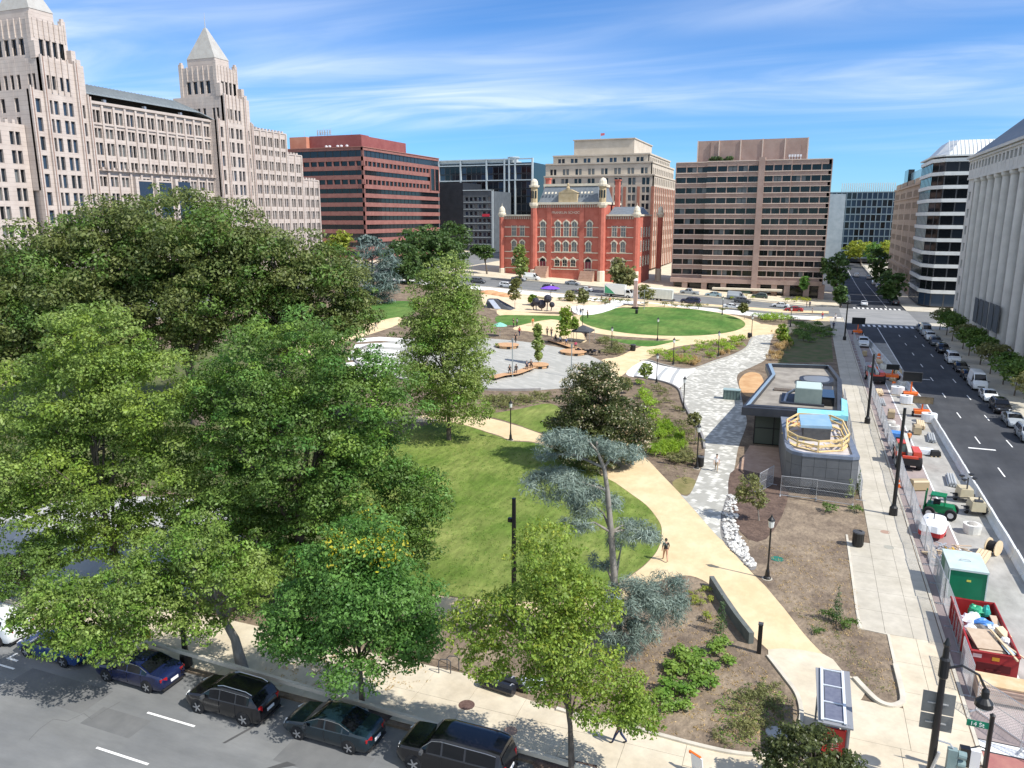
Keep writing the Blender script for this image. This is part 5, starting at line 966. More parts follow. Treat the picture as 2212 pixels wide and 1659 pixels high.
ST_ = [('slender sapling in a round wooden planter on the central plaza', (1163, 788), [(1161, 715, 9, 18), (1162, 745, 12, 20), (1163, 768, 8, 10)], 'syc'), ('yellow-green sapling beside the seated people on the plaza', (1218, 745), [(1222, 680, 12, 22), (1218, 710, 16, 18)], 'elm'), ('small yellow sapling behind the dark stroller group', (1238, 738), [(1240, 700, 10, 16)], 'elm'), ('young green tree on the left of the playground', (1112, 668), [(1112, 630, 14, 20), (1115, 610, 10, 10)], 'olive'), ('bare thin tree left of the oval lawn', (1262, 685), [(1258, 640, 12, 18)], 'olive'), ('sparse tree at the far edge of the oval lawn', (1398, 662), [(1396, 630, 18, 18)], 'olive'), ('small leafy sapling beside the white curved bands', (1396, 832), [(1395, 800, 14, 18)], 'syc'), ('bushy young tree at the bend of the paver plaza', (1502, 960), [(1500, 905, 14, 20)], 'olive'),
       ('young yellowing tree in the dark bed by the pavilion', (1640, 1125), [(1620, 1050, 26, 30), (1635, 1080, 22, 22), (1605, 1070, 18, 20)], 'olive'), ('small tree in the bed behind the pavilion, near its far corner', (1690, 745), [(1690, 718, 12, 20), (1700, 740, 12, 14)], 'elm'), ('young tree in the grass strip by the far kerb', (1608, 690), [(1606, 665, 10, 10)], 'olive'), ('sapling near the pink block corner', (1740, 648), [(1738, 610, 9, 16)], 'bright'), ('yellowish small tree before the school stairs', (1225, 650), [(1232, 640, 10, 12)], 'olive'), ('thin leafy tree left of the purple parasol', (1150, 660), [(1150, 645, 9, 9)], 'elm'), ('low dark evergreen beside the magnolia and path', (1345, 850), [(1350, 830, 16, 16)], 'olive')]
for i, (lb_, b_, e_, m_) in enumerate(ST_): tree('young_tree', lb_, b_, e_, LM[m_], leaf=max(.22, 3.0 * mpp(P(*b_)) * 2.16), cover=.8, tr=.06, seed=50 + i, limbs=5, barkm=G['palebark'])
for i, (x_, y_, r_, h_) in enumerate([(28.7, 192, 2.4, 4.6), (28.9, 184, 2.3, 4.8), (28.6, 175, 2.6, 4.9), (28.9, 165, 2.4, 4.4), (28.6, 157, 2.6, 4.9), (28.8, 148, 2.5, 4.6), (28.7, 139.5, 2.5, 4.7), (28.8, 131, 2.6, 4.6), (28.6, 123, 2.5, 4.8), (28.8, 115, 2.6, 4.7), (28.7, 107, 2.5, 4.7)]):
    tree('street_tree', 'low dark green tree on the right pavement, %s from the junction' % ORD[i], (x_, y_), [(x_, y_, h_ - 1.2, r_, r_, 1.5), (x_ + .4, y_ - 1, h_ - .5, r_ * .7, r_ * .7, 1.0)], LM['olive' if i % 3 == 0 else 'dark'], leaf=.42, cover=1.5, tr=.1, seed=70 + i, world=True, limbs=6, group='low trees before the colonnade')
# ---------------------------------------------------------------- shrubs: a few shared meshes, many individuals
def shrub_mesh(kind, leafm, leaf, aspect, n, flat, up, spiky=False, seed=0):
    rng = np.random.default_rng(seed)
    if kind == 'cone': bl = [(0, 0, .12 + .17 * i, .34 * (1 - i / 7.5), .34 * (1 - i / 7.5), .17) for i in range(7)]
    elif kind == 'tuft': bl = [(rng.normal() * .22, rng.normal() * .22, .22, .16, .16, .25) for _ in range(9)]
    else: bl = [(rng.normal() * .26, rng.normal() * .26, .22 + .16 * rng.random(), .24, .24, .2 * flat) for _ in range(8)]
    return leaves('foliage', bl, leaf, aspect, n, leafm, rng=rng, up=up, droop=-1.2 if kind == 'tuft' else 0, inner=.3, lower=-.3)
SHR = dict(hyd=shrub_mesh('round', LM['hydr'], .15, .7, 520, 1.1, .8, seed=1), yel=shrub_mesh('round', LM['yelgreen'], .11, .6, 600, 1.0, .6, seed=2), oli=shrub_mesh('round', LM['olive'], .12, .5, 700, 1, .5, seed=3), con=shrub_mesh('cone', LM['conifer'], .12, .25, 1500, 1, .2, seed=4), gra=shrub_mesh('tuft', LM['grass'], .34, .10, 900, 1, .1, seed=5), dry=shrub_mesh('tuft', LM['dry'], .32, .09, 900, 1, .1, seed=6), drk=shrub_mesh('round', LM['dark'], .13, .5, 700, 1, .5, seed=7), thu=shrub_mesh('cone', LM['syc'], .12, .3, 1500, 1, .2, seed=8), grn=shrub_mesh('round', LM['grass'], .13, .4, 700, 1, .5, seed=9))
stem_me = MB().tube([(0, 0, -.05), (0, 0, .35)], [.03, .015], 5).mesh('stem', G['bark'])
def shrub(kind, u, v, s, label, group, name='shrub', sz=None):
    x_, y_ = P(u, v); r_ = thing(name, label, 'shrub' if kind not in ('gra', 'dry') else 'grass clump', (x_, y_, T(x_, y_)), random.random() * 6.28, group, local=True)
    r_.scale = (s, s, sz or s * random.uniform(.85, 1.15)); link('foliage', SHR[kind], r_); link('stem', stem_me, r_); return r_
for u, v, s in [(1462, 1418, 1.3), (1487, 1432, 1.5), (1513, 1425, 1.3), (1440, 1447, 1.1), (1470, 1462, 1.5), (1500, 1462, 1.5), (1527, 1452, 1.3), (1452, 1495, 1.6), (1428, 1510, 1.3), (1480, 1500, 1.5), (1508, 1492, 1.4), (1552, 1395, 1.3), (1548, 1418, 1.4), (1575, 1432, 1.1), (1535, 1480, 1.2), (1470, 1530, 1.2), (1440, 1532, 1.1)]:
    shrub('hyd', u, v, s, 'leafy mid green shrub in the foreground bed behind the yellow street elm', 'leafy shrubs in the foreground bed')
for u, v, s in [(1525, 1278, .9), (1498, 1296, .8), (1535, 1300, .8), (1512, 1308, .9), (1526, 1342, 1.1), (1488, 1285, .6)]: shrub('yel', u, v, s, 'small yellow-green shrub on bare soil beside the low dark wall', 'small yellow shrubs by the dark wall')
shrub('con', 1556, 1370, 1.5, 'dark narrow conifer against the low dark wall in the foreground bed', None, 'conifer', 2.0)
for u, v, s, z_, k, l_ in [(1833, 1075, 1.6, 2.6, 'thu', 'slim green conifer at the grey pavilion corner by the walkway'), (1853, 1068, 1.1, 1.8, 'con', 'small dark conifer behind the slim conifer at the pavilion corner'), (1806, 1345, 1.4, 1.9, 'con', 'dark bushy conifer in the dry bed beside the walkway')]: shrub(k, u, v, s, l_, None, 'conifer', z_)
for u, v, s, l_ in [(1790, 1105, 1.4, 'low grey-green bush in front of the grey pavilion wall'), (1850, 1108, 1.3, 'low bush at the walkway edge by the pavilion corner'), (1835, 1360, 1.2, 'low dark bush left of the walkway notch'), (1790, 1340, 1.1, 'low bush left of the dark conifer in the dry bed'), (1770, 1370, .8, 'tiny bush in the dry bed near the tan path')]: shrub('drk', u, v, s, l_, None)
def scatter(kind, poly, n, s0, s1, label, group, seed, name='shrub'):
    rnd = random.Random(seed); us = [p[0] for p in poly]; vs = [p[1] for p in poly]; c = 0
    while c < n:
        u, v = rnd.uniform(min(us), max(us)), rnd.uniform(min(vs), max(vs)); ins = False; j = len(poly) - 1
        for i in range(len(poly)):
            if (poly[i][1] > v) != (poly[j][1] > v) and u < (poly[j][0] - poly[i][0]) * (v - poly[i][1]) / (poly[j][1] - poly[i][1]) + poly[i][0]: ins = not ins
            j = i
        if ins: shrub(kind, u, v, rnd.uniform(s0, s1), label, group, name); c += 1
scatter('gra', [(1405, 905), (1450, 905), (1478, 960), (1470, 980), (1415, 985)], 30, 1.3, 2.2, 'bright green grass clump in the bed right of the magnolia', 'bright grass right of the magnolia', 1, 'grass_clump')
scatter('grn', [(1380, 830), (1405, 835), (1412, 900), (1390, 900)], 10, 1.4, 2.2, 'fresh green shrub between the magnolia and the white bands', 'fresh shrubs above the magnolia', 2)
scatter('oli', [(1400, 835), (1445, 840), (1490, 920), (1515, 960), (1500, 1000), (1450, 1010), (1460, 900)], 26, .8, 1.6, 'dull green shrub in the brown bed beside the paver plaza', 'dull shrubs in the bed beside the paver plaza', 3)
scatter('grn', [(1410, 765), (1450, 760), (1560, 740), (1610, 730), (1600, 752), (1540, 775), (1480, 788), (1430, 783)], 40, 1.2, 2.2, 'green shrub in the lens-shaped bed between tan path and pavers', 'shrubs in the lens-shaped bed', 4)
scatter('dry', [(1450, 780), (1540, 770), (1605, 745), (1600, 752), (1540, 780), (1490, 790)], 14, 1.4, 2.0, 'straw coloured grass clump at the rim of the lens-shaped bed', 'straw clumps at the rim of the lens-shaped bed', 5, 'grass_clump')
scatter('oli', [(1290, 735), (1320, 738), (1350, 765), (1330, 770), (1300, 765)], 18, 1.3, 2.2, 'olive shrub in the bed between plaza and oval lawn', 'olive shrubs between plaza and oval lawn', 6)
scatter('oli', [(1050, 868), (1190, 850), (1190, 868), (1060, 890)], 26, 1.0, 1.8, 'low green shrub in the brown bed below the plaza wall', 'low shrubs below the plaza wall', 7)
scatter('grn', [(1630, 685), (1700, 688), (1730, 695), (1660, 700)], 16, 1.6, 2.6, 'green shrub between oval path and far street', 'green shrubs by the far right path', 8)
scatter('oli', [(1100, 640), (1280, 650), (1400, 655), (1560, 672), (1560, 676), (1400, 660), (1240, 658)], 26, 1.4, 2.6, 'low shrub in the strip along the far pavement', 'low shrubs along the far pavement', 9)
scatter('drk', [(1720, 705), (1790, 700), (1795, 740), (1725, 745)], 26, 1.6, 2.8, 'dark green shrub in the hedge behind the pavilion', 'dark hedge shrubs behind the pavilion', 10)
scatter('dry', [(1675, 720), (1705, 720), (1700, 780), (1670, 780)], 16, 1.5, 2.4, 'yellowish grass clump behind the pavilion roof', 'yellowish clumps behind the pavilion', 11, 'grass_clump')
scatter('oli', [(1620, 1480), (1680, 1480), (1700, 1560), (1600, 1620), (1540, 1600)], 26, .5, .9, 'tiny grey-green plant in the right part of the foreground bed', 'tiny plants in the foreground bed', 12)
scatter('yel', [(1570, 640), (1640, 640), (1640, 648), (1570, 648)], 8, 1.2, 1.8, 'clipped yellow-green bush at the foot of the pinkish block', 'clipped bushes at the pinkish block', 13)
scatter('yel', [(1690, 645), (1790, 648), (1790, 655), (1690, 652)], 10, 1.6, 2.4, 'yellow flower mound at the corner of the pinkish block', 'yellow flower mounds at the corner', 14)
scatter('oli', [(1400, 835), (1460, 850), (1515, 960), (1505, 1010), (1440, 1000)], 18, .5, 1.0, 'small mixed plant in the bed below the white bands', 'mixed plants below the white bands', 31)
# loose ground cover: straw, leaf litter and weeds
def litter(name, poly, n, leaf, aspect, leafm, label, seed, h=.05, cat='ground cover', droop=0, up=1.5):
    rng = np.random.default_rng(seed); us = [p[0] for p in poly]; vs = [p[1] for p in poly]; bl = []
    pl = np.array([P(*q) for q in poly]); lo, hi = pl.min(0), pl.max(0)
    while len(bl) < n:
        x_, y_ = rng.uniform(lo, hi); ins = False; j = len(pl) - 1
        for i in range(len(pl)):
            if (pl[i][1] > y_) != (pl[j][1] > y_) and x_ < (pl[j][0] - pl[i][0]) * (y_ - pl[i][1]) / (pl[j][1] - pl[i][1]) + pl[i][0]: ins = not ins
            j = i
        if ins: bl.append((x_, y_, T(x_, y_) + .04 + h * .5, .22, .22, h))
    me = leaves(name, bl, leaf, aspect, 130, leafm, rng=rng, up=up, droop=droop, inner=.1); return link(name, me, kind='stuff', label=label, cat=cat)
litter('ground_cover', [(1530, 1520), (1640, 1470), (1700, 1500), (1710, 1570), (1640, 1620), (1560, 1600)], 260, .12, .4, LM['hydr'], 'loose low weeds in the right part of the foreground bed', 1)
litter('leaf_litter', [(1350, 1440), (1500, 1280), (1640, 1430), (1720, 1540), (1640, 1620), (1420, 1580), (1300, 1550)], 620, .10, .5, [LM['dry']], 'straw and leaf litter over the foreground bed', 2, .03)
litter('leaf_litter', [(1640, 1180), (1830, 1170), (1860, 1360), (1940, 1440), (1940, 1510), (1860, 1470), (1700, 1310)], 520, .10, .35, [LM['dry']], 'straw litter over the dry bed by the walkway', 3, .03)
litter('ground_cover', [(1700, 1300), (1840, 1330), (1850, 1400), (1940, 1500), (1900, 1510), (1780, 1400)], 160, .10, .4, LM['olive'], 'sparse weeds in the near end of the dry bed', 4, .04)
litter('ground_cover', [(1400, 840), (1450, 850), (1500, 930), (1515, 980), (1490, 1050), (1440, 1020), (1405, 960)], 260, .16, .4, LM['olive'], 'patchy low plants in the bed beside the paver plaza', 7, .06)
litter('ground_cover', [(1420, 765), (1470, 758), (1600, 735), (1590, 755), (1540, 776), (1480, 788)], 200, .24, .4, LM['grass'], 'patchy low plants in the lens-shaped bed', 8, .08)
litter('ground_cover', [(1050, 868), (1190, 848), (1200, 866), (1060, 890)], 160, .2, .4, LM['hydr'], 'patchy low plants below the plaza wall', 9, .07)
litter('leaf_litter', [(560, 1480), (600, 1390), (900, 1420), (940, 1480), (760, 1500)], 200, .10, .5, [LM['dry']], 'fallen leaves under the bright green street tree', 5, .03)
sheet('lawn', ppoly((-400, 1120), (-200, 900), (300, 760), (640, 720), (760, 790), (800, 900), (760, 990), (690, 1100), (720, 1210), (840, 1300), (700, 1330), (560, 1260), (560, 1120), (300, 1040)), .005, wmat('shade_turf', (.06, .095, .022), (.13, .125, .055), .25, rough=.95, bump=.7, bscale=9, detail=9))  # turf coloured darker to paint in the shade below the left trees
litter('grass', [(860, 1275), (960, 1288), (1072, 1296), (1188, 1298), (1330, 1260), (1400, 1205), (1424, 1165), (1412, 1116), (1364, 1072), (1290, 1020), (1160, 960), (1069, 943), (978, 918), (880, 935), (780, 1005), (740, 1210)], 5200, .13, .22, [LM['hydr'], LM['grass']], 'short mown grass of the near lawn', 6, .05, 'grass', -1.0, .4)
# pale stones beside the paver plaza
sb = sheet('stone_bed', smoothpoly(ppoly((1572, 1068), (1588, 1072), (1592, 1110), (1595, 1150), (1620, 1200), (1635, 1222), (1622, 1232), (1590, 1200), (1560, 1165), (1557, 1120)), 3), .026, mat('stone_bed_soil', (.20, .19, .18), rough=.9))
sms = []
for k in range(5):
    mb = MB(); rnd = random.Random(k); mb.sphere((0, 0, .05), .16, 6, 4, sc=(1, .8, .6)); mb.v = [tuple(c * rnd.uniform(.75, 1.2) for c in v_) for v_ in mb.v]; sms.append(mb.mesh('stone', mat('pale_stone%d' % (k % 3), ((.62, .61, .58), (.50, .49, .47), (.70, .68, .62))[k % 3], rough=.8)))
rnd = random.Random(5); cnt = 0
strip = [((1573, 1070), (1590, 1074)), ((1560, 1115), (1592, 1110)), ((1560, 1160), (1597, 1152)), ((1588, 1195), (1618, 1195)), ((1620, 1228), (1634, 1222))]
while cnt < 260:
    t = rnd.random() * 3.999; i = int(t); f_ = t - i; q = rnd.random(); a, b = strip[i], strip[i + 1]
    l_ = [a[0][j] + (b[0][j] - a[0][j]) * f_ for j in (0, 1)]; r_ = [a[1][j] + (b[1][j] - a[1][j]) * f_ for j in (0, 1)]; x_, y_ = P(l_[0] + (r_[0] - l_[0]) * q, l_[1] + (r_[1] - l_[1]) * q)
    o = link('stone', rnd.choice(sms), sb, loc=(x_, y_, .03)); s = rnd.uniform(.7, 1.35); o.scale = (s, s, s); o.rotation_euler = (0, 0, rnd.random() * 6); cnt += 1
# ================================================================== vehicles
PROF = dict(
    sedan=dict(L=4.85, W=1.84, st=[(0, .36, .50, .53), (.015, .26, .64, .68), (.09, .20, .78, .86), (.26, .18, .90, 1.00), (.41, .18, .93, 1.38), (.50, .18, .94, 1.45), (.66, .18, .96, 1.43), (.83, .18, 1.00, 1.10), (.955, .22, .98, 1.06), (.985, .30, .88, .94), (1, .42, .74, .78)], glass=(.27, .42, .67, .83), side=(.30, .50, .52, .70, .72, .79), wb=(.195, .785), wr=.335),
    suv=dict(L=4.70, W=1.90, st=[(0, .42, .60, .63), (.015, .30, .78, .83), (.08, .24, .94, 1.02), (.25, .22, 1.04, 1.13), (.375, .22, 1.06, 1.60), (.48, .22, 1.07, 1.69), (.80, .22, 1.11, 1.66), (.90, .22, 1.13, 1.58), (.965, .26, 1.12, 1.18), (.99, .32, .98, 1.02), (1, .45, .82, .85)], glass=(.26, .375, .905, .962), side=(.29, .48, .50, .69, .71, .87), wb=(.19, .80), wr=.365),
    bigsuv=dict(L=5.35, W=2.05, st=[(0, .48, .72, .75), (.015, .34, .96, 1.02), (.06, .28, 1.10, 1.17), (.235, .26, 1.15, 1.24), (.33, .26, 1.16, 1.78), (.42, .26, 1.17, 1.90), (.86, .26, 1.20, 1.88), (.95, .26, 1.20, 1.80), (.98, .30, 1.18, 1.28), (.992, .34, 1.05, 1.10), (1, .45, .85, .88)], glass=(.24, .335, .952, .98), side=(.26, .43, .45, .64, .66, .92), wb=(.18, .78), wr=.40),
    van=dict(L=5.6, W=2.0, st=[(0, .45, .75, .78), (.015, .34, .96, 1.02), (.10, .28, 1.14, 1.24), (.17, .26, 1.22, 1.50), (.28, .26, 1.25, 2.25), (.36, .26, 1.26, 2.42), (.94, .26, 1.26, 2.42), (.985, .28, 1.24, 2.30), (.995, .32, 1.2, 1.3), (1, .40, .95, 1.0)], glass=(.15, .28, .984, .994), side=(.20, .32, .34, .36), wb=(.17, .78), wr=.35),
    pickup=dict(L=5.7, W=2.0, st=[(0, .50, .74, .77), (.015, .38, .98, 1.04), (.07, .30, 1.10, 1.17), (.24, .28, 1.14, 1.22), (.33, .28, 1.15, 1.74), (.40, .28, 1.16, 1.86), (.58, .28, 1.16, 1.84), (.63, .28, 1.16, 1.20), (.66, .28, 1.14, 1.16), (.985, .32, 1.14, 1.16), (1, .45, .95, .98)], glass=(.25, .335, .585, .625), side=(.28, .44, .46, .60), wb=(.185, .76), wr=.40))
def car_proto(kind, paintm, rails=False, detail=True):
    p = PROF[kind]; L_, W_ = p['L'], p['W']; st = p['st']; ts = sorted(set([s[0] for s in st] + [i / 30 for i in range(31)]))
    def f(t):
        for a, b in zip(st, st[1:]):
            if a[0] <= t <= b[0]:
                q = (t - a[0]) / (b[0] - a[0]); return [a[k] + (b[k] - a[k]) * q for k in (1, 2, 3)]
    def hw(t): e = min(t, 1 - t); return W_ / 2 * (1 - .16 * max(0, 1 - e / .10) ** 2 - .02 * max(0, 1 - e / .3))
    def wt(t):
        z0, zb, zt = f(t); g = min(1, max(0, (zt - zb - .12) / .35)); return hw(t) * (.90 - .13 * g)
    X_ = lambda t: L_ / 2 - t * L_
    mb = MB(); rows = []
    for t in ts:
        z0, zb, zt = f(t); h = hw(t); w_ = wt(t)
        half = [(0, z0), (h * .90, z0), (h * .985, z0 + .10), (h, (z0 + zb) / 2), (h * .985, zb - .02), (h * .965, zb), (w_ + (h * .965 - w_) * .12, zb + (zt - zb) * .86), (w_ * .90, zt - .012), (w_ * .55, zt + .012), (0, zt + .02)]
        rows.append([(X_(t), y, z) for y, z in half] + [(X_(t), -y, z) for y, z in half[-2:0:-1]])
    n = len(rows[0]); vs = [q for r in rows for q in r]; fs = [(i * n + k, i * n + (k + 1) % n, (i + 1) * n + (k + 1) % n, (i + 1) * n + k) for i in range(len(rows) - 1) for k in range(n)] + [tuple(range(n))[::-1], tuple((len(rows) - 1) * n + k for k in range(n))]
    mb.add(vs, fs); root = thing('parked_car', kind, 'car', local=True); body = mb.build('body', paintm, root); body.data.shade_smooth(); body.data.set_sharp_from_angle(angle=math.radians(38))
    def sidept(t, s, sy, off=.012):
        z0, zb, zt = f(t); h = hw(t) * .965; w_ = wt(t); y = h + (w_ + (h - w_) * .12 - h) * s; z = zb + (zt - zb) * .86 * s; return (X_(t), sy * (y + off), z + .004)
    S_ = p['side']
    for sy in (1, -1):
        for a, b in zip(S_[::2], S_[1::2]):
            q = MB(); k = 6; lo = []; up_ = []
            for i in range(k + 1):
                t = a + (b - a) * i / k; z0, zb, zt = f(t)
                lo.append(sidept(t, .07, sy)); up_.append(sidept(t, .07 if zt - zb < .14 else .93, sy))
            q.add(lo + up_, [(i, i + 1, k + 2 + i, k + 1 + i) for i in range(k)]); q.build('side_window', G['glass'], root)
    for nm, (a, b) in (('windscreen', p['glass'][:2]), ('rear_window', p['glass'][2:])):
        q = MB(); k = 4; pts = []
        for i in range(k + 1):
            t = a + .008 + (b - a - .012) * i / k; z0, zb, zt = f(t); w_ = wt(t) * .93
            pts += [(X_(t), -w_ * 1.0, zt + .004), (X_(t), -w_ * .5, zt + .03), (X_(t), 0, zt + .038), (X_(t), w_ * .5, zt + .03), (X_(t), w_ * 1.0, zt + .004)]
        sgn = 1 if nm == 'windscreen' else -1
        pts = [(x_ + sgn * .02, y_, z_) for x_, y_, z_ in pts]
        q.add(pts, [(i * 5 + j, i * 5 + j + 1, i * 5 + 6 + j, i * 5 + 5 + j) for i in range(k) for j in range(4)]); q.build(nm, G['glass'], root, smooth=True)
    wr = p['wr']; wm_, rm = MB(), MB(); wm_.tube([(0, -.11, 0), (0, -.09, 0), (0, .09, 0), (0, .11, 0)], [wr * .94, wr, wr, wr * .94], 20); rm.tube([(0, .08, 0), (0, .105, 0)], [wr * .70, wr * .68], 20)
    for k in range(5):
        a = k * 2 * math.pi / 5; rm.rbox((math.cos(a) * wr * .36, .112, math.sin(a) * wr * .36), (wr * .62, .03, wr * .18), ry=-a)
    tm, rmm = wm_.mesh('tyre', G['rubber']), rm.mesh('rim', G['alloy']); ar = MB().tube([(0, -.01, 0), (0, .012, 0)], [wr * 1.13, wr * 1.13], 22).mesh('wheel_arch', G['rubber'])
    for t in p['wb']:
        for sy in (1, -1):
            w_ = bpy.data.objects.new('wheel', None); COL.objects.link(w_); w_.parent = root; w_.location = (X_(t), sy * (hw(t) - .085), wr); w_.rotation_euler = (0, 0, 0 if sy > 0 else math.pi); link('tyre', tm, w_); link('rim', rmm, w_)
            o = link('wheel_arch', ar, root); o.location = (X_(t), sy * (hw(t) * 1.0), wr + .02)
    for sy in (1, -1):
        z0, zb, zt = f(.02); q = MB(); q.rbox((X_(.032), sy * hw(.03) * .74, zb - .02), (.20, hw(.03) * .42, .13), rz=sy * .35); q.build('headlight', G['head'], root)
        z0, zb, zt = f(.97); q = MB(); tall = kind in ('suv', 'bigsuv', 'van', 'pickup'); q.rbox((X_(.98), sy * hw(.97) * .78, zb - (.14 if tall else .10)), (.13, hw(.97) * (.26 if tall else .46), .30 if tall else .15), rz=-sy * .30); q.build('tail_light', G['red_light'], root)
        t = S_[0] + .015; z0, zb, zt = f(t); q = MB(); q.rbox((X_(t) + .05, sy * (hw(t) + .09), zb + .06), (.12, .22, .15)); q.build('mirror', G['dgrey'], root)
    q = MB(); z0, zb, zt = f(.992); q.rbox((X_(1.0) - .012, 0, (z0 + zb) / 2 + (.08 if kind != 'sedan' else .0)), (.03, .50, .15)); q.build('number_plate', G['plate'], root)
    q = MB(); q.box(X_(.995) - .03, X_(.9), -hw(.9) * .86, hw(.9) * .86, .24, .34); q.build('rear_bumper_trim', G['rubber'], root)
    q = MB(); z0, zb, zt = f(.01); q.rbox((X_(.0) + .0, 0, (z0 + zb) / 2 + .06), (.05, hw(0) * 1.1, .14)); q.build('grille', G['rubber'], root)
    if detail:
        q = MB()
        for t in ((S_[1] + S_[2]) / 2, S_[0] - .01, (S_[3] + S_[4]) / 2 if len(S_) > 4 else S_[-1]):
            z0, zb, zt = f(t)
            for sy in (1, -1): q.box(X_(t) - .006, X_(t) + .006, sy * hw(t) * 1.002 - .008, sy * hw(t) * 1.002 + .008, z0 + .16, zb - .03)
        q.build('door_seam', G['rubber'], root, kind='stuff')
        q = MB()
        for sy in (1, -1):
            for i in range(8):
                t0, t1 = S_[0] + (S_[-1] - S_[0]) * i / 8, S_[0] + (S_[-1] - S_[0]) * (i + 1) / 8; a, b = sidept(t0, .985, sy, .02), sidept(t1, .985, sy, .02); q.beam(a, b, .022)
        q.build('window_trim', G['alloy'], root, kind='stuff')
    if rails:
        for sy in (1, -1):
            q = MB(); pts = [(X_(.44 + .44 * i / 6), sy * wt(.44 + .44 * i / 6) * .86, f(.44 + .44 * i / 6)[2] + (.06 if 0 < i < 6 else .0)) for i in range(7)]; q.tube(pts, .022, 6); q.build('roof_rail', G['alloy'], root)
    index_kids(root); return root
PAINT = dict(teal=paint('paint_dark_teal', (.008, .020, .028)), black=paint('paint_black', (.006, .006, .008)), navy=paint('paint_navy', (.008, .014, .055)), blue=paint('paint_blue', (.014, .045, .150)), white=paint('paint_white', (.72, .74, .74), .3), silver=paint('paint_silver', (.33, .36, .38), .3), grey=paint('paint_grey', (.09, .10, .11), .3), red=paint('paint_red', (.30, .015, .02), .3), sky=paint('paint_light_blue', (.28, .40, .46), .3), dgreen=paint('paint_green', (.03, .06, .05), .3))
PROTO = {k: car_proto(k, PAINT['grey'], rails=k in ('suv',)) for k in PROF}
_used = set()
def car(kind, pt, x_, y_, rz, label, group, name='parked_car', cat='car', dz=-.13, sc=None):
    M = slope_mtx(x_, y_, rz, dz); r_ = PROTO[kind]
    if kind in _used: r_ = dup(r_, (0, 0, 0), mtx=M)
    else: r_.matrix_world = M; _used.add(kind)
    r_.name = name; r_['label'] = label; r_['group'] = group; r_['category'] = cat
    for c in r_.children:
        if c.name.startswith('body'): c.material_slots[0].link = 'OBJECT'; c.material_slots[0].material = PAINT[pt]
    if sc: r_.scale = (sc,) * 3
    return r_
NG = 'cars parked along the near kerb'; PI = math.pi
car('sedan', 'teal', -19.75, 27.45, PI, 'dark teal sedan parked under the bright green street tree', NG)
car('suv', 'black', -25.75, 27.35, PI, 'black crossover with chrome roof rails parked beside the leaning tree', NG)
car('sedan', 'navy', -32.35, 27.70, PI, 'navy blue sedan with red tail lamps parked before the lamp post', NG)
car('sedan', 'blue', -38.60, 27.82, PI, 'bright blue sedan half hidden under the drooping street tree', NG)
car('bigsuv', 'black', -13.25, 27.60, PI, 'large black sport utility car at the bottom edge, nearest the viewer', NG)
car('suv', 'white', -44.1, 28.05, PI, 'white sport utility car cut by the left edge of the view', NG)
# row along the right-hand street, noses towards the camera
RG = 'cars parked along the right kerb'
for i, (k, pt, y_, l_) in enumerate([('sedan', 'grey', 190.5, 'dark car parked nearest the crosswalk on the right kerb'), ('van', 'silver', 183.5, 'silver van parked on the right kerb, second from the crosswalk'), ('suv', 'white', 176.8, 'white car behind the silver van on the right kerb'), ('suv', 'grey', 169.5, 'dark grey car before the long kerb gap on the right'), ('suv', 'black', 160.5, 'black car in the middle of the right kerb row'), ('bigsuv', 'white', 149.5, 'white sport utility car in the middle of the right kerb row'), ('sedan', 'black', 141.5, 'black sedan between the white utility car and the white van'), ('van', 'white', 127.8, 'tall white cargo van parked at the right kerb'), ('sedan', 'white', 119.8, 'white sedan in front of the white cargo van'), ('suv', 'black', 112.8, 'black car in front of the white sedan on the right kerb'), ('sedan', 'silver', 105.8, 'silver sedan near the right edge of the view'), ('suv', 'silver', 99.0, 'silver car cut by the right edge of the view'), ('sedan', 'black', 134.6, 'dark low car just behind the white cargo van')]):
    car(k, pt, 24.85, y_, -PI / 2, l_, RG)
# far street: cars along and on the cross street (positions from their tyres in the photograph)
XG = 'cars on the street behind the square'
for (k, pt, u, v, rz, l_, nm) in [('suv', 'navy', 1186, 627, 0, 'dark blue car on the cross street left of the purple parasol', 'car'), ('sedan', 'grey', 1240, 637, 0, 'dark grey sedan on the cross street behind the playground', 'car'), ('sedan', 'white', 1262, 630, PI, 'white sedan beside the dark grey sedan before the school', 'car'), ('sedan', 'silver', 1235, 616, 0, 'silver sedan parked at the foot of the school stairs', 'parked_car'), ('sedan', 'silver', 1118, 607, 0, 'silver sedan parked before the left wing of the school', 'parked_car'), ('van', 'white', 1146, 606, 0, 'white van parked before the left school door', 'parked_car'), ('suv', 'white', 1092, 622, 0, 'white car on the cross street left of the school', 'car'), ('suv', 'grey', 1030, 612, 0, 'dark car by the street trees left of the school', 'car'),
                               ('bigsuv', 'navy', 1490, 657, PI, 'dark blue utility car right of the white box trailer', 'car'), ('pickup', 'silver', 1488, 637, PI, 'silver pickup parked at the foot of the pinkish block', 'parked_car'), ('sedan', 'sky', 1540, 641, PI, 'light blue sedan parked at the pinkish block', 'parked_car'), ('van', 'silver', 1590, 648, 0, 'silver van on the cross street before the pinkish block', 'car'), ('suv', 'grey', 1603, 655, 0, 'grey car behind the white car on the cross street', 'car'), ('sedan', 'white', 1580, 668, 0, 'white car on the cross street nearest the oval lawn', 'car'), ('suv', 'dgreen', 1640, 645, PI, 'dark green car parked by the arcade', 'parked_car'), ('sedan', 'white', 1685, 665, PI, 'white sedan left of the red car', 'car'), ('sedan', 'red', 1714, 674, PI, 'red sedan on the cross street beside the flower mounds', 'car')]:
    x_, y_ = P(u, v, -.13); car(k, pt, x_, y_ + 1, rz, l_, XG, nm)
FG = 'cars on the far stretch of the right street'
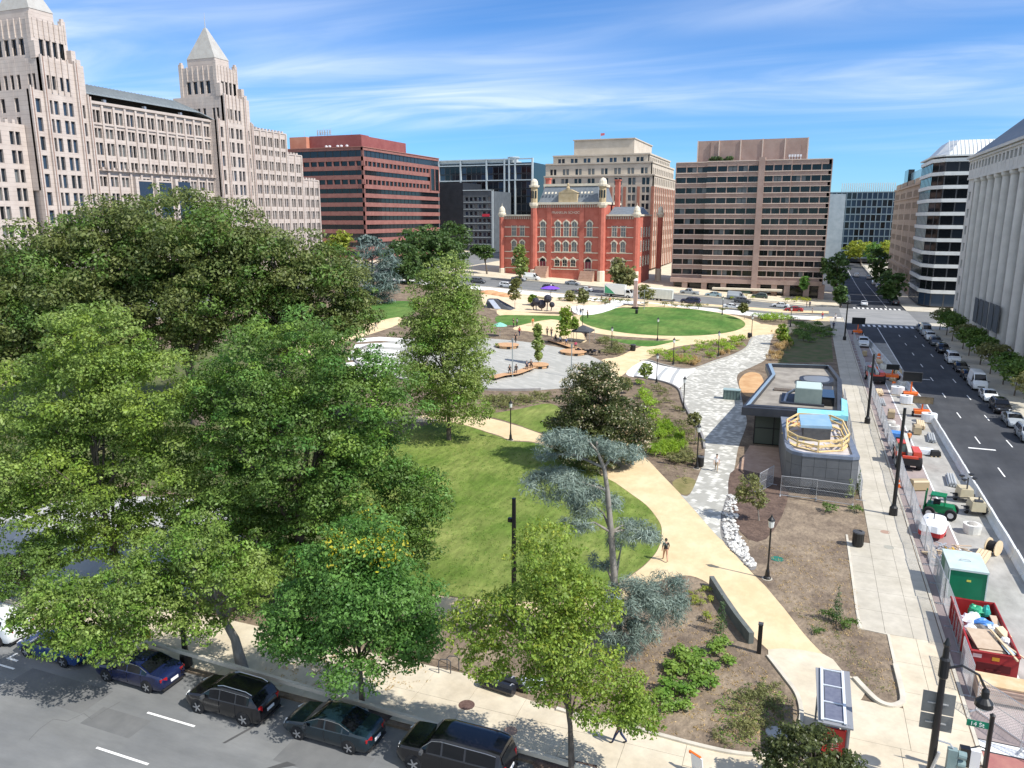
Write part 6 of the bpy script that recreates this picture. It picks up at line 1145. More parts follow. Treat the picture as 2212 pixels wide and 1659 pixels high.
for (k, pt, x_, y_, rz, l_) in [('sedan', 'white', 16.0, 240, PI / 2, 'white car driving away just past the far crosswalk'), ('van', 'grey', 11.6, 245, PI / 2, 'dark van waiting at the left kerb past the crosswalk'), ('suv', 'black', 24.6, 246, PI / 2, 'black car parked first past the junction on the right'), ('suv', 'grey', 24.6, 254, PI / 2, 'dark car parked second past the junction on the right'), ('sedan', 'black', 24.6, 262, PI / 2, 'black sedan parked third past the junction on the right'), ('suv', 'silver', 24.4, 292, PI / 2, 'silver car far down the right kerb'), ('sedan', 'white', 24.4, 304, PI / 2, 'white sedan far down the right kerb'), ('van', 'white', 24.2, 318, PI / 2, 'white van far down the right kerb'), ('van', 'white', 14.0, 335, PI / 2, 'white truck-like van far down the street'), ('suv', 'white', 19.5, 352, PI / 2, 'white car in the far traffic'), ('suv', 'silver', 23.8, 345, PI / 2, 'silver car in the far traffic by the trees'), ('van', 'white', 10.8, 305, PI / 2, 'white van at the far left kerb')]: car(k, pt, x_, y_, rz, l_, FG, 'car')
# box truck and white trailer on the cross street
def wheel_set(root, pts, r_, wd=.28, material=None):
    me = MB().tube([(0, -wd / 2, 0), (0, wd / 2, 0)], [r_, r_], 18).mesh('tyre', G['rubber']); hm = MB().tube([(0, -wd / 2 - .015, 0), (0, wd / 2 + .015, 0)], [r_ * .5, r_ * .5], 14).mesh('rim', material or G['steel'])
    for q in pts:
        w_ = bpy.data.objects.new('wheel', None); COL.objects.link(w_); w_.parent = root; w_.location = q; link('tyre', me, w_); link('rim', hm, w_)
x_, y_ = P(1335, 643, -.13); rt = thing('delivery_truck', 'white delivery truck with green swoosh on the cross street', 'truck', local=True, mtx=slope_mtx(x_, y_ + 1.2, 0, -.13))
mb = MB(); mb.box(-4.2, 1.7, -1.2, 1.2, .9, 3.6); mb.build('cargo_box', PAINT['white'], rt); mb = MB(); mb.prism([(1.8, -1.05), (3.7, -1.0), (3.7, 1.0), (1.8, 1.05)], .6, 1.5); mb.prism([(1.8, -1.05), (3.6, -1.0), (3.6, 1.0), (1.8, 1.05)], 1.5, 2.5, taper=[(1.8, -.95), (2.9, -.9), (2.9, .9), (1.8, .95)]); mb.build('cab', PAINT['white'], rt)
mb = MB(); mb.hexa([(3.55, -.85, 1.6), (3.55, .85, 1.6), (3.0, .8, 2.4), (3.0, -.8, 2.4), (3.68, -.85, 1.62), (3.68, .85, 1.62), (3.1, .8, 2.44), (3.1, -.8, 2.44)]); mb.build('windscreen', G['glass'], rt); mb = MB(); mb.hexa([(2.1, -1.1, 1.6), (3.3, -1.06, 1.6), (2.9, -1.0, 2.3), (2.1, -1.03, 2.3), (2.1, -1.02, 1.6), (3.3, -.98, 1.6), (2.9, -.92, 2.3), (2.1, -.95, 2.3)]); mb.build('side_window', G['glass'], rt)
mb = MB(); mb.add([(-4.0, -1.215, 1.0), (-1.0, -1.215, 1.0), (-2.2, -1.215, 2.0), (-4.0, -1.215, 3.2)], [(0, 1, 2, 3)]); mb.build('green_swoosh', mat('green_print', (.06, .30, .16), rough=.5), rt); mb = MB(); mb.box(-4.1, 3.2, -.5, .5, .45, .9); mb.build('chassis', G['black'], rt); wheel_set(rt, [(2.7, -1, .45), (2.7, 1, .45), (-2.6, -1, .45), (-2.6, 1, .45)], .45)
x_, y_ = P(1420, 651, -.13); rt = thing('box_trailer', 'dull white box trailer parked on the cross street right of the truck', 'trailer', local=True, mtx=slope_mtx(x_, y_ + 1.2, 0, -.13))
mb = MB(); mb.box(-3.9, 3.9, -1.2, 1.2, .8, 3.4); mb.build('cargo_box', mat('dull_white', (.55, .58, .54), (.64, .66, .62), .7, rough=.6), rt); mb = MB()
for k in range(9): mb.box(-3.8 + k * .95, -3.76 + k * .95, -1.23, -1.2, .85, 3.35)
mb.build('side_rib', G['steel'], rt); mb = MB(); mb.box(-3.8, 4.6, -.5, .5, .5, .8); mb.build('chassis', G['black'], rt); wheel_set(rt, [(-.7, -1, .42), (-.7, 1, .42), (.4, -1, .42), (.4, 1, .42)], .42)
# ================================================================== pavilion, kiosk, street furniture
def pavilion():
    DK = mat('pavilion_fascia', (.028, .032, .042), (.045, .05, .06), .8, rough=.45); ZP = mat('zinc_panel', (.115, .122, .132), (.155, .162, .172), .5, rough=.55, metal=.2, coords='World'); ROOF = mat('roof_membrane', (.20, .18, .155), (.34, .31, .265), .5, rough=.9, coords='World'); CY_ = mat('cyan_membrane', (.20, .52, .62), (.28, .60, .68), 1, rough=.5); CAP = mat('parapet_cap', (.36, .50, .62), (.45, .58, .68), 1, rough=.35, metal=.3)
    R_ = thing('park_pavilion', 'low dark park pavilion under construction with flat roof and grey zinc drum', 'pavilion', (0, 85, 0))
    out_ = [(-5.4, 83.2), (-3.45, 102.4), (-4.4, 110.4), (4.05, 112.0), (5.15, 102.5), (4.7, 83.8)]; inn = [(-4.6, 84.0), (-2.75, 102.2), (-3.6, 109.5), (3.6, 111.0), (4.6, 102.2), (4.1, 84.6)]
    mb = MB(); mb.prism(out_, 3.75, 4.15); fas = mb.build('roof_slab', DK, R_)
    mb = MB()
    for i in range(6):
        a, b, c, d = out_[i], out_[(i + 1) % 6], inn[(i + 1) % 6], inn[i]; mb.hexa([(*a, 4.15), (*b, 4.15), (*c, 4.16), (*d, 4.16), (*a, 4.6), (*b, 4.6), (*c, 4.78), (*d, 4.78)])
    mb.build('parapet', DK, R_)
    for i in range(6):
        a, b, c, d = out_[i], out_[(i + 1) % 6], inn[(i + 1) % 6], inn[i]; l_ = lambda p, q, t: (p[0] + (q[0] - p[0]) * t, p[1] + (q[1] - p[1]) * t)
        if i in (3, 4): continue
        m0, m1 = l_(a, d, .45), l_(b, c, .45); mb = MB(); mb.hexa([(*m0, 4.70), (*m1, 4.70), (*c, 4.79), (*d, 4.79), (*m0, 4.74), (*m1, 4.74), (*c, 4.83), (*d, 4.83)]); mb.build('parapet_cap', CAP if i != 5 else DK, R_)
    mb = MB(); mb.prism(inn, 4.16, 4.30); mb.build('roof_deck', ROOF, R_)
    # glazed walls and columns under the roof
    wl = [(-4.0, 85.6), (-2.4, 101.6), (-3.2, 108.8), (3.2, 110.2), (4.2, 102), (3.7, 86.0)]; mb = MB(); mb.prism(wl, 0, 3.75); mb.build('core_wall', GL[3], R_)
    for i in (0, 5):
        a, b = Vector(wl[i]), Vector(wl[(i + 1) % 6]); n = 7 if i == 0 else 4; d = (b - a).normalized(); nr = Vector((d.y, -d.x)); nr = nr if nr.dot((a + b) / 2 - Vector((.3, 97))) > 0 else -nr
        for k in range(n):
            p0, p1 = a.lerp(b, k / n), a.lerp(b, (k + 1) / n); q = MB(); off = nr * .05
            q.hexa([(*(p0 + off), .1), (*(p1 + off), .1), (*(p1 + off * .2), .1), (*(p0 + off * .2), .1), (*(p0 + off), 3.7), (*(p1 + off), 3.7), (*(p1 + off * .2), 3.7), (*(p0 + off * .2), 3.7)]); g_ = q.build('glass_panel', glassm('pavilion_glass', (.10, .12, .10), .12), R_)
            q = MB(); q.beam((*(p0 + nr * .08), 0), (*(p0 + nr * .08), 3.75), .1); q.beam((*(p0 + nr * .08), 1.9), (*(p1 + nr * .08), 1.9), .07); q.build('mullion', G['black'], g_)
    q = MB(); q.box(.1, 1.9, 85.15, 85.4, 0, 2.5); q.build('door', G['black'], R_)
    # zinc clad drum in front, each panel its own piece
    prof = [(-1.35, 83.4), (-.95, 77.5), (-.65, 73.2), (-.45, 71.8), (.05, 70.95), (.9, 70.55), (5.0, 70.9), (5.55, 71.3), (5.35, 74.5), (4.75, 83.5)]; mb = MB(); mb.prism(prof, .75, 3.62); core = mb.build('drum_wall', G['dgrey'], R_)
    mb = MB(); mb.prism([(p[0] * .985 + .03, p[1] + .06) for p in prof], 0, .75); mb.build('drum_plinth', DK, R_)
    for i in range(len(prof) - 1):
        a, b = Vector(prof[i]), Vector(prof[i + 1]); L_ = (b - a).length; n = max(1, round(L_ / 1.05)); d = (b - a) / L_; nr = Vector((d.y, -d.x))
        for k in range(n):
            for z0, z1 in ((.78, 1.72), (1.74, 2.68), (2.70, 3.6)):
                p0, p1 = a.lerp(b, k / n) + d * .012, a.lerp(b, (k + 1) / n) - d * .012; q = MB(); o1 = nr * .05; o0 = nr * .01
                q.hexa([(*(p0 + o1), z0), (*(p1 + o1), z0), (*(p1 + o0), z0), (*(p0 + o0), z0), (*(p0 + o1), z1), (*(p1 + o1), z1), (*(p1 + o0), z1), (*(p0 + o0), z1)]); q.build('zinc_panel', ZP, core)
    top_ = [(p[0] * 1.02 - .02, p[1] - .1 if p[1] < 75 else p[1]) for p in prof]; ti = [(p[0] * .86 + .3, p[1] + .55 if p[1] < 75 else p[1] - .5) for p in prof]
    mb = MB(); mb.prism(ti, 3.6, 3.66); mb.build('drum_roof', mat('patchy_roof', (.38, .33, .30), (.60, .56, .55), .7, rough=.9), R_)
    mb = MB()
    for i in range(len(prof)):
        j = (i + 1) % len(prof); mb.hexa([(*top_[i], 3.6), (*top_[j], 3.6), (*ti[j], 3.62), (*ti[i], 3.62), (*top_[i], 3.9), (*top_[j], 3.9), (*ti[j], 3.84), (*ti[i], 3.84)])
    mb.build('drum_parapet', mat('slate_cap', (.13, .16, .22), (.19, .22, .28), 1, rough=.45), R_)
    # roof equipment
    q = MB(); q.box(-.2, 2.6, 88.0, 92.0, 4.5, 6.1); hv = q.build('air_handler', mat('unit_green', (.20, .25, .23), (.26, .31, .28), .8, rough=.6), R_); q = MB(); q.box(-.1, 2.5, 88.1, 91.9, 6.1, 6.16); q.build('unit_top', mat('unit_top', (.46, .55, .52), rough=.6), hv)
    q = MB(); q.box(-1.6, 2.9, 87.6, 92.6, 4.3, 4.5); q.build('unit_curb', DK, R_); q = MB(); q.box(2.65, 3.9, 88.2, 92.4, 4.3, 5.3); q.build('duct', GL[3], R_); q = MB(); q.tube([(-1.2, 88.2, 4.4), (-1.0, 90.4, 4.9), (-.2, 91, 5.3)], .16, 8); q.build('pipe', G['steel'], R_)
    q = MB(); q.prism(smoothpoly([(.2, 99.5), (.6, 102.0), (3.6, 102.6), (4.1, 99.6), (3.0, 97.8), (1.0, 98.0)], 3), 4.3, 4.9); q.build('skylight_curb', DK, R_); q = MB(); q.prism(smoothpoly([(.7, 99.5), (.9, 101.5), (3.3, 102.0), (3.6, 99.6), (2.8, 98.4), (1.2, 98.5)], 3), 4.9, 4.94); q.build('skylight', mat('skylight_grey', (.20, .21, .22), rough=.3), R_)
    for x0, x1, y0, y1, h, m_ in ((1.6, 2.8, 95.6, 96.6, .7, 'plastic_white'), (-2.6, -.6, 94.2, 95.4, .15, 'bark'), (-.4, 1.4, 94.4, 95.2, .2, 'bark'), (2.9, 3.9, 93.5, 96.8, .5, 'dgrey')): q = MB(); q.box(x0, x1, y0, y1, 4.3, 4.3 + h); q.build('roof_box', G[m_], R_)
    q = MB(); q.hexa([(.2, 83.0, 4.0), (4.95, 83.5, 4.0), (4.95, 84.2, 4.2), (.2, 83.9, 4.2), (.2, 83.0, 4.5), (4.95, 83.5, 4.5), (4.95, 84.2, 4.84), (.2, 83.9, 4.84)]); q.hexa([(4.5, 83.5, 4.0), (5.15, 83.5, 4.0), (5.3, 90.5, 4.2), (4.7, 90.5, 4.2), (4.5, 83.5, 4.6), (5.15, 83.5, 4.5), (5.3, 90.5, 4.6), (4.7, 90.5, 4.86)]); q.build('cyan_edge', CY_, R_, kind='stuff')
    # skylight box and timber guard rail on the drum roof
    q = MB(); q.prism([(.9, 75.5), (3.3, 75.8), (3.1, 80.5), (.7, 79.8)], 3.66, 4.9); q.build('roof_hatch', G['dgrey'], R_); q = MB(); q.prism([(.6, 75.6), (3.4, 76.2), (3.1, 80.9), (.4, 79.9)], 4.9, 5.15); q.build('hatch_lid', mat('blue_grey_lid', (.22, .38, .52), (.30, .45, .58), 1, rough=.4), R_)
    YL = mat('raw_timber', (.62, .45, .20), (.72, .55, .28), 3, rough=.8); rp = [(-.5, 74.6), (.4, 73.0), (2.2, 72.0), (4.2, 73.2), (4.9, 75.6), (4.5, 80.6), (3.4, 82.4), (.3, 82.0), (-.7, 79.0)]
    for i in range(len(rp)):
        a, b = rp[i], rp[(i + 1) % len(rp)]; q = MB(); q.beam((*a, 3.6), (*a, 4.75), .14); q.beam((*a, 4.7), (*b, 4.7), .10, .16); q.beam((*a, 4.2), (*b, 4.2), .10, .16); q.beam((*a, 3.72), (*b, 3.72), .3, .06)
        m_ = ((a[0] + b[0]) / 2, (a[1] + b[1]) / 2); q.beam((*m_, 3.66), (m_[0] * .8 + .4, m_[1] * .99 + .8, 3.7), .25, .05); q.build('timber_rail', YL, R_)
    for k in range(34):
        q = MB(); a = random.uniform(0, 6.28); x_ = 2.0 + 2.3 * math.cos(a) + random.uniform(-.3, .3); y_ = 77.5 + 4.0 * math.sin(a); q.rbox((x_, y_, 3.72 + k * .004), (random.uniform(.6, 1.8), .1, .05), rz=random.uniform(0, 3)); q.build('loose_board', YL, R_)
    q = MB(); q.beam((-.9, 82.6, 3.7), (.7, 81.2, 3.72), .35, .06); q.build('orange_fabric', mat('orange_cloth', (.62, .17, .08), rough=.8), R_)
pavilion()
# planter-like utility cabinet on the plaza in front of the pavilion
x_, y_ = P(1580, 862); mb = MB(); mb.box(x_ - 1.1, x_ + 1.1, y_ - .6, y_ + .6, 0, 1.3); r_ = thing('utility_cabinet', 'green-grey utility cabinet on the speckled pavers left of the pavilion', 'cabinet', (x_, y_, 0)); mb.build('housing', mat('cabinet_green', (.10, .16, .15), (.15, .21, .20), 2, rough=.5), r_)
mb = MB(); mb.box(x_ - 1.15, x_ + 1.15, y_ - .65, y_ + .65, 1.3, 1.4); mb.build('lid', mat('cabinet_lid', (.30, .40, .40), rough=.5), r_); mb = MB()
for k in range(5): mb.box(x_ - 1.0 + k * .42, x_ - .96 + k * .42, y_ - .62, y_ - .6, .1, 1.25)
mb.build('door_seam', G['black'], r_, kind='stuff')
# ---- solar roofed kiosk with red panel at the corner
r_ = thing('kiosk', 'kiosk with framed solar panel roof and red front at the street corner', 'kiosk', (2.8, 35, 0)); fr_ = mat('kiosk_frame', (.24, .25, .27), rough=.5)
mb = MB(); mb.hexa([(2.0, 32.9, 2.5), (3.45, 32.9, 2.5), (3.45, 37.2, 2.72), (1.9, 37.0, 2.72), (2.0, 32.9, 2.58), (3.45, 32.9, 2.58), (3.45, 37.2, 2.80), (1.9, 37.0, 2.80)]); rf = mb.build('roof', fr_, r_)
for k in range(3):
    y0 = 33.2 + k * 1.26; mb = MB(); z_ = lambda y: 2.6 + (y - 32.9) * .051
    mb.hexa([(2.3, y0, z_(y0) - .01), (3.05, y0, z_(y0) - .01), (3.05, y0 + 1.12, z_(y0 + 1.12) - .01), (2.3, y0 + 1.12, z_(y0 + 1.12) - .01), (2.3, y0, z_(y0) + .02), (3.05, y0, z_(y0) + .02), (3.05, y0 + 1.12, z_(y0 + 1.12) + .02), (2.3, y0 + 1.12, z_(y0 + 1.12) + .02)]); mb.build('solar_panel', mat('solar_cell', (.13, .14, .19), (.17, .18, .23), 5, rough=.3), rf)
for xx in (2.17, 3.12): mb = MB(); mb.beam((xx, 33.0, 2.66), (xx, 37.0, 2.86), .12, .06); mb.build('pale_rail', mat('pale_rail', (.62, .66, .70), rough=.4), rf)
for yy in (33.12, 34.38, 35.64, 36.9): mb = MB(); mb.beam((2.2, yy, 2.64 + (yy - 32.9) * .051), (3.1, yy, 2.64 + (yy - 32.9) * .051), .06, .05); mb.build('cross_bar', mat('pale_rail', (.62, .66, .70)), rf)
for xx, yy in ((2.15, 33.1), (3.3, 33.1), (2.1, 36.8), (3.3, 36.9)): mb = MB(); mb.beam((xx, yy, 0), (xx, yy, 2.6), .09); mb.build('post', fr_, r_)
mb = MB(); mb.box(2.25, 3.2, 33.16, 33.26, .15, 2.2); mb.build('red_panel', mat('kiosk_red', (.50, .022, .022), rough=.45), r_); mb = MB(); mb.box(3.24, 3.3, 33.3, 36.7, .3, 2.2); mb.build('side_panel', mat('kiosk_side', (.22, .23, .24), rough=.4), r_); mb = MB(); mb.box(2.35, 3.15, 33.4, 36.6, .05, .5); mb.build('bench', fr_, r_)
mb = MB()
for k in range(5): mb.box(2.55, 2.95, 33.145, 33.155, 1.2 + k * .12, 1.24 + k * .12)
mb.build('print_line', mat('pale_print', (.62, .35, .33), rough=.5), r_, kind='stuff')
# ---- lamps
LANT = mat('lantern_glass', (.62, .64, .62), rough=.25)
def lamp_proto():
    r_ = thing('park_lamp', 'x', 'lamp post', local=True); mb = MB(); mb.lathe((0, 0, 0), [(.26, 0), (.26, .12), (.17, .2), (.14, .55), (.09, .75), (.065, 1.2), (.06, 3.7), (.10, 3.75)], 12); mb.build('post', G['black'], r_, smooth=False); mb = MB(); mb.lathe((0, 0, 3.75), [(.09, 0), (.17, .08), (.21, .55), (.16, .58)], 8); l_ = mb.build('lantern', LANT, r_)
    mb = MB(); mb.lathe((0, 0, 4.3), [(.25, 0), (.20, .1), (.08, .25), (.03, .42)], 8); mb.build('lantern_cap', G['black'], l_); mb = MB(); mb.lathe((0, 0, -.02), [(.36, 0), (.36, .05)], 14); mb.build('base_plate', G['conc'], r_); index_kids(r_); return r_
LP_ = lamp_proto(); LG = 'black park lamp posts'; first = True
for (u, v, l_) in [(1657, 1250, 'black lamp post at the tan path edge beside the green lid'), (1505, 1012, 'black lamp post with a bin at its foot by the paver plaza'), (1103, 951, 'black lamp post alone on the small lawn path right of the sycamore'), (1476, 889, 'black lamp post at the rim wall of the speckled pavers'), (1418, 828, 'black lamp post rising from the white curved bands'), (1551, 770, 'black lamp post at the edge of the lens-shaped bed'), (1454, 788, 'black lamp post inside the lens-shaped bed'), (1623, 728, 'black lamp post where the tan ring meets the pavers'), (1707, 706, 'black lamp post on the grass near the far crossing'), (1420, 736, 'black lamp post at the near rim of the oval lawn'), (1321, 760, 'black lamp post in the bed left of the oval lawn'), (1258, 714, 'black lamp post at the left tip of the oval lawn'), (1560, 680, 'black lamp post behind the oval lawn'), (1190, 648, 'black lamp post by the purple parasol')]:
    x_, y_ = P(u, v); z_ = T(x_, y_)
    if first: LP_.location = (x_, y_, z_); LP_['label'] = l_; LP_['group'] = LG; first = False
    else: dup(LP_, (x_, y_, z_), label=l_, group=LG)
for u, v, h, l_ in [(1234, 815, 5.2, 'slim grey mast on the central plaza right of the planters'), (1391, 668, 5.0, 'slim grey mast beyond the oval lawn'), (1107, 815, 6.0, 'thin grey mast on the plaza behind the curved bench')]:
    x_, y_ = P(u, v); r_ = thing('plaza_mast', l_, 'mast', (x_, y_, T(x_, y_))); mb = MB(); mb.lathe((x_, y_, T(x_, y_)), [(.14, 0), (.12, .3), (.09, .35), (.07, h)], 10); mb.build('post', mat('mast_grey', (.26, .29, .29), rough=.4), r_); mb = MB(); mb.rbox((x_, y_, T(x_, y_) + h - .3), (.25, .2, .5)); mb.build('spotlight', mat('mast_grey', (.26, .29, .29)), r_)
def street_lamp(x_, y_, h, label, arm=0, rz=0.0):
    r_ = thing('street_lamp', label, 'street lamp', (x_, y_, T(x_, y_))); z = T(x_, y_); mb = MB(); mb.lathe((x_, y_, z), [(.34, 0), (.32, .7), (.20, .85), (.16, 1.0), (.15, 3.0), (.12, h)], 12); mb.build('pole', G['black'], r_)
    if arm:
        d = Vector((math.cos(rz), math.sin(rz), 0)); c = Vector((x_, y_, z + h - .9)); mb = MB(); mb.tube([c, c + d * arm * .4 + Vector((0, 0, .25)), c + d * arm * .8 + Vector((0, 0, -.1)), c + d * arm + Vector((0, 0, -.75))], .055, 8); mb.build('arm', G['black'], r_); e = c + d * arm + Vector((0, 0, -.75))
        mb = MB(); mb.lathe(e, [(.09, .05), (.15, -.05), (.16, -.35), (.34, -.55), (.36, -.75), (.05, -.76)], 14); mb.build('lamp_head', G['black'], r_); mb = MB(); mb.sphere(e + Vector((0, 0, -.82)), .26, 12, 7, sc=(1, 1, .6)); mb.build('globe', LANT, r_)
        mb = MB(); mb.lathe((x_, y_, z + h - 1.35), [(.13, 0), (.20, .1), (.20, .9), (.13, 1.0), (.10, 1.5), (.14, 1.6), (.03, 1.9)], 10); mb.build('finial', G['black'], r_)
    return r_
street_lamp(8.35, 68.0, 9.3, 'tall black street lamp pole on the right walkway beside the telehandler')
street_lamp(*P(1873, 915), 8.6, 'tall black street lamp pole on the walkway behind the pavilion')
x_, y_ = P(1110, 1362); r_ = street_lamp(x_, y_, 8.5, 'tall black pole in front of the lawn, behind the yellow elm'); mb = MB(); mb.box(x_ - .35, x_ - .12, y_ - .1, y_ + .1, 7.0, 7.25); mb.build('camera_box', G['black'], r_)
x_, y_ = P(403, 1438); street_lamp(x_, y_, 7.5, 'black street lamp on the pavement behind the navy sedan')
x_, y_ = P(1824, 735); street_lamp(x_, y_, 8, 'black street lamp on the walkway near the junction')
x_, y_ = P(1850, 888); 
# corner pole with arm lamp, sign backs and traffic signal
r_ = street_lamp(6.72, 33.7, 6.7, 'black corner pole with hanging lamp, sign backs and traffic signal', arm=1.7, rz=.15); SB = mat('sign_back', (.20, .205, .20), (.24, .245, .24), 3, rough=.55, metal=.3)
for z0, z1, wd in ((3.55, 4.55, 1.25), (2.75, 3.48, 1.25)): mb = MB(); mb.box(6.72 - wd / 2, 6.72 + wd / 2, 33.86, 33.9, z0, z1); mb.build('sign_plate', SB, r_); mb = MB(); mb.beam((6.3, 33.84, (z0 + z1) / 2), (7.1, 33.84, (z0 + z1) / 2), .05); mb.build('sign_bracket', G['steel'], r_)
mb = MB(); mb.box(7.25, 7.62, 33.45, 33.75, .9, 2.2); sg = mb.build('traffic_signal', mat('signal_green', (.17, .25, .25), (.23, .31, .31), 3, rough=.5), r_)
for k in range(3): mb = MB(); mb.tube([(7.64, 33.6, 1.15 + k * .42), (7.95, 33.6, 1.12 + k * .42)], [.17, .18], 12); mb.build('visor', mat('signal_green', (.17, .25, .25)), sg)
mb = MB(); mb.tube([(6.75, 33.7, 2.4), (7.3, 33.6, 2.4), (7.45, 33.6, 2.2)], .04, 6); mb.tube([(6.6, 33.45, .6), (6.9, 33.45, 2.0)], .07, 6); mb.build('signal_arm', G['steel'], r_)
# second pole with the street name sign and pedestrian signal
r_ = thing('signal_pole', 'black signal pole with green street name sign and pedestrian signal', 'signal pole', (9.05, 35.0, 0)); mb = MB(); mb.lathe((9.05, 35.0, 0), [(.22, 0), (.2, .5), (.11, .6), (.10, 3.2), (.12, 3.3), (.02, 3.4)], 10); mb.build('pole', G['black'], r_)
SGN = mat('sign_green', (.0, .20, .11), rough=.45); mb = MB(); mb.box(8.1, 8.95, 34.93, 34.96, 2.62, 2.92); sg = mb.build('name_sign', SGN, r_)
me = text_mesh('14 St', .27); me.materials.append(mat('sign_white', (.8, .82, .8), rough=.5)); o = link('lettering', me, sg); o.rotation_euler = (PI / 2, 0, 0); o.location = Vector((8.5, 34.92, 2.76)) - Vector((9.05, 35.0, 0))
mb = MB(); mb.box(7.95, 8.35, 34.6, 34.9, .75, 1.65); ps = mb.build('pedestrian_signal', G['black'], r_); mb = MB(); mb.box(8.0, 8.3, 34.58, 34.6, .8, 1.2); mb.build('signal_face', GL[3], ps); mb = MB(); mb.box(8.36, 8.75, 34.62, 34.9, .7, 1.62); mb.build('white_box', G['plastic_white'], r_); mb = MB(); mb.tube([(8.3, 34.8, 1.6), (8.7, 34.9, 1.75), (9.05, 35.0, 1.6)], .03, 6); mb.tube([(8.3, 34.8, .8), (9.05, 35.0, .75)], .03, 6); mb.build('bracket', G['black'], r_)
# bins, bollard, wall, bike racks, bench
def bin_(u, v, label, r0=.33, h=1.05):
    x_, y_ = P(u, v); z = T(x_, y_); r_ = thing('litter_bin', label, 'litter bin', (x_, y_, z), group='black litter bins'); mb = MB(); mb.lathe((x_, y_, z), [(r0 * .9, .05), (r0, .2), (r0, h - .1)], 14); mb.build('bucket', G['black'], r_); mb = MB(); mb.lathe((x_, y_, z), [(r0 * 1.08, h - .1), (r0 * 1.08, h), (r0 * .6, h + .06), (r0 * .55, h - .02)], 14); mb.build('rim', G['dgrey'], r_); mb = MB()
    for k in range(14): a = k * 2 * PI / 14; mb.box(x_ + r0 * math.cos(a) - .012, x_ + r0 * math.cos(a) + .012, y_ + r0 * math.sin(a) - .012, y_ + r0 * math.sin(a) + .012, z + .15, z + h - .1)
    mb.build('rib', G['black'], r_, kind='stuff')
bin_(1852, 1180, 'black litter bin at the walkway corner by the dry bed', .40, 1.2); bin_(1512, 1008, 'black litter bin at the foot of the lamp post by the pavers', .36, 1.1); bin_(1367, 758, 'black litter bin where the tan path meets the plaza', .5, 1.2); bin_(1618, 730, 'black litter bin by the tan ring lamp post'); bin_(1375, 678, 'pair of dark bins near the far lawn edge')
x_, y_ = P(1639, 1412); mb = MB(); r_ = thing('bollard', 'tall square black bollard at the end of the low dark wall', 'bollard', (x_, y_, 0)); mb.box(x_ - .12, x_ + .12, y_ - .12, y_ + .12, 0, 1.85); mb.build('post', G['black'], r_); mb = MB(); mb.box(x_ - .14, x_ + .14, y_ - .14, y_ + .14, 1.85, 1.93); mb.build('cap', G['dgrey'], r_)
w_ = kerb(ppoly((1536, 1266), (1560, 1305), (1590, 1350), (1622, 1392)), .30, .75, 'retaining_wall', mat('dark_wall', (.10, .115, .105), (.15, .16, .15), 1.5, rough=.8), kind=None); del w_['kind']; w_['label'] = 'low dark retaining wall between foreground bed and tan path'; w_['category'] = 'wall'
for i, (u, v) in enumerate(((948, 1455), (966, 1448))):
    x_, y_ = P(u, v); mb = MB(); mb.tube([(x_, y_, -.05), (x_, y_, .75), (x_ + .12, y_ + .05, .88), (x_ + .5, y_ + .15, .88), (x_ + .62, y_ + .2, .75), (x_ + .62, y_ + .2, -.05)], .03, 8); o = mb.build('bike_rack', G['dgrey'], off=(x_, y_, 0), label='%s dark bike rack hoop on the pale pavement pad' % ('left' if i == 0 else 'right'), cat='bike rack', group='bike rack hoops'); o.location = (x_, y_, 0)
x_, y_ = P(1095, 1345); r_ = thing('park_bench', 'wooden bench on the tan path in front of the tall black pole', 'bench', (x_, y_, 0))
for k in range(4): mb = MB(); mb.box(x_ - .9, x_ + .9, y_ + .12 * k, y_ + .12 * k + .10, .42, .46); mb.build('slat', G['wood'], r_)
for k in range(3): mb = MB(); mb.box(x_ - .9, x_ + .9, y_ + .52, y_ + .55, .55 + .13 * k, .65 + .13 * k); mb.build('back_slat', G['wood'], r_)
for q in (-.8, .8): mb = MB(); mb.beam((x_ + q, y_ + .05, 0), (x_ + q, y_ + .05, .42), .06); mb.beam((x_ + q, y_ + .5, 0), (x_ + q, y_ + .57, .95), .06); mb.build('leg', G['black'], r_)
# scooters / shiny black bundles behind the elm
for i, (u, v) in enumerate(((1078, 1492), (1108, 1484))):
    x_, y_ = P(u, v); r_ = thing('equipment_case', '%s of two shiny black cases lying on the pavement pad' % ('nearer' if i == 0 else 'farther'), 'case', (x_, y_, 0)); mb = MB(); mb.tube([(x_ - 1.0, y_ + .1, .3), (x_ + .9, y_ - .15, .3)], .30, 10); mb.build('roll', mat('shiny_black', (.02, .022, .028), rough=.2), r_); mb = MB()
    for k in range(3): mb.tube([(x_ - .8 + k * .75, y_ + .1 - k * .09, .3), (x_ - .74 + k * .75, y_ + .09 - k * .09, .3)], .315, 10)
    mb.build('strap', G['steel'], r_, kind='stuff')
x_, y_ = P(1140, 1490); mb = MB(); mb.sphere((x_, y_, .42), .48, 12, 8, sc=(1, .9, .85)); mb.sphere((x_ + .55, y_ + .35, .3), .34, 10, 7); o = mb.build('plastic_bag', mat('grey_bag', (.42, .47, .52), (.55, .60, .64), 4, rough=.25), smooth=True, off=(x_, y_, 0), label='bulging pale plastic bags beside the black cases', cat='bag'); o.location = (x_, y_, 0); 
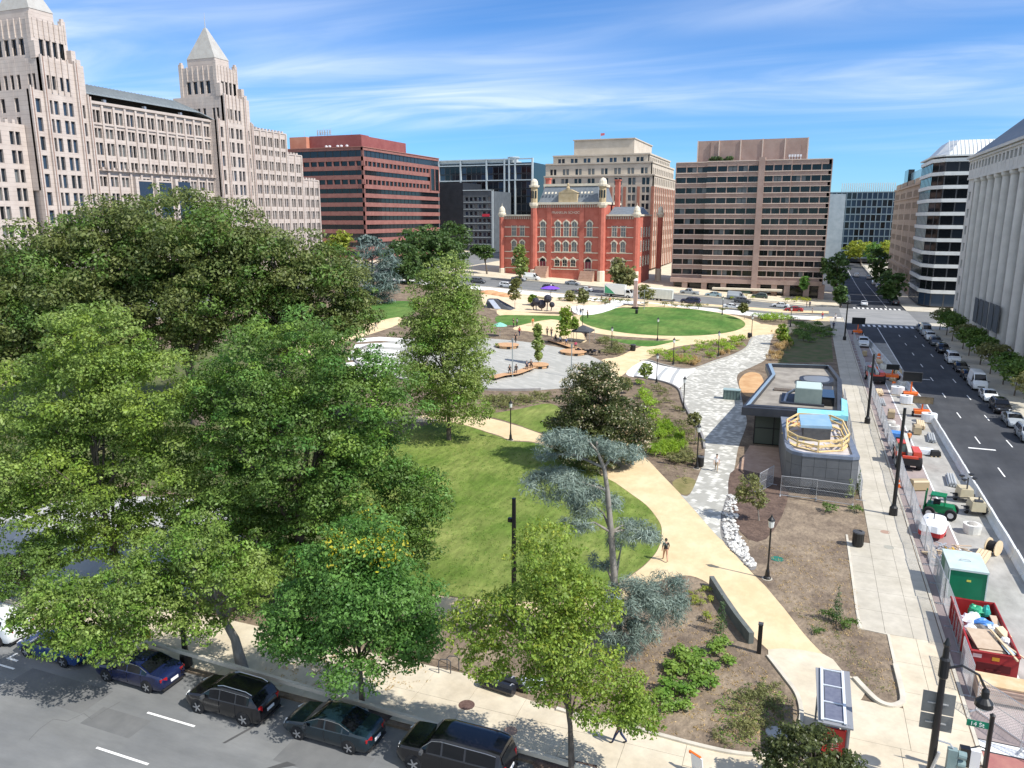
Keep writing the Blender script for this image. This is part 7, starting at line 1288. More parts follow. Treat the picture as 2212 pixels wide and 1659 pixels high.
# parking pay station with yellow hood
for i, (u, v, l_) in enumerate(((321, 1420, 'yellow hooded parking meter behind the navy sedan'), (262, 1400, 'yellow hooded meter half hidden by the drooping tree'))):
    x_, y_ = P(u, v); r_ = thing('parking_meter', l_, 'parking meter', (x_, y_, 0), group='yellow hooded meters'); mb = MB(); mb.tube([(x_, y_, 0), (x_, y_, 1.3)], .05, 8); mb.build('post', G['black'], r_); mb = MB(); mb.box(x_ - .2, x_ + .2, y_ - .14, y_ + .14, 1.2, 1.65); mb.lathe((x_, y_, 1.65), [(.2, 0), (.14, .12), (.02, .16)], 8); mb.build('hood', mat('yellow_hood', (.72, .48, .02), rough=.6), r_)
# orange and white sign at the bottom edge
x_, y_ = P(1505, 1672); r_ = thing('a_frame_sign', 'white sign board with orange edge at the bottom edge of the pavement', 'sign', (x_, y_, 0)); mb = MB(); mb.rbox((x_, y_, .5), (.6, .05, 1.0), rz=-.5, rx=.2); mb.build('board', G['plastic_white'], r_); mb = MB(); mb.rbox((x_ - .12, y_ - .02, .98), (.62, .09, .12), rz=-.5, rx=.2); mb.build('orange_edge', mat('safety_orange', (.80, .16, .02), rough=.5), r_)
sheet('tree_pit', ppoly((1150, 1652), (1175, 1630), (1290, 1655), (1290, 1675), (1160, 1675)), .045, G['darksoil']); sheet('tree_pit', ppoly((795, 1532), (830, 1528), (852, 1545), (835, 1560), (800, 1552)), .045, G['darksoil'])
# ================================================================== construction site on the closed lanes
Z0 = -.118
SO = mat('safety_orange', (.80, .16, .02), rough=.5); TR = mat('machine_red', (.62, .075, .035), rough=.35, coat=.3); BEI = mat('machine_beige', (.50, .43, .28), (.56, .49, .34), 2, rough=.5); GRN = mat('machine_green', (.0, .17, .055), rough=.4, coat=.3)
# jersey barriers
jm = MB(); pr = [(-.30, 0), (.30, 0), (.30, .08), (.14, .30), (.08, .82), (-.08, .82), (-.14, .30), (-.30, .08)]; n = len(pr)
jm.add([(x_, -1.48, z_) for x_, z_ in pr] + [(x_, 1.48, z_) for x_, z_ in pr], [tuple(range(n)), tuple(range(n, 2 * n))[::-1]] + [(i, (i + 1) % n, n + (i + 1) % n, n + i) for i in range(n)]); jme = jm.mesh('jersey_barrier', mat('barrier_concrete', (.56, .58, .58), (.68, .70, .70), 1.1, rough=.8))
bx = lambda y: 15.95 if y < 112 else 15.95 - (y - 112) * .058
for i in range(37):
    y_ = 57.5 + 3.02 * i; o = link('jersey_barrier', jme, loc=(bx(y_), y_, Z0), label='white concrete jersey barrier, %s from the near end of the row' % ORD[i], cat='barrier', group='jersey barriers along the closed lane'); o.rotation_euler = (0, 0, math.atan2(bx(y_) - bx(y_ + 3), 3) + random.uniform(-.02, .02))
# chain link fence panels
def fence_meshes(w_, h):
    f_ = MB(); a, b = -w_ / 2, w_ / 2
    f_.tube([(a, 0, .05), (a, 0, h), (b, 0, h), (b, 0, .05), (a, 0, .05)], .026, 6, cap=False); f_.tube([(a, 0, h / 2), (b, 0, h / 2)], .016, 5)
    for q in (a, b): f_.box(q - .05, q + .05, -.4, .4, 0, .05)
    m_ = MB(); s = .16; k = -int(h / s) - 1
    while k * s < w_:
        for sg in (1, -1):
            pts = []
            x0 = k * s
            lo, hi = max(0, -x0), min(h, w_ - x0)
            if hi > lo:
                p0, p1 = (x0 + lo, lo), (x0 + hi, hi)
                if sg < 0: p0, p1 = (w_ - p0[0], p0[1]), (w_ - p1[0], p1[1])
                m_.beam((a + p0[0], 0, p0[1] + .05), (a + p1[0], 0, min(p1[1] + .05, h)), .009)
        k += 1
    return f_.mesh('frame', G['steel']), m_.mesh('wire_mesh', G['steel'])
FMF, FMW = fence_meshes(3.0, 1.85)
def fence(x_, y_, rz, label, group, z=None, tilt=0):
    r_ = thing('fence_panel', label, 'fence panel', (x_, y_, z if z is not None else T(x_, y_)), rz, group, local=True); link('frame', FMF, r_); o = link('wire_mesh', FMW, r_); o['kind'] = 'stuff'
    if tilt: r_.rotation_euler = (tilt, 0, rz)
for i in range(40): fence(9.95 + .04 * math.sin(i * 2), 48.0 + 3.06 * i, PI / 2 + random.uniform(-.03, .03), 'chain link fence panel beside the closed lane, %s from the dumpster end' % ORD[i], 'fence panels beside the closed lane', Z0)
for i in range(13): fence(6.0, 72.3 + 3.06 * i, PI / 2 + random.uniform(-.03, .03), 'chain link fence panel between pavilion and walkway, %s from the near end' % ORD[i], 'fence panels between pavilion and walkway')
for i, (x_, y_, a) in enumerate(((.8, 69.6, .03), (3.8, 69.4, -.1), (-2.0, 71.0, 1.2))): fence(x_, y_, a, 'chain link panel in front of the grey drum, %s' % ('on the left', 'on the right', 'at the brown deck')[i], 'fence panels before the drum')
for i, (x_, y_, a) in enumerate(((10.7, 39.6, -.9), (9.75, 43.5, PI / 2), (12.4, 37.2, -.55))): fence(x_, y_, a, 'chain link panel at the plywood stack, %s' % ('across the lane corner', 'along the dumpster', 'nearest the red paving')[i], 'fence panels at the plywood stack', Z0)
# dumpster full of rubbish
DR = mat('dumpster_red', (.30, .018, .022), (.38, .035, .035), 1.2, rough=.5); r_ = thing('dumpster', 'dark red open dumpster heaped with building rubbish', 'dumpster', (11.1, 47.4, Z0)); x0, x1, y0, y1, zt = 9.98, 12.3, 44.3, 50.7, 1.35
mb = MB(); mb.box(x0, x1, y0, y1, .1, .2); mb.build('floor', DR, r_)
for nm, a in (('side_wall', (x0, x0 + .08, y0, y1)), ('side_wall', (x1 - .08, x1, y0, y1)), ('end_wall', (x0 + .08, x1 - .08, y0, y0 + .08)), ('end_wall', (x0 + .08, x1 - .08, y1 - .08, y1))): mb = MB(); mb.box(*a, .2, zt); mb.build(nm, DR, r_)
mb = MB(); mb.tube([(x0, y0, zt), (x1, y0, zt), (x1, y1, zt), (x0, y1, zt), (x0, y0, zt)], .07, 6); mb.build('rim', DR, r_)
for k in range(8): y_ = y0 + .4 + k * .78; mb = MB(); mb.box(x0 - .07, x0, y_, y_ + .1, .15, zt - .05); mb.box(x1, x1 + .07, y_, y_ + .1, .15, zt - .05); mb.build('rib', DR, r_)
mb = MB(); mb.box(x0 + .35, x1 - .35, y0 - .05, y0, .3, .75); mb.box(x0 + .8, x1 - .8, y0 - .09, y0 - .03, .12, .4); mb.build('hook_plate', mat('dumpster_dark', (.10, .01, .012), rough=.6), r_); mb = MB(); mb.box(x0 + .12, x0 + .55, y0 - .012, y0 - .002, .98, 1.2); mb.build('label_plate', mat('pale_red_label', (.65, .45, .45), rough=.5), r_); mb = MB(); mb.box(x0 + 1.05, x0 + 1.4, y0 - .012, y0 - .002, .93, 1.14); mb.build('label_plate', mat('amber_label', (.62, .30, .03), rough=.5), r_)
for (wx, wy) in ((x0 + .3, y0 + .6), (x1 - .3, y0 + .6), (x0 + .3, y1 - .6), (x1 - .3, y1 - .6)): mb = MB(); mb.tube([(wx - .1, wy, .1), (wx + .1, wy, .1)], .12, 10); mb.build('roller', G['black'], r_)
PLY = mat('plywood', (.46, .35, .25), (.54, .43, .32), 2, rough=.8); WD = mat('lumber', (.62, .48, .30), (.70, .56, .38), 4, rough=.8)
for i, (c, s_, rz, rx, m_, l_) in enumerate([((10.9, 45.9, 1.32), (1.25, 2.1, .03), .12, .04, PLY, 'brown plywood sheet lying on the dumpster rubbish'), ((10.95, 45.7, 1.22), (1.3, 2.1, .03), .2, .02, PLY, 'lower plywood sheet under the brown one in the dumpster'), ((11.75, 45.4, 1.42), (.1, 3.0, .08), .25, .05, WD, 'long yellow board leaning over the dumpster front'), ((12.05, 45.2, 1.35), (.08, 2.4, .06), .5, .0, WD, 'pale board sticking out of the dumpster corner'), ((12.05, 47.0, 1.3), (.45, .8, .25), .5, .3, WD, 'small wooden crate at the dumpster right side'), ((12.0, 48.4, 1.15), (.35, 1.4, .06), .1, .2, PLY, 'brown board against the right dumpster wall'), ((11.9, 45.0, 1.36), (.35, .9, .03), .2, 0, mat('blue_board', (.42, .52, .60), rough=.5), 'pale blue strip hanging over the dumpster front')]):
    mb = MB(); mb.rbox((0, 0, 0), s_, rz=rz, rx=rx); o = mb.build('waste_board', m_, label=l_, cat='board', group='boards in the dumpster'); o.location = c
WP, GP, BP = mat('white_sheeting', (.70, .74, .78), (.80, .83, .86), 3, rough=.35), mat('green_sheeting', (.02, .30, .14), (.05, .42, .24), 3, rough=.4), mat('blue_sheeting', (.06, .20, .55), (.12, .30, .65), 3, rough=.4)
def crumple(c, r, sc_, m_, label, seed, name='rubbish_bag'):
    rnd = random.Random(seed); mb = MB(); mb.sphere((0, 0, 0), r, 10, 7, sc=sc_); j = {}
    mb.v = [tuple(q * j.setdefault(tuple(round(z_, 4) for z_ in v_), rnd.uniform(.75, 1.2)) for q in v_) for v_ in mb.v]; o = mb.build(name, m_, label=label, cat='rubbish', group='rubbish in the dumpster'); o.location = c
for i, (c, r, sc_, m_, l_) in enumerate([((11.2, 49.9, 1.0), .5, (1, .8, .9), GP, 'green plastic sheeting heaped at the back of the dumpster'), ((11.75, 49.9, 1.1), .38, (.7, .8, 1), mat('teal_sheet', (.05, .42, .36), rough=.4), 'teal plastic at the back right of the dumpster'), ((10.6, 48.6, .95), .5, (1, .9, .8), WP, 'white plastic bag at the left dumpster wall'), ((11.3, 48.3, 1.05), .5, (1.2, .7, .6), BP, 'blue plastic sheet in the middle of the dumpster'), ((11.0, 49.0, 1.05), .35, (1, 1, .8), WP, 'small white bag behind the blue sheet'), ((10.5, 47.2, 1.0), .55, (.8, 1.1, .7), WP, 'white sheeting beside the plywood in the dumpster'), ((11.8, 47.6, 1.0), .5, (1, 1, .7), WP, 'white sheeting right of the plywood in the dumpster'), ((12.0, 46.2, 1.15), .35, (.9, 1, .8), G['plastic_white'], 'white lump at the front right of the dumpster'), ((11.2, 47.0, .7), 1.0, (1.0, 2.4, .5), mat('debris_dark', (.12, .11, .10), (.25, .23, .21), 4, rough=.9), 'dark debris filling the bottom of the dumpster')]): crumple(c, r, sc_, m_, l_, i)
# green container with pale roof
r_ = thing('site_container', 'green site container with pale grey roof behind the dumpster', 'container', (11.3, 55, Z0)); CG = mat('container_green', (.0, .145, .065), (.0, .17, .08), 1, rough=.45); CW = mat('container_pale', (.46, .56, .54), (.54, .63, .61), 1.5, rough=.5)
mb = MB(); mb.box(10.3, 12.45, 53.6, 56.7, .0, 1.95); mb.build('box', CG, r_); mb = MB(); mb.box(10.24, 12.51, 53.54, 56.76, 1.95, 2.08); mb.build('roof', CW, r_)
for q in ((10.26, 53.56), (12.43, 53.56), (10.26, 56.68), (12.43, 56.68)): mb = MB(); mb.box(q[0], q[0] + .06, q[1], q[1] + .06, -.0, 1.95); mb.build('corner_post', CW, r_)
mb = MB(); mb.box(11.3, 11.55, 53.585, 53.598, 1.25, 1.38); mb.build('label_plate', mat('yellow_label', (.60, .58, .10), rough=.5), r_); mb = MB(); mb.box(10.275, 10.298, 54.0, 55.4, .9, 1.8); mb.build('side_panel', CW, r_); mb = MB(); mb.tube([(11.0, 55, 2.08), (11.1, 55, 2.2), (11.6, 55, 2.2), (11.7, 55, 2.08)], .03, 6); mb.build('lift_handle', G['steel'], r_)
# plywood stack
r_ = thing('plywood_stack', 'tall stack of plywood sheets on the closed lane before the dumpster', 'plywood stack', (11.1, 42.2, Z0))
for k in range(11): mb = MB(); o_ = random.uniform(-.05, .05); mb.box(9.95 + o_, 12.35 + o_, 41.6 + o_, 42.85 + o_, .02 + k * .085, .095 + k * .085); mb.build('sheet', mat('ply_edge', (.44, .31, .25), (.55, .42, .34), 1.5, rough=.85) if k < 10 else mat('ply_top', (.58, .40, .22), (.68, .54, .36), 1.3, rough=.85, detail=8), r_)
# telehandlers
def telehandler(x_, y_, rz, label, blue=True):
    r_ = thing('telehandler', label, 'telehandler', (x_, y_, Z0), rz, 'red telehandlers', local=True); mb = MB(); mb.box(-2.2, 2.2, -.65, .65, .55, 1.15); mb.box(-2.5, -2.0, -.9, .9, .6, 1.3); mb.build('chassis', G['black'], r_); wheel_set(r_, [(1.5, -.95, .62), (1.5, .95, .62), (-1.5, -.95, .62), (-1.5, .95, .62)], .62, .42, mat('wheel_white', (.6, .6, .58), rough=.5))
    mb = MB(); mb.prism([(-1.6, -1.15), (1.1, -1.15), (1.1, -.35), (-1.6, -.35)], .95, 1.75, taper=[(-1.5, -1.1), (.8, -1.05), (.8, -.38), (-1.5, -.38)]); mb.build('engine_cover', TR, r_); mb = MB(); mb.prism([(-1.0, .3), (.9, .3), (.9, 1.15), (-1.0, 1.15)], .95, 1.5); cb = mb.build('cab_base', TR, r_)
    mb = MB(); mb.prism([(-.9, .32), (.8, .32), (.8, 1.12), (-.9, 1.12)], 1.5, 2.35, taper=[(-.8, .36), (.5, .36), (.5, 1.05), (-.8, 1.05)]); mb.build('cab_glass', mat('cab_glass', (.09, .13, .12), rough=.1, spec=.8), r_); mb = MB(); mb.box(-.85, .55, .34, 1.08, 2.35, 2.45); mb.build('cab_roof', TR, r_)
    mb = MB(); mb.beam((-1.9, 0, 1.6), (3.4, 0, 2.2), .36, .42); mb.build('boom', mat('boom_grey', (.50, .50, .44), (.58, .58, .52), 2, rough=.5), r_); mb = MB(); mb.beam((2.8, 0, 2.1), (4.4, 0, 1.5), .26, .32); mb.build('boom_extension', TR, r_); mb = MB(); mb.box(4.3, 4.45, -.7, .7, .6, 1.6); mb.box(4.45, 5.6, -.5, -.38, .6, .68); mb.box(4.45, 5.6, .38, .5, .6, .68); mb.build('fork_carriage', G['black'], r_); mb = MB(); mb.rbox((-2.3, 0, 1.4), (.3, 1.4, .25)); mb.build('counterweight', TR, r_)
    for s in (-1, 1): mb = MB(); mb.rbox((1.5, s * .95, 1.36), (1.2, .5, .06)); mb.build('mudguard', G['black'], r_)
telehandler(11.0, 84.0, PI / 2, 'red telehandler with pale boom standing beside the drum pavilion'); telehandler(11.0, 127.0, PI / 2 + .1, 'red telehandler farther off, beyond the pavilion roof')
for i, (c, s_, m_, l_) in enumerate([((10.8, 92.6, .55), (1.5, 1.6, 1.1), BP, 'blue wrapped pallet beyond the near telehandler'), ((10.9, 89.6, .4), (1.5, 1.4, .8), WP, 'white wrapped pallet between blue loads'), ((11.2, 87.2 + .8, .35), (1.3, 1.0, .7), mat('navy_sheet', (.03, .06, .24), (.05, .10, .32), 3, rough=.4), 'dark blue wrapped pallet at the telehandler forks'), ((13.0, 88.5, .3), (2.2, 1.2, .6), WP, 'white bundle right of the telehandler'), ((14.1, 88.0, .3), (1.0, .8, .6), G['rubber'], 'black bundle right of the white bundle')]):
    mb = MB(); mb.prism([(-s_[0] / 2, -s_[1] / 2), (s_[0] / 2, -s_[1] / 2), (s_[0] / 2, s_[1] / 2), (-s_[0] / 2, s_[1] / 2)], -s_[2] / 2 + .12, s_[2] / 2, taper=[(-s_[0] / 2.3, -s_[1] / 2.3), (s_[0] / 2.4, -s_[1] / 2.2), (s_[0] / 2.2, s_[1] / 2.4), (-s_[0] / 2.4, s_[1] / 2.3)]); r_ = thing('wrapped_pallet', l_, 'pallet', (c[0], c[1], Z0 + c[2]), random.uniform(-.2, .2), 'wrapped pallets', local=True); mb.build('load', m_, r_); mb = MB()
    for k in (-1, 0, 1): mb.box(k * s_[0] * .4 - .05, k * s_[0] * .4 + .05, -s_[1] / 2, s_[1] / 2, -s_[2] / 2, -s_[2] / 2 + .12)
    mb.build('pallet', WD, r_)
# green forklift
r_ = thing('forklift', 'green rough terrain forklift on the closed lane', 'forklift', (12.0, 69.6, Z0), -.25, local=True); mb = MB(); mb.prism([(-1.0, -.6), (1.2, -.6), (1.2, .6), (-1.0, .6)], .45, 1.05, taper=[(-.95, -.55), (1.0, -.5), (1.0, .5), (-.95, .55)]); mb.build('hood', GRN, r_); wheel_set(r_, [(.9, -.75, .48), (.9, .75, .48), (-.7, -.72, .40), (-.7, .72, .40)], .46, .34, mat('wheel_white', (.6, .6, .58)))
mb = MB()
for a in ((-.8, -.5), (-.8, .5), (.35, -.5), (.35, .5)): mb.beam((*a, 1.0), (a[0] * .8, a[1] * .9, 1.85), .07)
mb.box(-.75, .4, -.52, .52, 1.82, 1.9); mb.build('roll_cage', GRN, r_); mb = MB(); mb.box(-.5, 0, -.3, .3, 1.0, 1.35); mb.build('seat', G['rubber'], r_); mb = MB(); mb.beam((-1.15, -.35, .2), (-1.1, -.35, 2.1), .1); mb.beam((-1.15, .35, .2), (-1.1, .35, 2.1), .1); mb.box(-1.2, -1.1, -.6, .6, .3, .8); mb.build('mast', GRN, r_); mb = MB(); mb.beam((.4, .4, 1.6), (2.0, .9, 1.75), .06); mb.build('arm', G['black'], r_)
# light towers
for i, (x_, y_) in enumerate(((14.6, 74.4), (14.95, 71.2))):
    r_ = thing('light_tower', 'beige towable light tower, %s of the pair at the barrier' % ('farther' if i == 0 else 'nearer'), 'light tower', (x_, y_, Z0), PI / 2 + .1, 'beige light towers', local=True); mb = MB(); mb.prism([(-.8, -.55), (.8, -.55), (.8, .55), (-.8, .55)], .45, 1.25, taper=[(-.75, -.5), (.65, -.5), (.65, .5), (-.75, .5)]); mb.build('housing', BEI, r_); wheel_set(r_, [(0, -.7, .33), (0, .7, .33)], .33, .22); mb = MB(); mb.beam((.8, 0, .5), (1.7, 0, .45), .08); mb.beam((-.4, -1.0, .45), (-.4, 1.0, .45), .06); mb.beam((.5, -1.0, .45), (.5, 1.0, .45), .06); mb.build('drawbar', G['dgrey'], r_)
    mb = MB(); mb.beam((-.5, 0, 1.2), (-.5, 0, 2.3 if i == 0 else 1.7), .1); mb.build('mast', G['dgrey'], r_)
    if i == 0:
        for k, (dx, dy, dz) in enumerate(((-.4, -.35, 2.35), (.35, -.3, 2.45), (-.35, .4, 2.15), (.4, .4, 2.25))): mb = MB(); mb.lathe((-.5 + dx, dy, dz), [(.06, -.1), (.26, .06), (.24, .1)], 10); mb.build('lamp_head', G['black'], r_)
    else: mb = MB(); mb.box(-.7, -.3, -.3, .3, 1.25, 1.4); mb.build('control_box', G['dgrey'], r_)
# white and red tank trailer, debris, cones, tote barrels, message boards
r_ = thing('tank_trailer', 'white domed trailer with red skirt beside the fence', 'trailer', (10.95, 65.2, Z0), PI / 2 - .25, local=True); mb = MB(); ov_ = smoothpoly([(-1.5, -.85), (1.2, -.85), (1.7, 0), (1.2, .85), (-1.5, .85), (-1.7, 0)], 4); mb.prism(ov_, .7, 1.15, taper=[(a * .9, b * .86) for a, b in ov_]); mb.prism([(a * .9, b * .86) for a, b in ov_], 1.15, 1.28, taper=[(a * .6, b * .5) for a, b in ov_]); mb.build('dome', G['plastic_white'], r_); mb = MB(); mb.prism(ov_, .35, .7); mb.build('skirt', mat('skirt_red', (.42, .03, .03), rough=.5), r_); wheel_set(r_, [(0, -.85, .33), (0, .85, .33)], .33, .2); mb = MB(); mb.tube([(-.1, 0, 1.2), (-.1, 0, 1.9)], .04, 6); mb.beam((-.3, 0, 1.75), (.1, 0, 1.75), .05); mb.build('vent_cross', G['dgrey'], r_); mb = MB(); mb.beam((-1.6, 0, .5), (-2.5, 0, .4), .1); mb.build('drawbar', G['black'], r_)
for i, (x_, y_, m_) in enumerate(((11.0, 61.6, G['steel']), (10.4, 60.4, WD), (11.6, 60.9, mat('amber_pipe', (.62, .38, .05), rough=.5)), (12.3, 61.9, PLY), (10.7, 59.2, G['steel']), (11.5, 59.5, WP))):
    r_ = thing('scrap_pile', 'pile of %s scrap between trailer and green container' % ('steel', 'timber', 'amber pipe', 'plywood', 'tubular', 'white')[i], 'scrap', (x_, y_, Z0), group='scrap piles')
    for k in range(7): mb = MB(); mb.rbox((x_ + random.uniform(-.4, .4), y_ + random.uniform(-.4, .4), .0 + .07 * k), (random.uniform(.7, 1.5), .12, .06), rz=random.uniform(0, 3.1), ry=random.uniform(-.1, .1)); mb.build('offcut', m_, r_)
def cone(x_, y_, label, z=Z0):
    r_ = thing('traffic_cone', label, 'traffic cone', (x_, y_, z), group='orange cones and drums'); mb = MB(); mb.lathe((x_, y_, z), [(.2, .03), (.14, .06), (.05, .68), (.03, .7)], 12); c_ = mb.build('cone', SO, r_); mb = MB(); mb.box(x_ - .22, x_ + .22, y_ - .22, y_ + .22, z, z + .04); mb.build('base', SO, r_); mb = MB(); mb.lathe((x_, y_, z), [(.108, .32), (.087, .46)], 12); mb.build('band', G['plastic_white'], c_)
def drum(x_, y_, label, m_=None, h=1.0, r0=.3):
    r_ = thing('traffic_drum', label, 'traffic drum', (x_, y_, Z0), group='orange cones and drums'); mb = MB(); mb.lathe((x_, y_, Z0), [(r0 * 1.2, 0), (r0 * 1.2, .06), (r0, .08), (r0 * .96, .3), (r0 * .92, .6), (r0 * .85, .9 * h), (r0 * .3, h)], 14); d_ = mb.build('drum', m_ or SO, r_); mb = MB(); mb.lathe((x_, y_, Z0), [(r0 * .985, .32), (r0 * .955, .5)], 14); mb.build('band', G['plastic_white'], d_)
cone(*P(1985, 1108, Z0), 'red-orange cone left of the green forklift'); cone(*P(1938, 1040, Z0), 'orange cone behind the near telehandler'); cone(*P(1941, 1052, Z0), 'second orange cone behind the near telehandler')
drum(*P(1892, 805, Z0), 'orange drum right of the far telehandler'); drum(*P(1930, 838, Z0), 'orange drum by the white water barrel'); drum(*P(1898, 775, Z0), 'orange drum at the barrier taper'); drum(*P(1857, 720, Z0), 'orange drum below the far message board')
for i, (u, v) in enumerate(((1938, 852), (1958, 872), (2006, 912))):
    x_, y_ = P(u, v, Z0); r_ = thing('water_tote', 'white water tote at the barrier, %s from the junction' % ORD[i], 'water tote', (x_, y_, Z0), group='white water totes'); mb = MB(); mb.prism(smoothpoly([(x_ - .7, y_ - .6), (x_ + .7, y_ - .6), (x_ + .7, y_ + .6), (x_ - .7, y_ + .6)], 4), .0, 1.0); mb.build('tank', G['plastic_white'], r_); mb = MB(); mb.box(x_ - .75, x_ + .75, y_ - .65, y_ + .65, -.12, 0.0); mb.build('pallet', WD, r_); mb = MB(); mb.lathe((x_, y_, 1.0), [(.18, 0), (.18, .06)], 10); mb.build('cap', G['dgrey'], r_)
def board(u, v, label, m_, w_=2.4, h=1.3, zc=2.4):
    x_, y_ = P(u, v, Z0); r_ = thing('message_board', label, 'message board', (x_, y_, Z0), 0, 'roadside message boards', local=True); mb = MB(); mb.box(-w_ / 2, w_ / 2, -.1, .1, zc, zc + h); b_ = mb.build('panel', m_, r_); mb = MB(); mb.tube([(-w_ / 2, -.12, zc), (w_ / 2, -.12, zc), (w_ / 2, -.12, zc + h), (-w_ / 2, -.12, zc + h), (-w_ / 2, -.12, zc)], .04, 6, cap=False); mb.build('panel_frame', G['dgrey'], b_); mb = MB(); mb.tube([(0, 0, .5), (0, 0, zc)], .1, 8); mb.build('mast', SO, r_); mb = MB(); mb.box(-.9, .9, -.7, .7, .45, .85); mb.build('trailer', SO, r_); wheel_set(r_, [(-1.0, 0, .33), (1.0, 0, .33)], .33, .2)
    for w_o in [c for c in r_.children if c.name.startswith('wheel')]: w_o.rotation_euler = (0, 0, PI / 2)
board(1966, 860, 'large black message board on an orange trailer at the barrier', mat('board_black', (.012, .012, .012), rough=.4)); board(1990, 900, 'brown backed message board just before the black one', mat('board_brown', (.20, .15, .08), (.26, .20, .12), 2, rough=.6), 2.3, .9, 1.7); board(1852, 722, 'black message board by the near crosswalk', mat('board_black', (.012, .012, .012)), 2.6, 1.4, 2.2); board(1926, 820, 'small dark message board right of the far telehandler', mat('board_black', (.012, .012, .012)), 1.8, .8, 1.6)
def clutter(kind, x_, y_, label, rz=0.0):
    r_ = thing(kind, label, kind.replace('_', ' '), (x_, y_, Z0), rz, 'site clutter on the closed lane', local=True); rnd = random.Random(int(x_ * 7 + y_ * 3))
    if kind == 'lumber_stack':
        for k in range(4):
            for j in range(4): mb = MB(); mb.box(-1.5 + rnd.uniform(-.15, .15), 1.5 + rnd.uniform(-.15, .15), -.42 + j * .21, -.24 + j * .21, .1 + k * .1, .19 + k * .1); mb.build('board', WD, r_)
    elif kind == 'cable_reel':
        for s in (-.35, .35): mb = MB(); mb.tube([(0, s - .03, .6), (0, s + .03, .6)], .6, 18); mb.build('flange', WD, r_)
        mb = MB(); mb.tube([(0, -.33, .6), (0, .33, .6)], .42, 16); mb.build('cable', G['rubber'], r_)
    elif kind == 'pipe_bundle':
        for k in range(7): mb = MB(); mb.tube([(-1.6 + rnd.uniform(-.2, .2), -.4 + (k % 4) * .22 + (k // 4) * .11, .12 + (k // 4) * .2), (1.6, -.4 + (k % 4) * .22 + (k // 4) * .11, .12 + (k // 4) * .2)], .1, 8); mb.build('pipe', mat('grey_pvc', (.42, .44, .45), rough=.4), r_)
    elif kind == 'tool_chest':
        mb = MB(); mb.box(-.75, .75, -.4, .4, .1, .85); mb.build('box', mat('chest_tan', (.42, .33, .20), rough=.5), r_); mb = MB(); mb.prism([(-.77, -.42), (.77, -.42), (.77, .42), (-.77, .42)], .85, 1.0, taper=[(-.7, -.3), (.7, -.3), (.7, .3), (-.7, .3)]); mb.build('lid', mat('chest_tan', (.42, .33, .20)), r_)
    elif kind == 'gravel_bag':
        mb = MB(); mb.prism(smoothpoly([(-.45, -.45), (.45, -.45), (.45, .45), (-.45, .45)], 3), 0, .75, taper=smoothpoly([(-.5, -.5), (.5, -.5), (.5, .5), (-.5, .5)], 3)); mb.build('sack', mat('sack_white', (.62, .61, .56), (.72, .71, .66), 5, rough=.9), r_); mb = MB(); mb.sphere((0, 0, .72), .42, 10, 6, sc=(1, 1, .45)); mb.build('gravel', mat('gravel', (.30, .28, .25), (.42, .40, .36), 14, rough=.95), r_)
for i, (k, x_, y_, rz) in enumerate([('lumber_stack', 14.2, 100.5, 1.5), ('gravel_bag', 14.6, 125.0, .2), ('gravel_bag', 13.6, 122.2, .5), ('tool_chest', 13.4, 97.0, 1.6), ('cable_reel', 14.7, 133.5, .4), ('lumber_stack', 13.9, 129.5, 1.3), ('pipe_bundle', 14.6, 95.0, 1.5), ('gravel_bag', 13.3, 139.0, .1), ('lumber_stack', 12.9, 144.5, 1.6), ('tool_chest', 11.0, 151.0, 1.5), ('cable_reel', 11.2, 134.5, 1.2), ('pipe_bundle', 10.9, 140.5, 1.55), ('tool_chest', 11.2, 76.0, .4), ('pipe_bundle', 14.3, 79.5, 1.5), ('gravel_bag', 13.9, 66.5, .3), ('lumber_stack', 13.4, 60.5, 1.2), ('cable_reel', 14.6, 62.5, .9), ('gravel_bag', 11.0, 97.0, 0), ('gravel_bag', 10.7, 99.0, 0), ('tool_chest', 11.3, 104.0, 1.5), ('pipe_bundle', 10.8, 112.0, 1.57), ('lumber_stack', 11.0, 118.0, 1.57)]):
    clutter(k, x_, y_, '%s on the closed lane, %s item' % ({'lumber_stack': 'stack of yellow boards', 'gravel_bag': 'white bulk bag of gravel', 'tool_chest': 'tan steel tool chest', 'cable_reel': 'wooden cable reel', 'pipe_bundle': 'bundle of grey pipes'}[k], 'nearer the barrier' if x_ > 12.5 else 'nearer the fence'), rz)
car('pickup', 'white', 11.4, 163.0, -PI / 2, 'white pickup parked on the closed lane near the crosswalk', 'site vehicles')
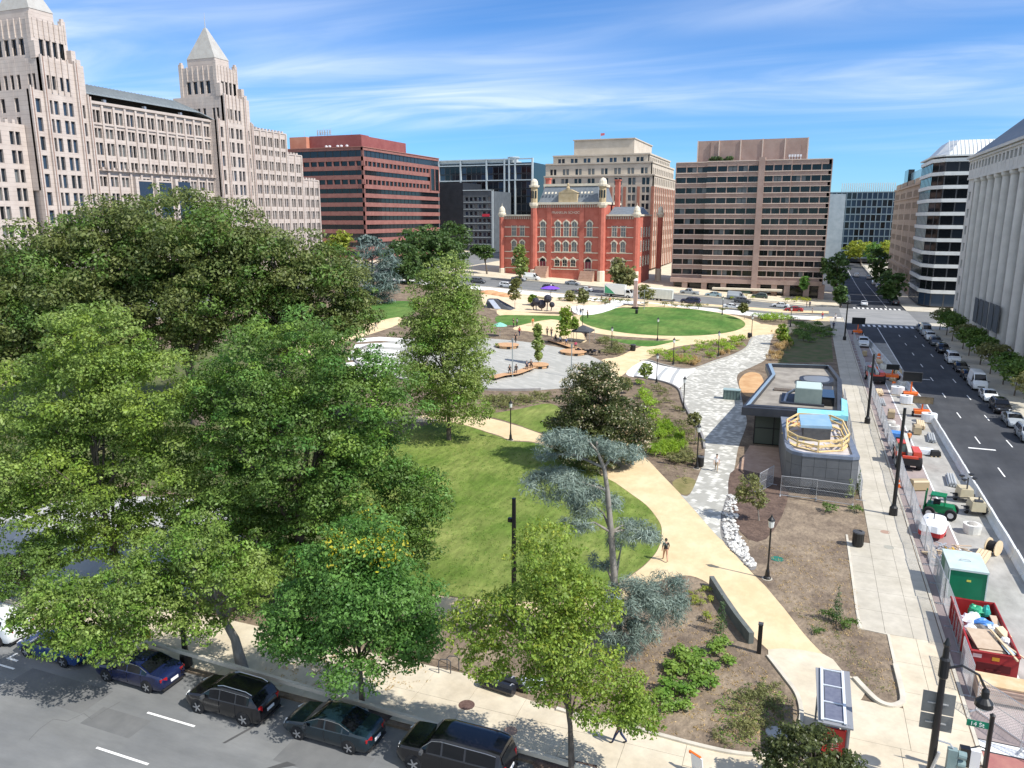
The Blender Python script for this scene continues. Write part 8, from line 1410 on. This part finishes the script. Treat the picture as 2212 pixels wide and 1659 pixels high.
# ================================================================== plaza furniture
BW = mat('bench_wood', (.50, .29, .15), (.60, .37, .20), 3, rough=.6)
def curved_bench(px, label, wd=1.5):
    pts = smoothpoly([P(*q) for q in px], 5, False); a = pts[0]; r_ = thing('curved_bench', label, 'bench', (*a, T(*a)), group='curved wooden benches'); n = 4
    for k in range(n):                                          # each long plank
        mb = MB(); rows = []
        for i, p in enumerate(pts):
            q0, q1 = Vector(pts[max(i - 1, 0)]), Vector(pts[min(i + 1, len(pts) - 1)]); d = (q1 - q0).normalized(); nr = Vector((-d.y, d.x)); c0 = Vector(p) + nr * (wd * (k / n - .5) + .02); c1 = Vector(p) + nr * (wd * ((k + 1) / n - .5) - .02); z = T(*p); rows += [(*c0, z + .42), (*c1, z + .42), (*c1, z + .50), (*c0, z + .50)]
        m_ = len(pts); mb.add(rows, [(i * 4 + a_, i * 4 + (a_ + 1) % 4, i * 4 + 4 + (a_ + 1) % 4, i * 4 + 4 + a_) for i in range(m_ - 1) for a_ in range(4)] + [(0, 1, 2, 3), tuple((m_ - 1) * 4 + j for j in (3, 2, 1, 0))]); mb.build('plank', BW, r_)
    for i in range(1, len(pts), 4): mb = MB(); p = pts[i]; mb.box(p[0] - .5, p[0] + .5, p[1] - .12, p[1] + .12, T(*p) - .05, T(*p) + .42); mb.build('leg', G['black'], r_)
curved_bench([(1062, 822), (1088, 815), (1112, 812), (1130, 806), (1150, 798)], 'long curved wooden bench at the near side of the plaza')
curved_bench([(1186, 738), (1206, 744), (1230, 752), (1250, 760)], 'curved wooden bench with seated people on the plaza')
def planter(u, v, r0, label):
    x_, y_ = P(u, v); z = T(x_, y_); r_ = thing('round_planter', label, 'planter', (x_, y_, z), group='round planters on the plaza'); mb = MB(); mb.lathe((x_, y_, z), [(r0 * .9, 0), (r0 * .9, .40), (r0, .42), (r0, .52), (r0 * .5, .52)], 20); mb.build('rim', BW, r_); mb = MB()
    for k in range(6): a = k * 1.047; mb.rbox((x_ + r0 * .93 * math.cos(a), y_ + r0 * .93 * math.sin(a), z + .2), (.1, .6, .36), rz=a)
    mb.build('dark_base', G['black'], r_, kind='stuff')
planter(1163, 793, 1.7, 'round wooden planter holding the slender sapling'); planter(1238, 764, 2.4, 'wide round wooden planter at the end of the curved bench'); planter(1095, 750, 2.2, 'round planter with low plants left of the walkers')
x_, y_ = P(1268, 765); r_ = thing('cafe_set', 'black tables and chairs at the right rim of the plaza', 'table set', (x_, y_, T(x_, y_))); z = T(x_, y_)
for k, (dx, dy) in enumerate(((-1.6, .3), (0, 0), (1.5, -.2))):
    mb = MB(); mb.lathe((x_ + dx, y_ + dy, z), [(.3, 0), (.05, .05), (.05, .7), (.5, .72), (.5, .76)], 12); mb.build('table', G['black'], r_)
    for a in (0, 2.1, 4.2): mb = MB(); cx, cy = x_ + dx + .75 * math.cos(a + k), y_ + dy + .75 * math.sin(a + k); mb.box(cx - .22, cx + .22, cy - .22, cy + .22, z + .42, z + .46); mb.box(cx - .22, cx + .22, cy + .18, cy + .22, z + .46, z + .85); [mb.box(cx + p - .02, cx + p + .02, cy + q - .02, cy + q + .02, z, z + .42) for p in (-.18, .18) for q in (-.18, .18)]; mb.build('chair', G['black'], r_)
def gazebo(u, v, w_, h, m_, label, pole_only=False, name='canopy_tent', cat='tent'):
    x_, y_ = P(u, v); z = T(x_, y_); r_ = thing(name, label, cat, (x_, y_, z)); s = w_ / 2
    if pole_only:
        mb = MB(); mb.tube([(x_, y_, z), (x_, y_, z + h)], .05, 8); mb.build('pole', G['steel'], r_); mb = MB(); mb.lathe((x_, y_, z), [(s, h - .7), (s * .97, h - .62), (s * .5, h - .25), (.05, h)], 8); mb.build('canopy', m_, r_); return
    for a in (-1, 1):
        for b in (-1, 1): mb = MB(); mb.beam((x_ + a * s, y_ + b * s, z), (x_ + a * s, y_ + b * s, z + h * .7), .06); mb.build('leg', G['steel'], r_)
    mb = MB(); q = [(x_ - s, y_ - s), (x_ + s, y_ - s), (x_ + s, y_ + s), (x_ - s, y_ + s)]; mb.prism(q, z + h * .62, z + h * .7); mb.prism(q, z + h * .7, z + h, taper=[(x_ + (a - x_) * .08, y_ + (b - y_) * .08) for a, b in q]); mb.build('canopy', m_, r_)
gazebo(1259, 738, 3.6, 3.2, mat('dark_canvas', (.055, .06, .07), (.08, .085, .095), 2, rough=.8), 'dark canvas tent at the right rim of the central plaza'); gazebo(1188, 662, 5.2, 5.2, mat('purple_canvas', (.20, .08, .55), rough=.6), 'purple play canopy on a mast in the playground', True, 'play_canopy', 'canopy'); gazebo(1080, 727, 3.0, 2.8, mat('teal_canvas', (.22, .50, .40), rough=.6), 'pale green parasol at the left of the plaza', True, 'parasol', 'parasol')
# playground
x_, y_ = P(1170, 672); z = T(x_, y_); r_ = thing('climbing_frame', 'black climbing frame with round nets under the purple canopy', 'climbing frame', (x_, y_, z))
for k, (dx, dz, s) in enumerate(((-1.5, 2.3, .9), (1.4, 3.0, 1.0), (-.2, 1.6, 1.1), (-2.6, 1.4, .6), (2.2, 1.5, .7))): mb = MB(); mb.sphere((x_ + dx, y_ + .3 * k, z + dz), s, 8, 6); mb.build('climbing_pod', mat('pod_dark', (.03, .03, .045), rough=.5), r_); mb = MB(); mb.tube([(x_ + dx * .9, y_ + .3 * k, z), (x_ + dx, y_ + .3 * k, z + dz)], .12, 6); mb.build('pole', G['dgrey'], r_)
for a, b in ((-2.6, 2.2), (-1.5, 1.4)): mb = MB(); mb.beam((x_ + a, y_ + .6, z + 1.6), (x_ + b, y_ + .6, z + 2.2), .1); mb.build('bar', G['steel'], r_)
x_, y_ = P(1078, 668); z = T(x_, y_); r_ = thing('play_slide', 'wide steel slide on a dark mound at the left of the playground', 'slide', (x_, y_, z)); mb = MB(); mb.prism([(x_ - 4, y_), (x_ + 3, y_), (x_ + 3, y_ + 4), (x_ - 4, y_ + 4)], z - .2, z + 2.2, taper=[(x_ - 3.6, y_ + 1.5), (x_ - 1.5, y_ + 1.5), (x_ - 1.5, y_ + 3), (x_ - 3.6, y_ + 3)]); mb.build('mound', mat('mound_dark', (.07, .075, .085), rough=.8), r_); mb = MB(); mb.hexa([(x_ - 3.2, y_ + .9, z + 1.9), (x_ - 1.8, y_ + .9, z + 2.0), (x_ + 1.0, y_ - 1.2, z + .15), (x_ - .6, y_ - 1.2, z + .12), (x_ - 3.2, y_ + .9, z + 2.05), (x_ - 1.8, y_ + .9, z + 2.15), (x_ + 1.0, y_ - 1.2, z + .3), (x_ - .6, y_ - 1.2, z + .27)]); mb.build('chute', mat('chute_steel', (.62, .66, .72), rough=.25, metal=.4), r_)
for i, (u, v, s) in enumerate(((1058, 634, 2.6), (1078, 637, 2.2), (1095, 640, 2.0))): x_, y_ = P(u, v); mb = MB(); mb.sphere((x_, y_, T(x_, y_) - .2), s, 12, 8, sc=(1.3, 1, .45)); o = mb.build('play_mound', mat('orange_rubber', (.52, .26, .12), (.60, .34, .18), 1, rough=.8), smooth=True, off=(x_, y_, T(x_, y_)), label='orange rubber play mound, %s from the left' % ORD[i], cat='play mound', group='orange play mounds'); o.location = (x_, y_, T(x_, y_))
x_, y_ = P(1372, 667); z = T(x_, y_); r_ = thing('totem_post', 'tall pinkish totem post at the far edge of the square', 'totem', (x_, y_, z)); mb = MB(); mb.box(x_ - .45, x_ + .45, y_ - .45, y_ + .45, z + .5, z + 7.2); mb.build('shaft', mat('totem_pink', (.52, .32, .28), (.60, .42, .38), .8, rough=.7), r_); mb = MB(); mb.box(x_ - .8, x_ + .8, y_ - .7, y_ + .7, z, z + .5); mb.build('base', G['black'], r_); mb = MB(); mb.prism([(x_ - .45, y_ - .45), (x_ + .45, y_ - .45), (x_ + .45, y_ + .45), (x_ - .45, y_ + .45)], z + 7.2, z + 7.8, taper=[(x_ - .02, y_ - .02), (x_ + .02, y_ - .02), (x_ + .02, y_ + .02), (x_ - .02, y_ + .02)]); mb.build('cap', G['plastic_white'], r_)
# ================================================================== people
def body_mesh(joints, bones, name):
    """one continuous skinned body; bones: (a, b, region)"""
    me = bpy.data.meshes.new('tmp'); keys = list(joints); idx = {k: i for i, k in enumerate(keys)}; me.from_pydata([joints[k][0] for k in keys], [(idx[a], idx[b]) for a, b, _ in bones], [])
    bm = bmesh.new(); bm.from_mesh(me); sl = bm.verts.layers.skin.verify(); bm.verts.ensure_lookup_table()
    for k in keys: r = joints[k][1]; bm.verts[idx[k]][sl].radius = (r, r) if not isinstance(r, tuple) else r
    for k in keys: bm.verts[idx[k]][sl].use_root = (k == 'pelvis')
    bm.to_mesh(me); bm.free(); o = bpy.data.objects.new('tmp', me); COL.objects.link(o); o.modifiers.new('s', 'SKIN').use_smooth_shade = True; sb_ = o.modifiers.new('d', 'SUBSURF'); sb_.levels = 1
    dg = bpy.context.evaluated_depsgraph_get(); dg.update(); out_ = bpy.data.meshes.new_from_object(o.evaluated_get(dg)); bpy.data.objects.remove(o); out_.name = name
    reg = ['skin', 'top', 'legs', 'shoes', 'hair']; seg = [(np.array(joints[a][0]), np.array(joints[b][0]), reg.index(r)) for a, b, r in bones]; mi = []
    for p in out_.polygons:
        c = np.array(p.center); best = (9, 0)
        for a, b, r in seg:
            t = np.clip(np.dot(c - a, b - a) / max(1e-9, np.dot(b - a, b - a)), 0, 1); d = np.linalg.norm(c - a - (b - a) * t)
            if d < best[0]: best = (d, r)
        mi.append(best[1])
    out_.materials.clear()
    for _ in reg: out_.materials.append(G['dgrey'])
    out_.polygons.foreach_set('material_index', mi); out_.shade_smooth(); return out_
def skeleton(pose):
    J = dict(pelvis=((0, 0, .95), .145), waist=((0, 0, 1.12), .13), chest=((.01, 0, 1.34), (.15, .12)), neck=((.01, 0, 1.50), .055), chin=((.035, 0, 1.57), .075), head=((.02, 0, 1.67), .098), crown=((.0, 0, 1.74), .07), nose=((.125, 0, 1.63), .014)); B_ = [('pelvis', 'waist', 'top'), ('waist', 'chest', 'top'), ('chest', 'neck', 'skin'), ('neck', 'chin', 'skin'), ('chin', 'head', 'skin'), ('head', 'crown', 'hair'), ('head', 'nose', 'skin')]
    for s, n in ((1, 'L'), (-1, 'R')):
        if pose == 'walk': kx, ax, ex, hx = .16 * s, .30 * s, -.10 * s, -.12 * s + (.10)
        else: kx, ax, ex, hx = .03, .0, -.02, .06
        if pose == 'sit': J['hip' + n] = ((.03, .10 * s, .92), .10); J['knee' + n] = ((.46, .13 * s, .94), .075); J['ankle' + n] = ((.48, .13 * s, .52), .05); J['toe' + n] = ((.66, .14 * s, .47), .035)
        else: J['hip' + n] = ((0, .09 * s, .88), .105); J['knee' + n] = ((kx * .75 + .05, .10 * s, .50), .068); J['ankle' + n] = ((ax - (.06 if ax < 0 else 0), .10 * s, .09 + (.07 if ax < 0 else 0)), .045); J['toe' + n] = ((ax + .15, .11 * s, .035 + (.02 if ax < 0 else 0)), .034)
        J['sh' + n] = ((0, .19 * s, 1.42), .062); J['el' + n] = ((ex - .03, .25 * s, 1.15), .045); J['wr' + n] = ((hx + .06, .25 * s, .90), .03); J['palm' + n] = ((hx + .09, .25 * s, .82), .033)
        B_ += [('pelvis', 'hip' + n, 'legs'), ('hip' + n, 'knee' + n, 'legs'), ('knee' + n, 'ankle' + n, 'legs'), ('ankle' + n, 'toe' + n, 'shoes'), ('chest', 'sh' + n, 'top'), ('sh' + n, 'el' + n, 'top'), ('el' + n, 'wr' + n, 'skin'), ('wr' + n, 'palm' + n, 'skin')]
        px_, py_, pz_ = J['palm' + n][0]
        for f_, (dy, ln) in enumerate(((-.027, .075), (-.009, .085), (.009, .08), (.027, .065))): J['f%d%s' % (f_, n)] = ((px_ + .02, py_ + dy, pz_ - ln), .009); B_.append(('palm' + n, 'f%d%s' % (f_, n), 'skin'))
        J['th' + n] = ((px_ + .055, py_ - .02 * s, pz_ - .02), .010); B_.append(('palm' + n, 'th' + n, 'skin'))
    if pose == 'sit':
        dz = -.47
        J = {k: ((v[0][0], v[0][1], v[0][2] + dz), v[1]) for k, v in J.items()}
    return J, B_
BODY = {p: body_mesh(*skeleton(p), 'body') for p in ('walk', 'stand', 'sit')}
hm = MB(); hm.sphere((-.005, 0, 1.69), .112, 12, 8, sc=(1, .92, .95)); hm.v = [(x_ - (.03 if z_ < 1.66 else 0), y_, max(z_, 1.60)) for x_, y_, z_ in hm.v]; HAIR = {'walk': hm.mesh('hair', G['dgrey'], smooth=True)}; HAIR['stand'] = HAIR['walk']; h2 = MB(); h2.v = [(a, b, c - .47) for a, b, c in hm.v]; h2.f = hm.f; h2.mi = hm.mi; HAIR['sit'] = h2.mesh('hair', G['dgrey'], smooth=True)
clm = lambda n_, c: mat('cloth_' + n_, c, rough=.85); CL = dict(black=clm('black', (.015, .015, .018)), white=clm('white', (.70, .70, .70)), red=clm('red', (.45, .03, .03)), navy=clm('navy', (.02, .03, .08)), blue=clm('blue', (.08, .16, .35)), orange=clm('orange', (.62, .18, .04)), pink=clm('pink', (.65, .08, .20)), grey=clm('grey', (.20, .20, .21)), tan=clm('tan', (.40, .30, .20)), green=clm('green', (.05, .20, .08)))
SK = [mat('skin_a', (.48, .28, .19), rough=.6), mat('skin_b', (.22, .115, .07), rough=.6), mat('skin_c', (.60, .40, .29), rough=.6)]; HR = [mat('hair_dark', (.018, .013, .010), rough=.6), mat('hair_brown', (.09, .05, .03), rough=.6)]
SH = mat('shoe', (.03, .03, .03), rough=.6)
def person(u, v, pose, top, legs, rz, label, group, k=0, bare=False, z=None, s=1.0):
    x_, y_ = P(u, v); r_ = link('person', BODY[pose], loc=(x_, y_, (T(x_, y_) if z is None else z + T(x_, y_))), label=label, cat='person', group=group); r_.rotation_euler = (0, 0, rz); r_.scale = (s,) * 3
    for i, m_ in enumerate((SK[k % 3], CL[top], SK[k % 3] if bare else CL[legs], SH, HR[k % 2])): r_.material_slots[i].link = 'OBJECT'; r_.material_slots[i].material = m_
    h = link('hair', HAIR[pose], r_); h.material_slots[0].link = 'OBJECT'; h.material_slots[0].material = HR[k % 2]; return r_
WG, PG, SG = 'people walking near the viewer', 'people on the central plaza and far paths', 'people seated on the benches'
p1_ = person(1437, 1212, 'walk', 'black', 'black', 1.9, 'walker in black top and bare legs on the tan path by the lawn', WG, 0, bare=True); person(1547, 1018, 'walk', 'white', 'tan', -1.5, 'walker in white top with red bag on the grey pavers', WG, 0); person(1337, 1607, 'walk', 'black', 'navy', PI, 'dark clad walker under the yellow-green elm', WG, 1)
for i, (u, v, po, t_, l_, rz, lb_) in enumerate([(1114, 740, 'walk', 'black', 'black', -1.4, 'walker all in black at the left of the plaza'), (1122, 726, 'walk', 'red', 'navy', 1.4, 'walker in red top behind the one in black'), (1151, 705, 'walk', 'orange', 'tan', -1.2, 'walker in orange where the far paths meet the plaza'), (1109, 706, 'stand', 'black', 'black', 0, 'left figure of a dark pair by the low planters'), (1117, 706, 'stand', 'grey', 'black', 3, 'right figure of a dark pair by the low planters'), (1182, 726, 'walk', 'black', 'black', -1.5, 'left of two slim dark walkers on the tan path'), (1191, 728, 'walk', 'black', 'navy', -1.5, 'right of two slim dark walkers on the tan path'), (1246, 677, 'stand', 'grey', 'navy', .5, 'person in grey on the white playground paving'), (1254, 682, 'walk', 'black', 'blue', 2, 'person in black on the white playground paving'), (1269, 687, 'stand', 'tan', 'black', 1, 'person beside the left tip of the oval lawn'), (1234, 682, 'stand', 'green', 'black', 0, 'person in green by the playground edge'), (1317, 657, 'walk', 'orange', 'black', 1.5, 'person in orange on the path behind the oval lawn'), (1299, 652, 'walk', 'black', 'black', 0, 'dark walker on the path behind the playground'), (812, 711, 'walk', 'black', 'grey', .5, 'lone walker on the tan path left of the sycamore'), (1776, 690, 'walk', 'red', 'blue', 1.5, 'walker in red near the far crossing'), (1754, 681, 'stand', 'grey', 'tan', 0, 'person standing at the far street corner'), (1800, 712, 'walk', 'navy', 'black', 1.5, 'walker in navy on the right walkway near the junction'), (1804, 694, 'walk', 'white', 'navy', -1.5, 'walker in white on the right walkway near the junction'), (1742, 664, 'stand', 'black', 'black', 0, 'left of two dark figures across the far street'), (1749, 664, 'stand', 'navy', 'black', 2, 'right of two dark figures across the far street'), (1961, 965, 'stand', 'orange', 'tan', 2, 'site worker in orange by the wrapped pallets'), (1265, 735, 'stand', 'black', 'grey', 2, 'person standing under the dark tent'), (1210, 742, 'stand', 'white', 'blue', 1, 'person in white standing behind the curved bench')]):
    person(u, v, po, t_, l_, rz, lb_, PG, i, s=1.06)
for i, (u, v, t_, lb_, rz) in enumerate([(1101, 812, 'black', 'leftmost of four dark sitters on the near curved bench', -1.2), (1115, 811, 'black', 'second of four dark sitters on the near curved bench', -1.4), (1138, 803, 'navy', 'third of four dark sitters on the near curved bench', -1.2), (1147, 800, 'black', 'rightmost of four dark sitters on the near curved bench', -1.0), (1200, 741, 'navy', 'sitter in navy at the left of the plaza bench', -1.2), (1211, 745, 'white', 'sitter in white on the plaza bench', -1.3), (1223, 749, 'blue', 'sitter in blue on the plaza bench', -1.2), (1243, 757, 'pink', 'sitter in bright pink at the right end of the plaza bench', -1.4)]):
    person(u, v, 'sit', t_, 'black', rz, lb_, SG, i, z=.49)
x_, y_ = P(1092, 1346); person(1094, 1343, 'sit', 'blue', 'grey', -PI / 2, 'person in blue sitting on the wooden bench by the black pole', SG, 0, z=.44)
# ================================================================== labels: tell look-alikes apart by their order in the view
def _u(o):
    c = ROT.T @ (np.array(o.matrix_world.translation if o.parent is None else o.location) - np.array([0, 0, CAMZ])); return CX + F * c[0] / -c[2]
bpy.context.view_layer.update(); _g = {}
for o in bpy.data.objects:
    if o.parent is None and o.get('label'): _g.setdefault(o['label'], []).append(o)
for l_, os_ in _g.items():
    if 1 < len(os_) <= len(ORD):
        for k, o in enumerate(sorted(os_, key=_u)): o['label'] = l_ + (', leftmost' if k == 0 else ', rightmost' if k == len(os_) - 1 else ', %s from left' % ORD[k])
